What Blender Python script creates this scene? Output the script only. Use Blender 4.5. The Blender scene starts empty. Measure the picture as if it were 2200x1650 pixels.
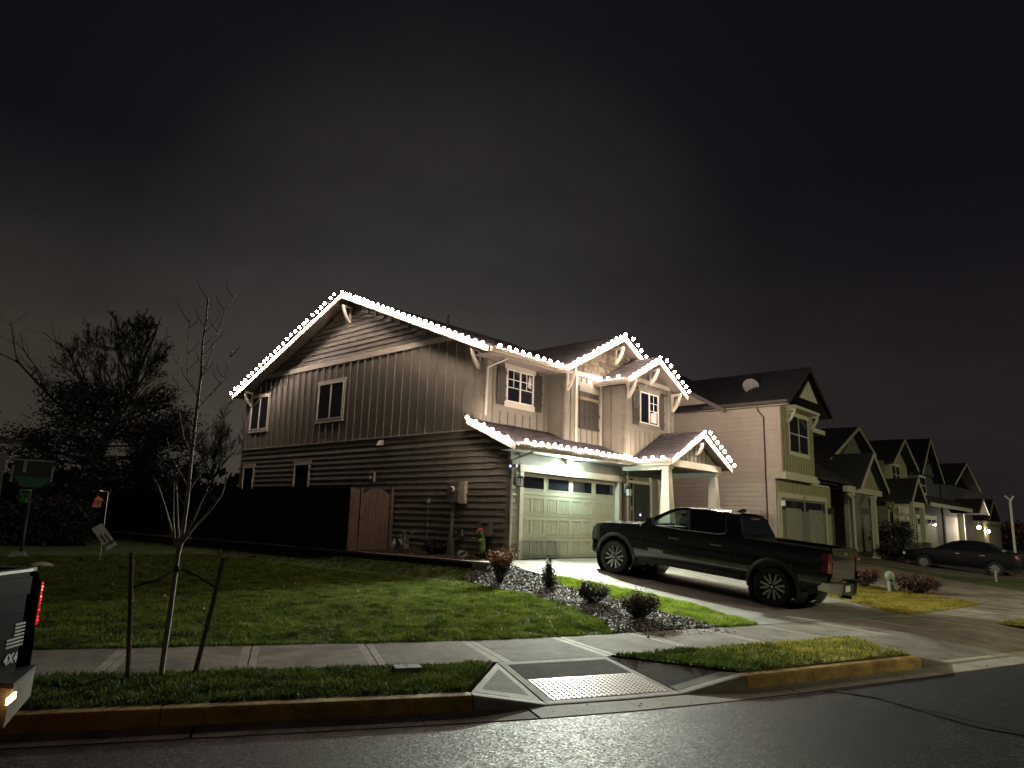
import bpy, bmesh, math, random
import numpy as np
from mathutils import Vector, Matrix
from mathutils.geometry import delaunay_2d_cdt
random.seed(7); rng = np.random.default_rng(7)
SC = bpy.context.scene; COL = SC.collection
R = math.radians

# ------------------------------------------------------------------ camera
yaw, pitch, roll = 0.83132575, 0.19156951, 0.03106269
fwd = Vector((math.sin(yaw)*math.cos(pitch), math.cos(yaw)*math.cos(pitch), math.sin(pitch)))
r0 = Vector((math.cos(yaw), -math.sin(yaw), 0)); u0 = r0.cross(fwd)
rt = r0*math.cos(roll) + u0*math.sin(roll); up = -r0*math.sin(roll) + u0*math.cos(roll)
cd = bpy.data.cameras.new('camera'); cam = bpy.data.objects.new('camera', cd); COL.objects.link(cam)
M = Matrix((rt, up, -fwd)).transposed().to_4x4(); M.translation = Vector((-14.799, -13.490, 1.0267))
cam.matrix_world = M
cd.sensor_width = 36; cd.lens = 1530/2200*36; cd.clip_start = .05; cd.clip_end = 2000
SC.camera = cam

# ------------------------------------------------------------------ night sky
W = bpy.data.worlds.new('World'); SC.world = W; W.use_nodes = True
nt = W.node_tree; nt.nodes.clear()
def wn(t, **k):
    n = nt.nodes.new(t)
    for a, b in k.items(): setattr(n, a, b)
    return n
out = wn('ShaderNodeOutputWorld'); bg = wn('ShaderNodeBackground'); tc = wn('ShaderNodeTexCoord')
sep = wn('ShaderNodeSeparateXYZ'); nt.links.new(tc.outputs['Generated'], sep.inputs[0])
rp = wn('ShaderNodeValToRGB'); nt.links.new(sep.outputs['Z'], rp.inputs[0])
cr = rp.color_ramp; cr.elements[0].position = 0.0; cr.elements[0].color = (.036, .031, .019, 1)
cr.elements[1].position = 1.0; cr.elements[1].color = (.0, .0, .0, 1)
for p, c in ((.20, (.033, .0285, .0175)), (.27, (.020, .0175, .012)), (.34, (.0080, .0070, .0055)), (.43, (.0, .0, .0))):
    e = cr.elements.new(p); e.color = (*c, 1)
# the brighter patch of town-lit cloud to the north east
gd = wn('ShaderNodeVectorMath', operation='DOT_PRODUCT'); gd.inputs[1].default_value = (math.sin(R(42))*math.cos(R(14)), math.cos(R(42))*math.cos(R(14)), math.sin(R(14)))
nt.links.new(tc.outputs['Generated'], gd.inputs[0]); gr = wn('ShaderNodeValToRGB'); nt.links.new(gd.outputs['Value'], gr.inputs[0])
gr.color_ramp.elements[0].position = .0; gr.color_ramp.elements[0].color = (0, 0, 0, 1); gr.color_ramp.elements[1].position = 1; gr.color_ramp.elements[1].color = (.027, .0245, .021, 1)
for p, c in ((.82, (0, 0, 0)), (.905, (.0022, .0018, .0013)), (.945, (.0105, .0088, .0078)), (.970, (.0185, .0158, .0138)), (.987, (.0250, .0222, .0190))):
    e = gr.color_ramp.elements.new(p); e.color = (*c, 1)
# thin cloud lit by the town, and a cooler, darker east
mp = wn('ShaderNodeMapping'); mp.inputs['Scale'].default_value = (1.6, 1.6, 3.2); nt.links.new(tc.outputs['Generated'], mp.inputs[0])
nz = wn('ShaderNodeTexNoise'); nz.inputs['Scale'].default_value = 1.7; nz.inputs['Detail'].default_value = 7; nz.inputs['Roughness'].default_value = .58
nt.links.new(mp.outputs[0], nz.inputs['Vector'])
mr = wn('ShaderNodeMapRange'); mr.inputs[1].default_value = .3; mr.inputs[2].default_value = .7; mr.inputs[3].default_value = .74; mr.inputs[4].default_value = 1.26
nt.links.new(nz.outputs[0], mr.inputs[0])
east = wn('ShaderNodeVectorMath', operation='DOT_PRODUCT'); east.inputs[1].default_value = (math.sin(R(95)), math.cos(R(95)), 0)
nt.links.new(tc.outputs['Generated'], east.inputs[0])
er = wn('ShaderNodeValToRGB'); nt.links.new(east.outputs['Value'], er.inputs[0])
er.color_ramp.elements[0].position = .0; er.color_ramp.elements[0].color = (1.0, 1.0, 1.0, 1)
for p_, c_ in ((.30, (.95, .95, .98)), (.60, (.62, .62, .68)), (.85, (.42, .36, .44))):
    q_ = er.color_ramp.elements.new(p_); q_.color = (*c_, 1)
er.color_ramp.elements[-1].position = 1.0; er.color_ramp.elements[-1].color = (.30, .25, .32, 1)
m1 = wn('ShaderNodeMix', data_type='RGBA', blend_type='MULTIPLY'); m1.inputs[0].default_value = 1
nt.links.new(rp.outputs[0], m1.inputs[6]); nt.links.new(er.outputs[0], m1.inputs[7])
m2 = wn('ShaderNodeVectorMath', operation='SCALE'); lob = wn('ShaderNodeVectorMath', operation='ADD'); nt.links.new(m1.outputs[2], lob.inputs[0]); nt.links.new(gr.outputs[0], lob.inputs[1]); nt.links.new(lob.outputs[0], m2.inputs[0]); nt.links.new(mr.outputs[0], m2.inputs[3])
fl0 = wn('ShaderNodeVectorMath', operation='ADD'); fl0.inputs[1].default_value = (.0054, .0046, .0078); nt.links.new(m2.outputs[0], fl0.inputs[0])
nt.links.new(fl0.outputs[0], bg.inputs[0]); bg.inputs[1].default_value = .637
nt.links.new(bg.outputs[0], out.inputs[0])

vs = SC.view_settings; vs.view_transform = 'Standard'; vs.look = 'None'; vs.exposure = .65; vs.gamma = 1; vs.use_curve_mapping = False
cy = SC.cycles; cy.use_denoising = True; cy.use_light_tree = True; cy.sample_clamp_indirect = 4; cy.sample_clamp_direct = 0
cy.max_bounces = 5; cy.diffuse_bounces = 2; cy.glossy_bounces = 3; cy.transmission_bounces = 4; cy.transparent_max_bounces = 8
cy.caustics_reflective = False; cy.caustics_refractive = False

BULB_E = 150         # festive bulb
FLOOD_W = 4000         # the floodlight over the garage door
STREET_W = 5200        # street lamp across the road

# ------------------------------------------------------------------ materials
MATS = {}
def mat(name, col, rough=.7, metal=0, var=.12, scale=3, bump=0, bscale=40, emit=None, estr=0, coat=0, spec=None, col2=None, stretch=None, trans=0, alpha=None, stain=0, sscale=.8):
    if name in MATS: return MATS[name]
    m = bpy.data.materials.new(name); m.use_nodes = True; t = m.node_tree; b = t.nodes['Principled BSDF']
    b.inputs['Roughness'].default_value = rough; b.inputs['Metallic'].default_value = metal
    if coat: b.inputs['Coat Weight'].default_value = coat; b.inputs['Coat Roughness'].default_value = .03
    if spec is not None: b.inputs['Specular IOR Level'].default_value = spec
    if trans: b.inputs['Transmission Weight'].default_value = trans
    if alpha is not None: b.inputs['Alpha'].default_value = alpha
    tcn = t.nodes.new('ShaderNodeTexCoord'); src = tcn.outputs['Object']
    if stretch:
        mpn = t.nodes.new('ShaderNodeMapping'); mpn.inputs['Scale'].default_value = stretch; t.links.new(src, mpn.inputs[0]); src = mpn.outputs[0]
    c2 = col2 or tuple(c*(1-2*var) for c in col); c1 = col if col2 else tuple(min(1, c*(1+var)) for c in col)
    if var or col2:
        n = t.nodes.new('ShaderNodeTexNoise'); n.inputs['Scale'].default_value = scale; n.inputs['Detail'].default_value = 6; n.inputs['Roughness'].default_value = .65
        t.links.new(src, n.inputs['Vector'])
        rr = t.nodes.new('ShaderNodeValToRGB'); rr.color_ramp.elements[0].position = .32; rr.color_ramp.elements[1].position = .68
        rr.color_ramp.elements[0].color = (*c2, 1); rr.color_ramp.elements[1].color = (*c1, 1)
        t.links.new(n.outputs[0], rr.inputs[0]); last = rr.outputs[0]
        if stain:
            ns = t.nodes.new('ShaderNodeTexNoise'); ns.inputs['Scale'].default_value = sscale; ns.inputs['Detail'].default_value = 9; ns.inputs['Roughness'].default_value = .68; ns.inputs['Distortion'].default_value = .9; t.links.new(tcn.outputs['Object'], ns.inputs['Vector'])
            rs = t.nodes.new('ShaderNodeValToRGB'); rs.color_ramp.elements[0].position = .36; rs.color_ramp.elements[1].position = .60; g = 1-stain; rs.color_ramp.elements[0].color = (g, g*.95, g*.9, 1); rs.color_ramp.elements[1].color = (1.08, 1.08, 1.08, 1)
            mm = t.nodes.new('ShaderNodeMix'); mm.data_type = 'RGBA'; mm.blend_type = 'MULTIPLY'; mm.inputs[0].default_value = 1; t.links.new(ns.outputs[0], rs.inputs[0]); t.links.new(last, mm.inputs[6]); t.links.new(rs.outputs[0], mm.inputs[7]); last = mm.outputs[2]
            sp = t.nodes.new('ShaderNodeTexNoise'); sp.inputs['Scale'].default_value = 70; sp.inputs['Detail'].default_value = 3; t.links.new(tcn.outputs['Object'], sp.inputs['Vector'])
            r3 = t.nodes.new('ShaderNodeValToRGB'); r3.color_ramp.elements[0].position = .36; r3.color_ramp.elements[0].color = (.72, .72, .72, 1); r3.color_ramp.elements[1].position = .6; r3.color_ramp.elements[1].color = (1.1, 1.1, 1.1, 1)
            m3 = t.nodes.new('ShaderNodeMix'); m3.data_type = 'RGBA'; m3.blend_type = 'MULTIPLY'; m3.inputs[0].default_value = 1; t.links.new(sp.outputs[0], r3.inputs[0]); t.links.new(last, m3.inputs[6]); t.links.new(r3.outputs[0], m3.inputs[7]); last = m3.outputs[2]
        t.links.new(last, b.inputs['Base Color'])
    else: b.inputs['Base Color'].default_value = (*col, 1)
    if bump:
        n2 = t.nodes.new('ShaderNodeTexNoise'); n2.inputs['Scale'].default_value = bscale; n2.inputs['Detail'].default_value = 4
        t.links.new(src, n2.inputs['Vector'])
        bp = t.nodes.new('ShaderNodeBump'); bp.inputs['Strength'].default_value = bump; bp.inputs['Distance'].default_value = .01
        t.links.new(n2.outputs[0], bp.inputs['Height']); t.links.new(bp.outputs[0], b.inputs['Normal'])
    if emit: b.inputs['Emission Color'].default_value = (*emit, 1); b.inputs['Emission Strength'].default_value = estr
    MATS[name] = m; return m
siding = mat('taupe_siding', (.205, .186, .152), .62, stain=.25, sscale=1.3, var=.10, scale=1.2, bump=.15, bscale=30, stretch=(1, 1, 6))
wallpaint = mat('taupe_wall', (.215, .195, .16), .65, var=.06, scale=2, bump=.1, bscale=60)
fasciam = mat('cream_fascia', (.36, .31, .255), .55, var=.05, scale=2, bump=.06, bscale=50)
badge = mat('badge_silver', (.5, .5, .5), .45, var=0)
trim = mat('cream_trim', (.56, .50, .43), .55, var=.05, scale=2, bump=.06, bscale=50)
soffit = mat('soffit_board', (.21, .175, .155), .7, var=.06)
shutterm = mat('dark_brown_wood', (.042, .034, .029), .6, var=.15, scale=4, bump=.3, bscale=40, stretch=(6, 6, 1))
shake = mat('brown_shake', (.20, .155, .105), .8, var=.25, scale=5, bump=.4, bscale=50, stretch=(6, 6, 1))
shingle = mat('asphalt_shingle', (.060, .050, .056), .9, var=.25, scale=5, bump=.5, bscale=160)
winframe = mat('white_vinyl', (.72, .70, .66), .4, var=0)
gdoor = mat('garage_door_paint', (.39, .375, .285), .42, var=.05, scale=3, bump=.14, bscale=45, stretch=(1, 1, 5))
glassd = mat('dark_window_glass', (.010, .011, .016), .06, var=0, spec=.6)
blackm = mat('black_metal', (.012, .012, .013), .4, var=0)
gutterm = mat('painted_gutter', (.50, .45, .39), .4, var=.04)
concrete = mat('concrete', (.29, .25, .21), .85, var=.16, scale=2.2, bump=.4, bscale=90, col2=(.18, .155, .13), spec=.22, stain=.45, sscale=1.1)
concsmooth = mat('concrete_tooled_edge', stain=.25, sscale=1.5, col=(.35, .315, .27), rough=.75, spec=.25, var=.08, scale=6, bump=.1, bscale=60)
concdark = mat('concrete_new_dark', stain=.35, sscale=2, col=(.085, .066, .054), rough=.9, spec=.1, var=.2, scale=3, bump=.25, bscale=100)
concpale = mat('driveway_concrete', stain=.28, sscale=.7, col=(.245, .237, .212), rough=.85, spec=.2, var=.10, scale=1.2, bump=.3, bscale=110)
foundm = mat('foundation_concrete', (.33, .28, .20), .85, stain=.35, sscale=2, var=.1, bump=.3)
yellow = mat('yellow_kerb_paint', (.66, .42, .08), .7, stain=.5, sscale=3, var=.3, scale=5, bump=.4, bscale=60, col2=(.45, .28, .06))
kerbm = mat('kerb_concrete', (.24, .205, .17), .85, stain=.5, sscale=2, var=.2, scale=4, bump=.4, bscale=70)
steel = mat('steel', (.45, .45, .45), .3, metal=1, var=.05)
rubber = mat('tyre_rubber', (.014, .014, .015), .75, var=.1, bump=.3, bscale=80)
barkm = mat('tree_bark', (.085, .07, .055), .9, var=.3, scale=12, bump=.6, bscale=60)
stakew = mat('stake_wood', (.17, .13, .095), .85, var=.2, scale=8, bump=.3, stretch=(8, 8, 1))
fencew = mat('dark_fence_board', (.030, .024, .022), .85, var=.3, scale=3, bump=.4, stretch=(8, 8, 1))
gatew = mat('cedar_gate_board', (.23, .15, .115), .75, var=.2, scale=3, bump=.4, stretch=(8, 8, 1))

# asphalt: rough aggregate with a damp sheen
def asphalt_mat(name, base, damp):
    m = bpy.data.materials.new(name); m.use_nodes = True; t = m.node_tree; b = t.nodes['Principled BSDF']
    tcn = t.nodes.new('ShaderNodeTexCoord'); L = t.links.new
    v = t.nodes.new('ShaderNodeTexVoronoi'); v.inputs['Scale'].default_value = 62; L(tcn.outputs['Object'], v.inputs['Vector'])
    bw = t.nodes.new('ShaderNodeSeparateColor'); L(v.outputs['Color'], bw.inputs[0])
    n = t.nodes.new('ShaderNodeTexNoise'); n.inputs['Scale'].default_value = 38; n.inputs['Detail'].default_value = 6; n.inputs['Roughness'].default_value = .8; L(tcn.outputs['Object'], n.inputs['Vector'])
    big = t.nodes.new('ShaderNodeTexNoise'); big.inputs['Scale'].default_value = .8; big.inputs['Detail'].default_value = 7; big.inputs['Roughness'].default_value = .6; L(tcn.outputs['Object'], big.inputs['Vector'])
    st = t.nodes.new('ShaderNodeValToRGB'); e = st.color_ramp.elements; e[0].position = .0; e[0].color = (*[c*.25 for c in base], 1); e[1].position = 1; e[1].color = (*[c*4.2 for c in base], 1)
    k = e.new(.55); k.color = (*[c*.75 for c in base], 1); k = e.new(.82); k.color = (*[c*1.7 for c in base], 1); L(bw.outputs[0], st.inputs[0])
    rr = t.nodes.new('ShaderNodeValToRGB'); e = rr.color_ramp.elements; e[0].position = .40; e[0].color = (.35, .35, .36, 1); e[1].position = .62; e[1].color = (1.6, 1.55, 1.5, 1); L(n.outputs[0], rr.inputs[0])
    r2 = t.nodes.new('ShaderNodeValToRGB'); e = r2.color_ramp.elements; e[0].position = .3; e[0].color = (.6, .6, .62, 1); e[1].position = .7; e[1].color = (1.2, 1.15, 1.1, 1); L(big.outputs[0], r2.inputs[0])
    m1 = t.nodes.new('ShaderNodeMix'); m1.data_type = 'RGBA'; m1.blend_type = 'MULTIPLY'; m1.inputs[0].default_value = 1; L(st.outputs[0], m1.inputs[6]); L(rr.outputs[0], m1.inputs[7])
    m2 = t.nodes.new('ShaderNodeMix'); m2.data_type = 'RGBA'; m2.blend_type = 'MULTIPLY'; m2.inputs[0].default_value = 1; L(m1.outputs[2], m2.inputs[6]); L(r2.outputs[0], m2.inputs[7]); L(m2.outputs[2], b.inputs['Base Color'])
    rg = t.nodes.new('ShaderNodeMapRange'); b.inputs['Specular IOR Level'].default_value = .19; rg.inputs[3].default_value = damp-.05; rg.inputs[4].default_value = damp+.4; L(bw.outputs[1], rg.inputs[0]); L(rg.outputs[0], b.inputs['Roughness'])
    b1 = t.nodes.new('ShaderNodeBump'); b1.inputs['Strength'].default_value = .55; b1.inputs['Distance'].default_value = .016; L(n.outputs[0], b1.inputs['Height']); L(b1.outputs[0], b.inputs['Normal'])
    return m
asphalt = asphalt_mat('asphalt', (.038, .036, .037), .40)
asphalt2 = asphalt_mat('asphalt_newer', (.018, .017, .021), .55)
tar = mat('tar_seal', (.012, .012, .013), .5, var=.1)

# ------------------------------------------------------------------ mesh helpers
def wloc(o):
    v = Vector((0, 0, 0))
    while o is not None: v += o.location; o = o.parent
    return v
class MB:
    def __init__(s, T=None): s.v = []; s.f = []; s.mi = []; s.T = T; s.cur = 0
    def add(s, vs_, fs):
        o = len(s.v)
        for p in vs_: s.v.append(tuple(s.T @ Vector(p)) if s.T is not None else tuple(p))
        for f in fs: s.f.append([i+o for i in f]); s.mi.append(s.cur)
        return s
    def box(s, x0, x1, y0, y1, z0, z1):
        return s.add([(x0,y0,z0),(x1,y0,z0),(x1,y1,z0),(x0,y1,z0),(x0,y0,z1),(x1,y0,z1),(x1,y1,z1),(x0,y1,z1)],
                     [(0,3,2,1),(4,5,6,7),(0,1,5,4),(1,2,6,5),(2,3,7,6),(3,0,4,7)])
    def prism(s, poly, h0, h1, axis=2):
        """poly of 2D points; extruded along axis between h0 and h1"""
        def P(a, b, h): return {2: (a, b, h), 1: (a, h, b), 0: (h, a, b)}[axis]
        n = len(poly); vs_ = [P(a, b, h0) for a, b in poly] + [P(a, b, h1) for a, b in poly]
        return s.add(vs_, [list(range(n))[::-1], list(range(n, 2*n))] + [(i, (i+1) % n, n+(i+1) % n, n+i) for i in range(n)])
    def hull2(s, A, B):
        """two rings of equal length joined and capped"""
        n = len(A); return s.add(list(A)+list(B), [list(range(n))[::-1], list(range(n, 2*n))] + [(i, (i+1) % n, n+(i+1) % n, n+i) for i in range(n)])
    def tube(s, path, r, n=8, cap=True):
        path = [Vector(p) for p in path]; rr = r if isinstance(r, (list, tuple)) else [r]*len(path)
        d0 = (path[1]-path[0]).normalized(); a = d0.orthogonal().normalized(); rings = []
        for i, p in enumerate(path):
            d = (path[min(i+1, len(path)-1)]-path[max(i-1, 0)]).normalized()
            a = (a - d*a.dot(d)); a = a.normalized() if a.length > 1e-6 else d.orthogonal().normalized(); b = d.cross(a)
            rings.append([p + (a*math.cos(2*math.pi*k/n)+b*math.sin(2*math.pi*k/n))*rr[i] for k in range(n)])
        vs_ = [q for rg in rings for q in rg]; fs = []
        for i in range(len(path)-1):
            for k in range(n): fs.append((i*n+k, i*n+(k+1) % n, (i+1)*n+(k+1) % n, (i+1)*n+k))
        if cap: fs += [list(range(n))[::-1], list(range((len(path)-1)*n, len(path)*n))]
        return s.add(vs_, fs)
    def bar(s, a, b, w, h, upv=(0, 0, 1)):
        """rectangular bar from a to b: w across, h along upv"""
        a = Vector(a); b = Vector(b); d = (b-a).normalized(); u = Vector(upv); sd = d.cross(u).normalized(); u = sd.cross(d).normalized()
        A = [a+sd*w/2*i+u*h/2*j for i, j in ((-1,-1),(1,-1),(1,1),(-1,1))]; B = [b+sd*w/2*i+u*h/2*j for i, j in ((-1,-1),(1,-1),(1,1),(-1,1))]
        return s.hull2(A, B)
    def lathe(s, prof, c=(0, 0, 0), axis=(0, 0, 1), n=20):
        ax = Vector(axis).normalized(); a = ax.orthogonal().normalized(); b = ax.cross(a); c = Vector(c); vs_ = []; fs = []
        for r_, h in prof:
            for k in range(n): vs_.append(c+ax*h+(a*math.cos(2*math.pi*k/n)+b*math.sin(2*math.pi*k/n))*max(r_, 1e-4))
        for i in range(len(prof)-1):
            for k in range(n): fs.append((i*n+k, i*n+(k+1) % n, (i+1)*n+(k+1) % n, (i+1)*n+k))
        return s.add(vs_, fs)
    def sphere(s, c, r, n=10, m=6, sc=(1, 1, 1)):
        prof = [(math.sin(math.pi*i/m), -math.cos(math.pi*i/m)) for i in range(m+1)]; vs_ = []; fs = []
        for a, h in prof:
            for k in range(n): vs_.append((c[0]+r*sc[0]*a*math.cos(2*math.pi*k/n), c[1]+r*sc[1]*a*math.sin(2*math.pi*k/n), c[2]+r*sc[2]*h))
        for i in range(m):
            for k in range(n): fs.append((i*n+k, i*n+(k+1) % n, (i+1)*n+(k+1) % n, (i+1)*n+k))
        return s.add(vs_, fs)
    def build(s, name, mats, parent=None, smooth=False, world=True, fix=True, merge=False):
        me = bpy.data.meshes.new(name)
        o = bpy.data.objects.new(name, me)
        off_ = wloc(parent) if (parent is not None and world) else Vector((0, 0, 0))
        me.from_pydata([(a-off_.x, b-off_.y, c-off_.z) for a, b, c in s.v], [], s.f)
        for m in (mats if isinstance(mats, (list, tuple)) else [mats]): me.materials.append(m)
        if any(s.mi): me.polygons.foreach_set('material_index', s.mi)
        if merge or fix:
            bm = bmesh.new(); bm.from_mesh(me)
            if merge: bmesh.ops.remove_doubles(bm, verts=bm.verts, dist=1e-4)
            if fix: bmesh.ops.recalc_face_normals(bm, faces=bm.faces)
            bm.to_mesh(me); bm.free()
        if smooth:
            me.polygons.foreach_set('use_smooth', [True]*len(me.polygons))
            me.set_sharp_from_angle(angle=R(smooth if smooth is not True else 40))
        me.update(); COL.objects.link(o)
        if parent is not None: o.parent = parent
        return o
def raw_mesh(name, V, Fc, mats, parent=None, mi=None):
    me = bpy.data.meshes.new(name); V = np.asarray(V, dtype=np.float32); Fc = np.asarray(Fc, dtype=np.int32); k = Fc.shape[1]
    me.vertices.add(len(V)); me.vertices.foreach_set('co', V.ravel()); me.loops.add(Fc.size); me.loops.foreach_set('vertex_index', Fc.ravel())
    me.polygons.add(len(Fc)); me.polygons.foreach_set('loop_start', np.arange(0, Fc.size, k, dtype=np.int32)); me.polygons.foreach_set('loop_total', np.full(len(Fc), k, dtype=np.int32))
    for m in (mats if isinstance(mats, (list, tuple)) else [mats]): me.materials.append(m)
    if mi is not None: me.polygons.foreach_set('material_index', np.asarray(mi, dtype=np.int32))
    me.update(calc_edges=True); me.validate()
    o = bpy.data.objects.new(name, me); COL.objects.link(o)
    if parent is not None: o.parent = parent
    return o
def tag(o, label=None, cat=None, group=None, kind=None):
    for k, v in (('label', label), ('category', cat), ('group', group), ('kind', kind)):
        if v: o[k] = v
    return o
def thing(name, label, cat, loc=(0, 0, 0), group=None, rot=None):
    o = bpy.data.objects.new(name, None); o.empty_display_size = .2; COL.objects.link(o); o.location = loc
    if rot: o.rotation_euler = rot
    return tag(o, label, cat, group)
def group_obj(name, parent):
    o = bpy.data.objects.new(name, None); o.empty_display_size = .1; COL.objects.link(o); o.parent = parent; return o
def copy_tree(o, parent=None):
    c = o.copy(); COL.objects.link(c); c.parent = parent
    for ch in o.children: copy_tree(ch, c)
    return c
def frame(o, u, v, n):
    """local (a,b,c) -> o + a*u + b*v + c*n"""
    return Matrix(((u[0], v[0], n[0], o[0]), (u[1], v[1], n[1], o[1]), (u[2], v[2], n[2], o[2]), (0, 0, 0, 1)))
def FX(x): return frame((x, 0, 0), (0, 1, 0), (0, 0, 1), (-1, 0, 0))      # wall facing -X: a = y, b = z, c = out
def FY(y): return frame((0, y, 0), (1, 0, 0), (0, 0, 1), (0, -1, 0))      # wall facing -Y: a = x, b = z, c = out

# ------------------------------------------------------------------ ground shape
FP=[(-60,24.6),(-45,15.8),(-30,7.1),(-20,1.3),(-15.5,-1.3),(-11.95,-3.35),(-9.76,-4.62),(-8.48,-5.38),(-7.29,-6.02),(-6.07,-6.55),(-5.0,-6.93),(-4.15,-7.21),(-2.93,-7.62),(-1.78,-8.0),(.78,-8.8),(2.47,-9.25),(6.1,-9.78),(13.2,-9.95),(30,-9.95),(60,-9.95),(112,-9.95),(160,-9.95)]
def spline(P,step=.1):
    P=[np.array(p,float) for p in P];out=[]
    for i in range(1,len(P)-2):
        p0,p1,p2,p3=P[i-1:i+3];n=max(2,int(np.linalg.norm(p2-p1)/step))
        # centripetal catmull-rom
        t0=0;t1=np.linalg.norm(p1-p0)**.5;t2=t1+np.linalg.norm(p2-p1)**.5;t3=t2+np.linalg.norm(p3-p2)**.5
        for k in range(n):
            t=t1+(t2-t1)*k/n
            A1=(t1-t)/(t1-t0)*p0+(t-t0)/(t1-t0)*p1;A2=(t2-t)/(t2-t1)*p1+(t-t1)/(t2-t1)*p2;A3=(t3-t)/(t3-t2)*p2+(t-t2)/(t3-t2)*p3
            B1=(t2-t)/(t2-t0)*A1+(t-t0)/(t2-t0)*A2;B2=(t3-t)/(t3-t1)*A2+(t-t1)/(t3-t1)*A3
            out.append((t2-t)/(t2-t1)*B1+(t-t1)/(t2-t1)*B2)
    return np.array(out)
F=spline(FP)
for _ in range(60): F[1:-1]=F[1:-1]*.5+(F[:-2]+F[2:])*.25
ARC=np.concatenate([[0],np.cumsum(np.linalg.norm(np.diff(F,axis=0),axis=1))])
TAN=np.gradient(F,axis=0);TAN/=np.linalg.norm(TAN,axis=1)[:,None]
NRM=np.stack([TAN[:,1],-TAN[:,0]],1)   # toward the street
def off(t,d):
    x=np.interp(t,ARC,F[:,0]);y=np.interp(t,ARC,F[:,1]);nx=np.interp(t,ARC,NRM[:,0]);ny=np.interp(t,ARC,NRM[:,1])
    return x+nx*d,y+ny*d
def inv(x,y):
    """arc length and signed distance toward the street"""
    d2=(F[:,0]-x)**2+(F[:,1]-y)**2;i=int(d2.argmin())
    v=np.array([x,y])-F[i];return ARC[i]+v@TAN[i],v@NRM[i]
def sm(a,b,v): v=np.clip((v-a)/(b-a),0,1);return v*v*(3-2*v)
def H(x,y,s=None):
    if s is None: s=-inv(x,y)[1]
    G=np.clip(.07+.1*y,-.63,0)
    L=-.60+.16*sm(0,3.5,s)
    t=sm(-2.9,-1.2,x)
    z=L*(1-t)+G*t
    # near the walk everything meets it
    k=sm(0,.8,s);z=z*k+(-.63)*(1-k)
    if s<0: z=-.63+ (-.02)*min(1,-s/1.4)
    return z
# sampled copies of the ground functions, for speed
GX = np.arange(-62, 112, .3); GY = np.arange(-16, 34, .3)
def _grid():
    XX, YY = np.meshgrid(GX, GY, indexing='ij'); Pq = np.stack([XX.ravel(), YY.ravel()], 1); tt = np.empty(len(Pq)); dd = np.empty(len(Pq))
    Fs = F[::3]; As = ARC[::3]; Ts = TAN[::3]; Ns = NRM[::3]
    for i in range(0, len(Pq), 4000):
        q = Pq[i:i+4000]; j = ((q[:, None, :]-Fs[None])**2).sum(2).argmin(1); v = q-Fs[j]
        tt[i:i+4000] = As[j]+(v*Ts[j]).sum(1); dd[i:i+4000] = (v*Ns[j]).sum(1)
    return tt.reshape(XX.shape), dd.reshape(XX.shape)
GT, GD = _grid()
def bil(G, x, y):
    x = np.asarray(x, float); y = np.asarray(y, float)
    fx = np.clip((x-GX[0])/.3, 0, len(GX)-1.001); fy = np.clip((y-GY[0])/.3, 0, len(GY)-1.001); i = fx.astype(int); j = fy.astype(int); a = fx-i; b = fy-j
    return G[i, j]*(1-a)*(1-b)+G[i+1, j]*a*(1-b)+G[i, j+1]*(1-a)*b+G[i+1, j+1]*a*b
def Hv(x, y):
    x = np.asarray(x, float); y = np.asarray(y, float); s = -bil(GD, x, y)
    G = np.clip(.07+.1*y, -.63, 0); L = -.60+.16*sm(0, 3.5, s); t = sm(-2.9, -1.2, x); z = L*(1-t)+G*t
    k = sm(0, .8, s); z = z*k+(-.63)*(1-k)
    return np.where(s < 0, -.63-.02*np.minimum(1, -s/1.4), z)
def P2(t, d): x, y = off(t, d); return (float(x), float(y))
def P3(t, d, z): x, y = off(t, d); return (float(x), float(y), z)
def resample(poly, step):
    out_ = []
    for i, a in enumerate(poly):
        b = poly[(i+1) % len(poly)]; n = max(1, int(math.dist(a, b)/step))
        for k in range(n): out_.append((a[0]+(b[0]-a[0])*k/n, a[1]+(b[1]-a[1])*k/n))
    return out_
def inside(poly, X, Y):
    X = np.asarray(X); Y = np.asarray(Y); r = np.zeros(X.shape, bool); n = len(poly)
    for i in range(n):
        x1, y1 = poly[i]; x2, y2 = poly[(i+1) % n]
        if y1 == y2: continue
        c = ((y1 > Y) != (y2 > Y)) & (X < (x2-x1)*(Y-y1)/(y2-y1)+x1); r ^= c
    return r
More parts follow.
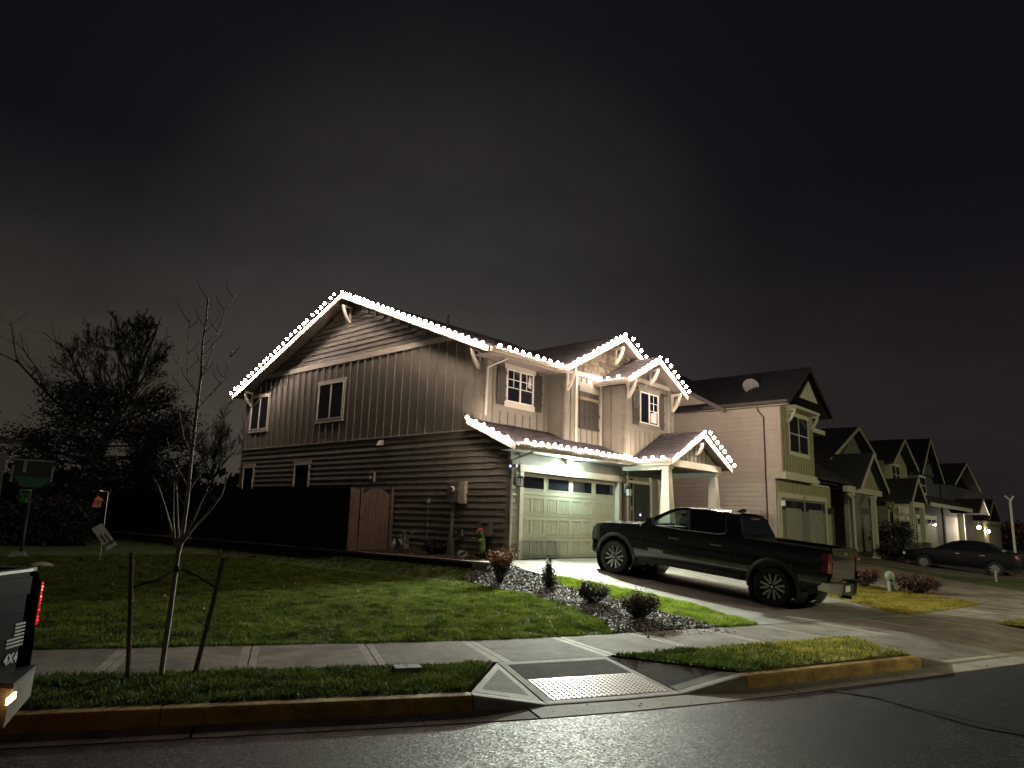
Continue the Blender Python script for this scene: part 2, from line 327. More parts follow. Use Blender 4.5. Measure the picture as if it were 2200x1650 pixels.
def region(name, poly, zoff, mats, spacing=.4, parent=None, skirt=.12, zf=None, bstep=None):
    """a sheet over a ground polygon, following the ground, with its own cut edge"""
    zf = zf or (lambda x, y: Hv(x, y)); B = resample(poly, bstep or min(spacing, .35)); n = len(B)
    x0, x1 = min(p[0] for p in B), max(p[0] for p in B); y0, y1 = min(p[1] for p in B), max(p[1] for p in B)
    gx, gy = np.meshgrid(np.arange(x0, x1, spacing)+.013, np.arange(y0, y1, spacing)+.017); gx = gx.ravel(); gy = gy.ravel(); k = inside(B, gx, gy)
    pts = [Vector(p) for p in B]+[Vector((a, b)) for a, b in zip(gx[k], gy[k])]
    v, e, f, ov, oe, of = delaunay_2d_cdt(pts, [(i, (i+1) % n) for i in range(n)], [list(range(n))], 1, 1e-5)
    xs = np.array([p.x for p in v]); ys = np.array([p.y for p in v]); zs = zf(xs, ys)+zoff
    m = MB(); V = [(a, b, c) for a, b, c in zip(xs, ys, zs)]; m.v = list(V); m.f = [list(q) for q in f]; m.mi = [0]*len(m.f)
    # skirt
    from collections import Counter
    ec = Counter()
    for q in m.f:
        for i in range(len(q)): ec[tuple(sorted((q[i], q[(i+1) % len(q)])))] += 1
    low = {}
    for (a, b), c in list(ec.items()):
        if c == 1:
            for i in (a, b):
                if i not in low: low[i] = len(m.v); m.v.append((m.v[i][0], m.v[i][1], m.v[i][2]-skirt))
            m.f.append([a, b, low[b], low[a]]); m.mi.append(0)
    o = m.build(name, mats, parent, smooth=40)
    return o
def clip(poly, a, b, c):
    """keep a*x+b*y<=c"""
    out_ = []
    for i in range(len(poly)):
        p, q = poly[i], poly[(i+1) % len(poly)]; fp = a*p[0]+b*p[1]-c; fq = a*q[0]+b*q[1]-c
        if fp <= 0: out_.append(p)
        if fp*fq < 0: t = fp/(fp-fq); out_.append((p[0]+(q[0]-p[0])*t, p[1]+(q[1]-p[1])*t))
    return out_
def structure(o, label=None): o['kind'] = 'structure'; return tag(o, label)
def sempty(name): o = bpy.data.objects.new(name, None); COL.objects.link(o); o['kind'] = 'structure'; return o
def curve_pts(t0, t1, d, step=.5):
    n = max(1, int(abs(t1-t0)/step)); return [P2(t0+(t1-t0)*i/n, d) for i in range(n+1)]

# ---- base ground to the horizon
soil = mat('dark_soil', (.030, .024, .018), .95, var=.3, scale=3, bump=.5, bscale=30)
grassbase = mat('lawn_ground', (.07, .10, .02), .95, var=.3, scale=1.5, bump=.6, bscale=60)
grassbase2 = mat('golden_lawn_ground', (.12, .105, .022), .95, var=.25, scale=2, bump=.6, bscale=60)  # golden ground under the yellow blades
m = MB(); m.add([(-270, -270, -.95), (270, -270, -.95), (270, 270, -.95), (-270, 270, -.95)], [(0, 1, 2, 3)])
structure(m.build('terrain', soil, fix=False))
# ---- road
def strip(name, ts, d0, d1, z0, z1, mt, parent=None):
    m = MB(); n = len(ts); vs_ = [P3(t, d0, z0) for t in ts]+[P3(t, d1, z1) for t in ts]
    m.add(vs_, [(i, i+1, n+i+1, n+i) for i in range(n-1)]); return m.build(name, mt, parent, fix=False)
TS = np.arange(4, 150, .5)
structure(strip('road', TS, 3.38, 13.2, -.81, -.81, asphalt))
structure(strip('far_verge', TS, 13.35, 60, -.66, -.60, grassbase))
m = MB()
for i in range(len(TS)-1):
    A = [P3(TS[i], 13.2, -.9), P3(TS[i], 13.35, -.9), P3(TS[i], 13.35, -.655), P3(TS[i], 13.2, -.655)]; Bq = [P3(TS[i+1], 13.2, -.9), P3(TS[i+1], 13.35, -.9), P3(TS[i+1], 13.35, -.655), P3(TS[i+1], 13.2, -.655)]
    m.hull2(A, Bq)
structure(m.build('far_kerb', kerbm))
# ---- sidewalk
walk = sempty('sidewalk'); J0 = 43.50; PW = 1.43; WJ = [J0+PW*k for k in range(-13, 33)]
for k in range(len(WJ)-1):
    a, b = WJ[k]+.007, WJ[k+1]-.007; m = MB(); cols = [a, a+.10, b-.10, b]; dz = rng.normal(0, .0015)
    for c in range(3):
        m.cur = 0 if c == 1 else 1; sub = 3 if c == 1 else 1
        for q in range(sub):
            t0 = cols[c]+(cols[c+1]-cols[c])*q/sub; t1 = cols[c]+(cols[c+1]-cols[c])*(q+1)/sub; zt = dz-(.0025 if c != 1 else 0)
            top = [P3(t0, 0, -.632+zt), P3(t1, 0, -.632+zt), P3(t1, 1.45, -.65+zt), P3(t0, 1.45, -.65+zt)]
            m.hull2([(p[0], p[1], p[2]-.09) for p in top], top)
    m.build('slab', [concrete, concsmooth], walk)
structure(strip('sidewalk_bed', np.arange(8, 125, .6), -.02, 1.47, -.70, -.70, soil))
# ---- kerb pieces, gutter
kerb = sempty('kerb')
def kerb_piece(t0, t1, z0, z1, mt, n=4):
    m = MB()
    def prof(t, zt): return [P3(t, 2.87, -.92), P3(t, 3.03, -.92), P3(t, 3.025, zt-.025), P3(t, 3.0, zt-.004), P3(t, 2.975, zt), P3(t, 2.87, zt)]
    for i in range(n): m.hull2(prof(t0+(t1-t0)*i/n, z0+(z1-z0)*i/n), prof(t0+(t1-t0)*(i+1)/n, z0+(z1-z0)*(i+1)/n))
    return m.build('kerb_stone', mt, kerb)
e = .006
tt_ = 37.25
for q in range(9): kerb_piece(tt_-2.9*(q+1)+e, tt_-2.9*q-e, -.655, -.655, kerbm)
for a, b in ((37.25, 40.0), (40.0, 42.71)): kerb_piece(a+e, b-e, -.652, -.652, yellow)
kerb_piece(42.71+e, 43.40, -.652, -.782, concsmooth, 1); kerb_piece(43.41, 44.83, -.782, -.782, concsmooth, 2); kerb_piece(44.84, 45.65-e, -.782, -.652, concsmooth, 1)
for a, b in ((45.65, 46.75), (46.75, 49.02)): kerb_piece(a+e, b-e, -.652, -.652, yellow)
kerb_piece(49.02+e, 49.7, -.652, -.775, kerbm, 1); kerb_piece(49.71, 54.2, -.775, -.775, concsmooth, 4); kerb_piece(54.21, 54.8, -.775, -.652, kerbm, 1)
kerb_piece(54.81, 57.5, -.652, -.652, kerbm); kerb_piece(57.51, 66, -.775, -.775, concsmooth, 4)
for q in range(9): kerb_piece(66.02+2.9*q, 66.02+2.9*(q+1)-.012, -.652, -.652, kerbm)
gut = sempty('gutter')
for q in range(24):
    a = 20+q*2.9; strip_ = MB()
    for i in range(3):
        t0 = a+2.88*i/3+.006; t1 = a+2.88*(i+1)/3
        strip_.hull2([P3(t0, 3.035, -.9), P3(t0, 3.38, -.9), P3(t1, 3.38, -.9), P3(t1, 3.035, -.9)], [P3(t0, 3.035, -.792), P3(t0, 3.38, -.803), P3(t1, 3.38, -.803), P3(t1, 3.035, -.792)])
    strip_.build('gutter_pan', concsmooth if 42 < a < 57 else kerbm, gut)

# ---- kerb ramp with its warning panel
ramp = sempty('kerb_ramp')
def slabq(name, pts, mt, parent=ramp, th=.08):
    m = MB(); m.hull2([(p[0], p[1], p[2]-th) for p in pts], pts); return m.build(name, mt, parent)
def rz(d): return -.652-(d-1.45)*(.132/1.42)
def rq(name, t0, t1, d0, d1, mt, dz=0): return slabq(name, [P3(t0, d0, rz(d0)+dz), P3(t1, d0, rz(d0)+dz), P3(t1, d1, rz(d1)+dz), P3(t0, d1, rz(d1)+dz)], mt)
rq('ramp_border', 43.42, 44.83, 1.46, 1.585, concsmooth)
rq('ramp_border', 43.42, 43.50, 1.59, 2.86, concsmooth); rq('ramp_border', 44.75, 44.83, 1.59, 2.86, concsmooth)
rq('ramp_panel', 43.512, 44.738, 1.595, 2.17, concdark)
domem = mat('cream_tactile_plastic', (.55, .47, .39), .42, var=.10, scale=5, bump=.05)
wp = rq('warning_panel', 43.512, 44.738, 2.178, 2.855, domem, .004)
m = MB()
nx, ny = 23, 12
for i in range(nx):
    for j in range(ny):
        if (i+j) % 2 and True: pass
        t_ = 43.55+(44.70-43.55)*i/(nx-1); d_ = 2.215+(2.82-2.215)*j/(ny-1)
        p = P3(t_, d_, rz(d_)+.004); m.lathe([(.0150, 0), (.0135, .004), (.009, .0065), (0, .0065)], p, n=6)
dd_ = m.build('dome', mat('dark_dome', (.20, .165, .13), .5, var=.2), wp, fix=False); dd_['kind'] = 'stuff'  # domes coloured darker than the panel under them
def tri_flare(A, B_, C, nm):
    cx = [sum(p[i] for p in (A, B_, C))/3 for i in range(3)]; f_ = .70
    I = [tuple(cx[i]+(p[i]-cx[i])*f_ for i in range(3)) for p in (A, B_, C)]; T_ = [A, B_, C]
    slabq(nm, [(p[0], p[1], p[2]+.0) for p in I], concrete)
    for i in range(3): slabq('flare_border', [T_[i], T_[(i+1) % 3], I[(i+1) % 3], I[i]], concsmooth)
tri_flare(P3(43.40, 1.50, -.654), P3(42.74, 2.85, -.654), P3(43.40, 2.85, -.785), 'ramp_flare')
A_, B_, C_ = P3(44.85, 1.48, -.654), P3(45.66, 2.86, -.654), P3(44.85, 2.85, -.785)
slabq('ramp_flare', [A_, B_, C_], concdark)
slabq('flare_border', [P3(44.86, 2.72, -.768), P3(44.86, 2.85, -.781), P3(45.66, 2.86, -.650), P3(45.52, 2.72, -.657)], concsmooth, th=.02)

# ---- driveways
def poly_along(t0, t1, d=0): return curve_pts(t0, t1, d)
DL = [(0.0, -.02), (-.3, -.12), (-1.0, -.5), (-1.08, -1.15), (-1.2, -1.7), (-1.2, -2.7), (-.85, -3.6), (-.72, -4.9), (-.85, -6.2), (-1.35, -7.35)]
drive_poly = [(6.0, -.02)]+DL+poly_along(49.25, 53.6)+[(4.6, -7.2), (5.6, -5.0), (5.8, -2.6), (6.0, -1.5)]
drive = sempty('driveway')
ycuts = [-.0, -3.62, -6.05, -12]
for j in range(3):
    base = clip(clip(drive_poly, 0, 1, ycuts[j]-.006), 0, -1, -(ycuts[j+1]+.006))
    if j == 2: base = clip(drive_poly, 0, 1, ycuts[j]-.006)
    for k in range(2):
        q = clip(base, 1, 0, 1.05-.005) if k == 0 else clip(base, -1, 0, -(1.05+.005))
        if len(q) > 2: region('driveway_slab', q, .004, concpale, .5, drive, .1)
structure(region('driveway_bed', drive_poly, -.04, soil, .8, None, .02))
# the apron between walk and gutter
m = MB(); pts = []
for a, b in ((0, .5), (.5, 1)):
    t0, t1, s0, s1 = 49.75+(54.3-49.75)*a, 49.75+(54.3-49.75)*b, 49.72+(54.2-49.72)*a, 49.72+(54.2-49.72)*b
    sl = [P3(t0+.008, 1.46, -.652), P3(t1-.008, 1.46, -.652), P3(s1-.008, 2.86, -.777), P3(s0+.008, 2.86, -.777)]
    slabq('apron_slab', sl, concrete, drive, .1)
slabq('apron_flare', [P3(49.75, 1.46, -.652), P3(49.72, 2.86, -.777), P3(49.04, 2.86, -.652)], concrete, drive, .1)
ndrive_poly = [(13.9, -1.95), (13.0, -4.0), (10.2, -6.0), (9.3, -7.6)]+poly_along(58.6, 64.8)+[(17.4, -7), (19.6, -4), (19.8, -1.95)]
ndrive = sempty('neighbour_driveway')
for k in range(2):
    for j in range(2):
        q = clip(ndrive_poly, 1, 0, 15.4) if k == 0 else clip(ndrive_poly, -1, 0, -15.41); q = clip(q, 0, 1, -5.51) if j else clip(q, 0, -1, 5.5)
        region('driveway_slab', q, .004, concrete, .7, ndrive, .1)
ndrive2 = [(40.2, -1.6), (40.0, -4)]+poly_along(90.5, 96)+[(46, -4), (46.2, -1.6)]
structure(region('far_driveway', ndrive2, .004, concrete, 1.2))
structure(region('car_driveway', [(20.6, -1.2), (20.6, -6)]+poly_along(72, 77.5)+[(26.4, -6), (26.4, -1.2)], .004, concrete, 1.2))

# ---- lawns and beds
GL = [(-2.35, -.75), (-2.62, -1.3), (-2.84, -2.2), (-3.07, -3.25), (-3.5, -4.2), (-3.85, -5.25), (-4.3, -6.15)]       # lawn | gravel
GD_ = [(-1.45, -2.65), (-1.9, -3.5), (-2.05, -4.6), (-2.4, -5.8), (-2.6, -6.7)]                                         # gravel | grass strip
lawn_poly = curve_pts(12, 46.0, -.03)+GL[::-1]+[(-1.82, -.56), (-1.83, 26), (-60, 26.5)]
lawn_poly = [p for p in lawn_poly if p[1] < 26.6]
structure(region('lawn', lawn_poly, .0, grassbase, .5, None, .1))
gravel_poly = curve_pts(46.0, 48.25, -.03)+GD_[::-1]+[(-1.22, -2.6), (-1.22, -1.7), (-1.1, -1.15), (-1.02, -.5), (-1.8, -.52)]+GL
gravelm = mat('grey_gravel_bed', (.06, .056, .052), .9, var=.35, scale=14, bump=.8, bscale=60)
structure(region('gravel_bed', gravel_poly, -.015, gravelm, .3, None, .06))
strip_poly = curve_pts(48.3, 49.2, -.03)+[(-1.38, -7.32), (-.88, -6.2), (-.75, -4.9), (-.88, -3.62), (-1.22, -2.72)]+GD_
structure(region('grass_strip', strip_poly, -.01, grassbase, .3, None, .06))
nlawn_poly = curve_pts(53.65, 58.5, -.03)+[(9.25, -7.6), (10.1, -6.0), (12.9, -4.0), (13.4, -2.2), (6.05, -2.2), (5.85, -2.6), (5.65, -5.0), (4.65, -7.2)]
structure(region('neighbour_lawn', nlawn_poly, .0, grassbase2, .5, None, .08))
structure(region('side_yard', [(6.05, -.05), (6.05, -2.2), (13.68, -2.2), (13.68, 16), (8.62, 16), (8.62, -.05)], .0, soil, 1.5))
structure(region('next_lawn', curve_pts(64.9, 71.9, -.03)+[(20.5, -6), (20.5, -1.2), (19.85, -1.9), (19.65, -4), (17.5, -7)], .0, grassbase, .8))
structure(region('far_lawn', curve_pts(77.6, 90.4, -.03)+[(39.9, -4), (39.9, -.5), (26.5, -.5), (26.5, -6)], .0, grassbase, 1.0))
structure(region('farther_lawn', curve_pts(96.1, 130, -.03)+[(80, -.5), (46.3, -.5), (46.1, -4)], .0, grassbase, 1.5))
vl = [P2(42.66, 2.86), P2(43.36, 1.50)]
verge_left = curve_pts(12, 43.36, 1.475)+curve_pts(42.66, 12, 2.86)
structure(region('verge', [p for p in verge_left if p[1] < 25], .0, grassbase, .3, None, .06))
verge_right = curve_pts(44.9, 49.6, 1.475)+[P2(49.2, 2.3), P2(49.0, 2.86)]+curve_pts(49.0, 45.72, 2.86)[1:]
structure(region('verge', verge_right, .012, grassbase, .3, None, .06))
verge_n = curve_pts(54.35, 57.4, 1.475)+curve_pts(57.4, 54.3, 2.86)
structure(region('verge', verge_n, .0, grassbase2, .4, None, .06))
verge_far = curve_pts(66.1, 92, 1.475, 1)+curve_pts(92, 66.1, 2.86, 1)
structure(region('verge', verge_far, .0, grassbase2, .8, None, .06))
mulchm = mat('red_brown_mulch', (.105, .052, .036), .95, var=.35, scale=18, bump=.9, bscale=50)
structure(region('mulch_bed', [(-1.60, -.5), (-1.03, -.5), (-.32, -.14), (-.02, -.04), (-.02, 26), (-1.60, 26)], -.01, mulchm, .35, None, .05, zf=lambda x, y: np.zeros_like(x)+.01*np.sin(x*7+y*3)))

# road patch and seam
structure(strip('newer_road', np.arange(46.74, 150, .5), 3.39, 13.19, -.806, -.806, asphalt2))
m = MB(); sq = [(46.55, 3.40), (46.76, 3.9), (46.62, 4.6), (46.56, 5.1), (46.72, 5.5), (46.8, 7), (46.7, 9), (46.8, 11), (46.75, 13.1)]
for i in range(len(sq)-1):
    (t0, d0), (t1, d1) = sq[i], sq[i+1]; w0 = .05+.012*math.sin(i*2.1); w1 = .05+.012*math.sin(i*2.1+2.1)
    m.add([P3(t0-w0, d0, -.801), P3(t0+w0, d0, -.801), P3(t1+w1, d1, -.801), P3(t1-w1, d1, -.801)], [(0, 1, 2, 3)])
structure(m.build('tar_seam', tar, fix=False))
# ------------------------------------------------------------------ grass blades, gravel, mulch chips
def grass_mat(name, c1, c2, c3):
    m = bpy.data.materials.new(name); m.use_nodes = True; t = m.node_tree; b = t.nodes['Principled BSDF']; b.inputs['Roughness'].default_value = .6; b.inputs['Specular IOR Level'].default_value = .25
    tcn = t.nodes.new('ShaderNodeTexCoord'); n = t.nodes.new('ShaderNodeTexNoise'); n.inputs['Scale'].default_value = 2.2; n.inputs['Detail'].default_value = 9; n.inputs['Roughness'].default_value = .75
    t.links.new(tcn.outputs['Object'], n.inputs['Vector']); rr = t.nodes.new('ShaderNodeValToRGB'); e = rr.color_ramp.elements
    e[0].position = .40; e[0].color = (*c1, 1); e[1].position = .62; e[1].color = (*c3, 1); k = e.new(.5); k.color = (*c2, 1)
    t.links.new(n.outputs[0], rr.inputs[0]); t.links.new(rr.outputs[0], b.inputs['Base Color'])
    tl = t.nodes.new('ShaderNodeBsdfTranslucent'); mx = t.nodes.new('ShaderNodeMixShader'); mx.inputs[0].default_value = .42; hs = t.nodes.new('ShaderNodeHueSaturation'); hs.inputs['Value'].default_value = 1.6; t.links.new(rr.outputs[0], hs.inputs['Color']); t.links.new(hs.outputs[0], tl.inputs[0])
    t.links.new(b.outputs[0], mx.inputs[1]); t.links.new(tl.outputs[0], mx.inputs[2]); t.links.new(mx.outputs[0], t.nodes['Material Output'].inputs[0])
    return m
gm_green = grass_mat('grass_blade', (.026, .040, .006), (.080, .112, .015), (.150, .175, .030))
gm_verge = grass_mat('dimmed_verge_grass_blade', (.022, .034, .006), (.045, .066, .011), (.085, .105, .020))  # darker copy of the lawn grass: the verge's dimmer light put into the colour
gm_gold = grass_mat('golden_grass_blade', (.12, .115, .018), (.26, .22, .035), (.38, .30, .07))  # golden blades, yellower than the other grasses
gm_fresh = grass_mat('fresh_grass_blade', (.085, .125, .014), (.145, .20, .022), (.21, .26, .036))
def blades(name, poly, dens, h, w, mt, zoff=0, mask=None, hf=None, label=None):
    x0, x1 = min(p[0] for p in poly), max(p[0] for p in poly); y0, y1 = min(p[1] for p in poly), max(p[1] for p in poly)
    n = int((x1-x0)*(y1-y0)*dens); x = rng.uniform(x0, x1, n); y = rng.uniform(y0, y1, n); k = inside(poly, x, y)
    x, y = x[k], y[k]
    if mask is not None: k = mask(x, y); x, y = x[k], y[k]
    n = len(x); z = Hv(x, y)+zoff-.004
    # tufts: height swells slowly over the lawn
    sw = .75+.35*np.sin(x*5.1+np.sin(y*3.7)*2)*np.sin(y*6.3+np.sin(x*4.1)*2)+rng.normal(0, .22, n); hh = h*np.clip(sw, .3, 1.7)
    a = rng.uniform(0, 2*np.pi, n); lean = rng.uniform(.15, .95, n)*hh; la = rng.uniform(0, 2*np.pi, n); ww = w*rng.uniform(.6, 1.3, n)
    dx, dy = np.cos(a)*ww/2, np.sin(a)*ww/2; lx, ly = np.cos(la)*lean, np.sin(la)*lean
    V = np.empty((n, 5, 3)); V[:, 0] = np.stack([x-dx, y-dy, z], 1); V[:, 1] = np.stack([x+dx, y+dy, z], 1)
    V[:, 2] = np.stack([x+dx*.8+lx*.35, y+dy*.8+ly*.35, z+hh*.6], 1); V[:, 3] = np.stack([x-dx*.8+lx*.35, y-dy*.8+ly*.35, z+hh*.6], 1); V[:, 4] = np.stack([x+lx, y+ly, z+hh], 1)
    b = (np.arange(n)*5)[:, None]; Fc = np.concatenate([b+np.array([[0, 1, 2]]), b+np.array([[0, 2, 3]]), b+np.array([[3, 2, 4]])], 0)
    o = raw_mesh(name, V.reshape(-1, 3), Fc, mt); o['kind'] = 'stuff'; return tag(o, label, 'grass')
near = lambda x, y: np.hypot(x+14.8, y+13.5) < 15.5
nearl = [p for p in lawn_poly if p[1] < 12]
blades('grass', curve_pts(33, 46.0, .0)+GL[::-1]+[(-1.9, -.56), (-1.9, 3.0), (-16, 3.0)], 2600, .050, .012, gm_green, 0, None, label='short green lawn between the sidewalk and the dark retaining wall')
blades('grass', [(-1.9, 3.0), (-1.9, 12), (-16, 12), (-16, 3.0)], 420, .06, .028, gm_green, 0, None, label='dim far part of the lawn beside the dark fence')
blades('grass', strip_poly, 3600, .055, .013, gm_fresh, 0, None, label='bright narrow strip of grass between the bark bed and driveway')
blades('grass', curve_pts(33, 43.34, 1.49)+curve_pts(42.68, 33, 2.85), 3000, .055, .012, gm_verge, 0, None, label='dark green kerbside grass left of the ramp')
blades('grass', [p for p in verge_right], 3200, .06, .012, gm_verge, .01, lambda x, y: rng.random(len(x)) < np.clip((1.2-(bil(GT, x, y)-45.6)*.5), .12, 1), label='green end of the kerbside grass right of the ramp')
blades('grass', [p for p in verge_right], 2600, .05, .012, gm_gold, .01, lambda x, y: rng.random(len(x)) < np.clip((bil(GT, x, y)-45.8)*.42, 0, .85), label='yellow end of the kerbside grass near the driveway')
blades('grass', nlawn_poly, 1500, .045, .014, gm_gold, 0, lambda x, y: (x < 13) & (y < -2.3), label='golden lit lawn right of the pickup driveway')
blades('grass', verge_n, 900, .05, .016, gm_gold, 0, None, label='yellow grass patch at the right edge of the photo by the sidewalk')

def chips(name, poly, n, size, mt, zoff, thick=.25, zf=None, label=None, cat=None, nm=3):
    x0, x1 = min(p[0] for p in poly), max(p[0] for p in poly); y0, y1 = min(p[1] for p in poly), max(p[1] for p in poly)
    x = rng.uniform(x0, x1, n); y = rng.uniform(y0, y1, n); k = inside(poly, x, y); x, y = x[k], y[k]; n = len(x)
    z = (zf(x, y) if zf else Hv(x, y))+zoff+rng.uniform(0, size*.5, n)
    L = size*rng.uniform(.5, 1.3, n); Wd = L*rng.uniform(.22, .5, n); T = L*thick*rng.uniform(.5, 1, n); base = np.array([(i, j, k_) for i in (-1, 1) for j in (-1, 1) for k_ in (-1, 1)], float)*.5
    V = base[None]*np.stack([L, Wd, T], 1)[:, None, :]; V *= rng.uniform(.7, 1.2, V.shape)
    a = rng.uniform(0, 2*np.pi, n); p = rng.normal(0, .45, n); ca, sa, cp, sp_ = np.cos(a), np.sin(a), np.cos(p), np.sin(p)
    X = V[..., 0]*cp[:, None]-V[..., 2]*sp_[:, None]; Z = V[..., 0]*sp_[:, None]+V[..., 2]*cp[:, None]; Y = V[..., 1]
    V2 = np.stack([X*ca[:, None]-Y*sa[:, None]+x[:, None], X*sa[:, None]+Y*ca[:, None]+y[:, None], Z+z[:, None]], 2)
    q = np.array([(0, 1, 3, 2), (4, 6, 7, 5), (0, 4, 5, 1), (2, 3, 7, 6), (0, 2, 6, 4), (1, 5, 7, 3)]); Fc = ((np.arange(n)*8)[:, None, None]+q[None]).reshape(-1, 4)
    mi = np.repeat(rng.integers(0, nm, n), 6); o = raw_mesh(name, V2.reshape(-1, 3), Fc, mt, None, mi); o['kind'] = 'stuff'; return tag(o, label, cat)
ch = [mat('chip_pale', (.58, .56, .54), .8, var=.15, scale=20), mat('chip_grey', (.17, .155, .145), .85, var=.2, scale=20), mat('chip_dark', (.045, .038, .034), .9, var=.2, scale=20)]
chips('wood_chips', gravel_poly, 26000, .058, ch, -.008, label='pale and grey chips covering the bed between lawn and driveway', cat='bark chips')
mc = [mat('mulch_a', (.15, .075, .05), .9, var=.2, scale=20), mat('mulch_b', (.08, .04, .03), .9, var=.2, scale=20), mat('mulch_c', (.05, .03, .024), .9, var=.2, scale=20)]
chips('mulch', [(-1.60, -.45), (-1.0, -.45), (-.3, -.1), (-.03, 0), (-.03, 9), (-1.60, 9)], 9000, .055, mc, .0, zf=lambda x, y: np.zeros_like(x), label='red brown mulch along the foot of the house side wall', cat='mulch')

fl_ = [mat('fallen_leaf_tan', (.42, .34, .22), .7, var=.2, scale=20), mat('fallen_leaf_brown', (.16, .09, .05), .7, var=.2, scale=20)]
chips('fallen_leaves', curve_pts(33, 46.0, .0)+GL[::-1]+[(-1.9, -.56), (-1.9, 3.0), (-16, 3.0)], 420, .05, fl_, .045, .12, label='scattered small fallen leaves on the lawn', cat='leaves', nm=2)
chips('fallen_leaves', curve_pts(33, 43.3, 1.5)+curve_pts(42.6, 33, 2.85), 160, .045, fl_, .045, .12, label='scattered fallen leaves on the kerbside grass', cat='leaves', nm=2)
chips('gutter_litter', curve_pts(34, 62, 3.05, .5)+curve_pts(62, 34, 3.5, .5), 900, .022, [mat('grit', (.12, .10, .08), .9, var=.3, scale=20), fl_[1]], 0, .3, zf=lambda x, y: np.full_like(x, -.798), label='leaf bits and grit lying along the gutter', cat='litter', nm=2)
chips('walk_litter', curve_pts(34, 60, .05, .5)+curve_pts(60, 34, 1.4, .5), 380, .016, [mat('grit', (.12, .10, .08), .9), fl_[1]], 0, .3, zf=lambda x, y: np.full_like(x, -.640), label='small bits of bark and grit on the sidewalk', cat='litter', nm=2)
chips('spilled_chips', [(-4.9, -7.0), (-3.0, -7.75), (-3.2, -8.1), (-5.1, -7.35)], 260, .035, ch, .0, .3, zf=lambda x, y: np.full_like(x, -.638), label='bark chips spilled from the bed over the sidewalk edge', cat='bark chips')
# ------------------------------------------------------------------ building helpers
def lap_boards(parent, T, a0, a1, z0, z1, expo=.19, holes=(), mt=None, top=None, n0=.002, n1=.040, gap=-.02):
    """lap siding: each course (split at holes) its own board. top(a)->z limits the courses under a rake"""
    mt = mt or siding; z = z0
    while z < z1-.02:
        zt = min(z+expo-gap, z1); segs = [(a0, a1)]
        if top is not None:
            lo, hi = top(z+expo*.9); segs = [(max(a0, lo), min(a1, hi))]
        for (h0, h1, hz0, hz1) in holes:
            if hz0 < z+expo*.8 and hz1 > z+.03:
                ns = []
                for s0, s1 in segs:
                    if h1 <= s0 or h0 >= s1: ns.append((s0, s1))
                    else:
                        if h0 > s0: ns.append((s0, h0))
                        if h1 < s1: ns.append((h1, s1))
                segs = ns
        for s0, s1 in segs:
            if s1-s0 < .03: continue
            m = MB(T); d = rng.normal(0, .0015)
            m.hull2([(s0, z, 0), (s0, z, n1+d), (s0, zt, n0+.006), (s0, zt, 0)], [(s1, z, 0), (s1, z, n1+d), (s1, zt, n0+.006), (s1, zt, 0)])
            m.build('siding_board', mt, parent)
        z += expo
def battens(parent, T, a0, a1, step, zb, zt, holes=(), mt=None, w=.045, th=.022, ph=.0):
    """zt may be a function of a"""
    a = a0+ph; mt = mt or siding
    while a < a1:
        t = zt(a) if callable(zt) else zt; segs = [(zb, t)]
        for (h0, h1, hz0, hz1) in holes:
            if h0 < a+w/2 and h1 > a-w/2:
                ns = []
                for s0, s1 in segs:
                    if hz1 <= s0 or hz0 >= s1: ns.append((s0, s1))
                    else:
                        if hz0 > s0: ns.append((s0, hz0))
                        if hz1 < s1: ns.append((hz1, s1))
                segs = ns
        for s0, s1 in segs:
            if s1-s0 > .05: MB(T).box(a-w/2, a+w/2, s0, s1, 0, th).build('batten', mt, parent)
        a += step
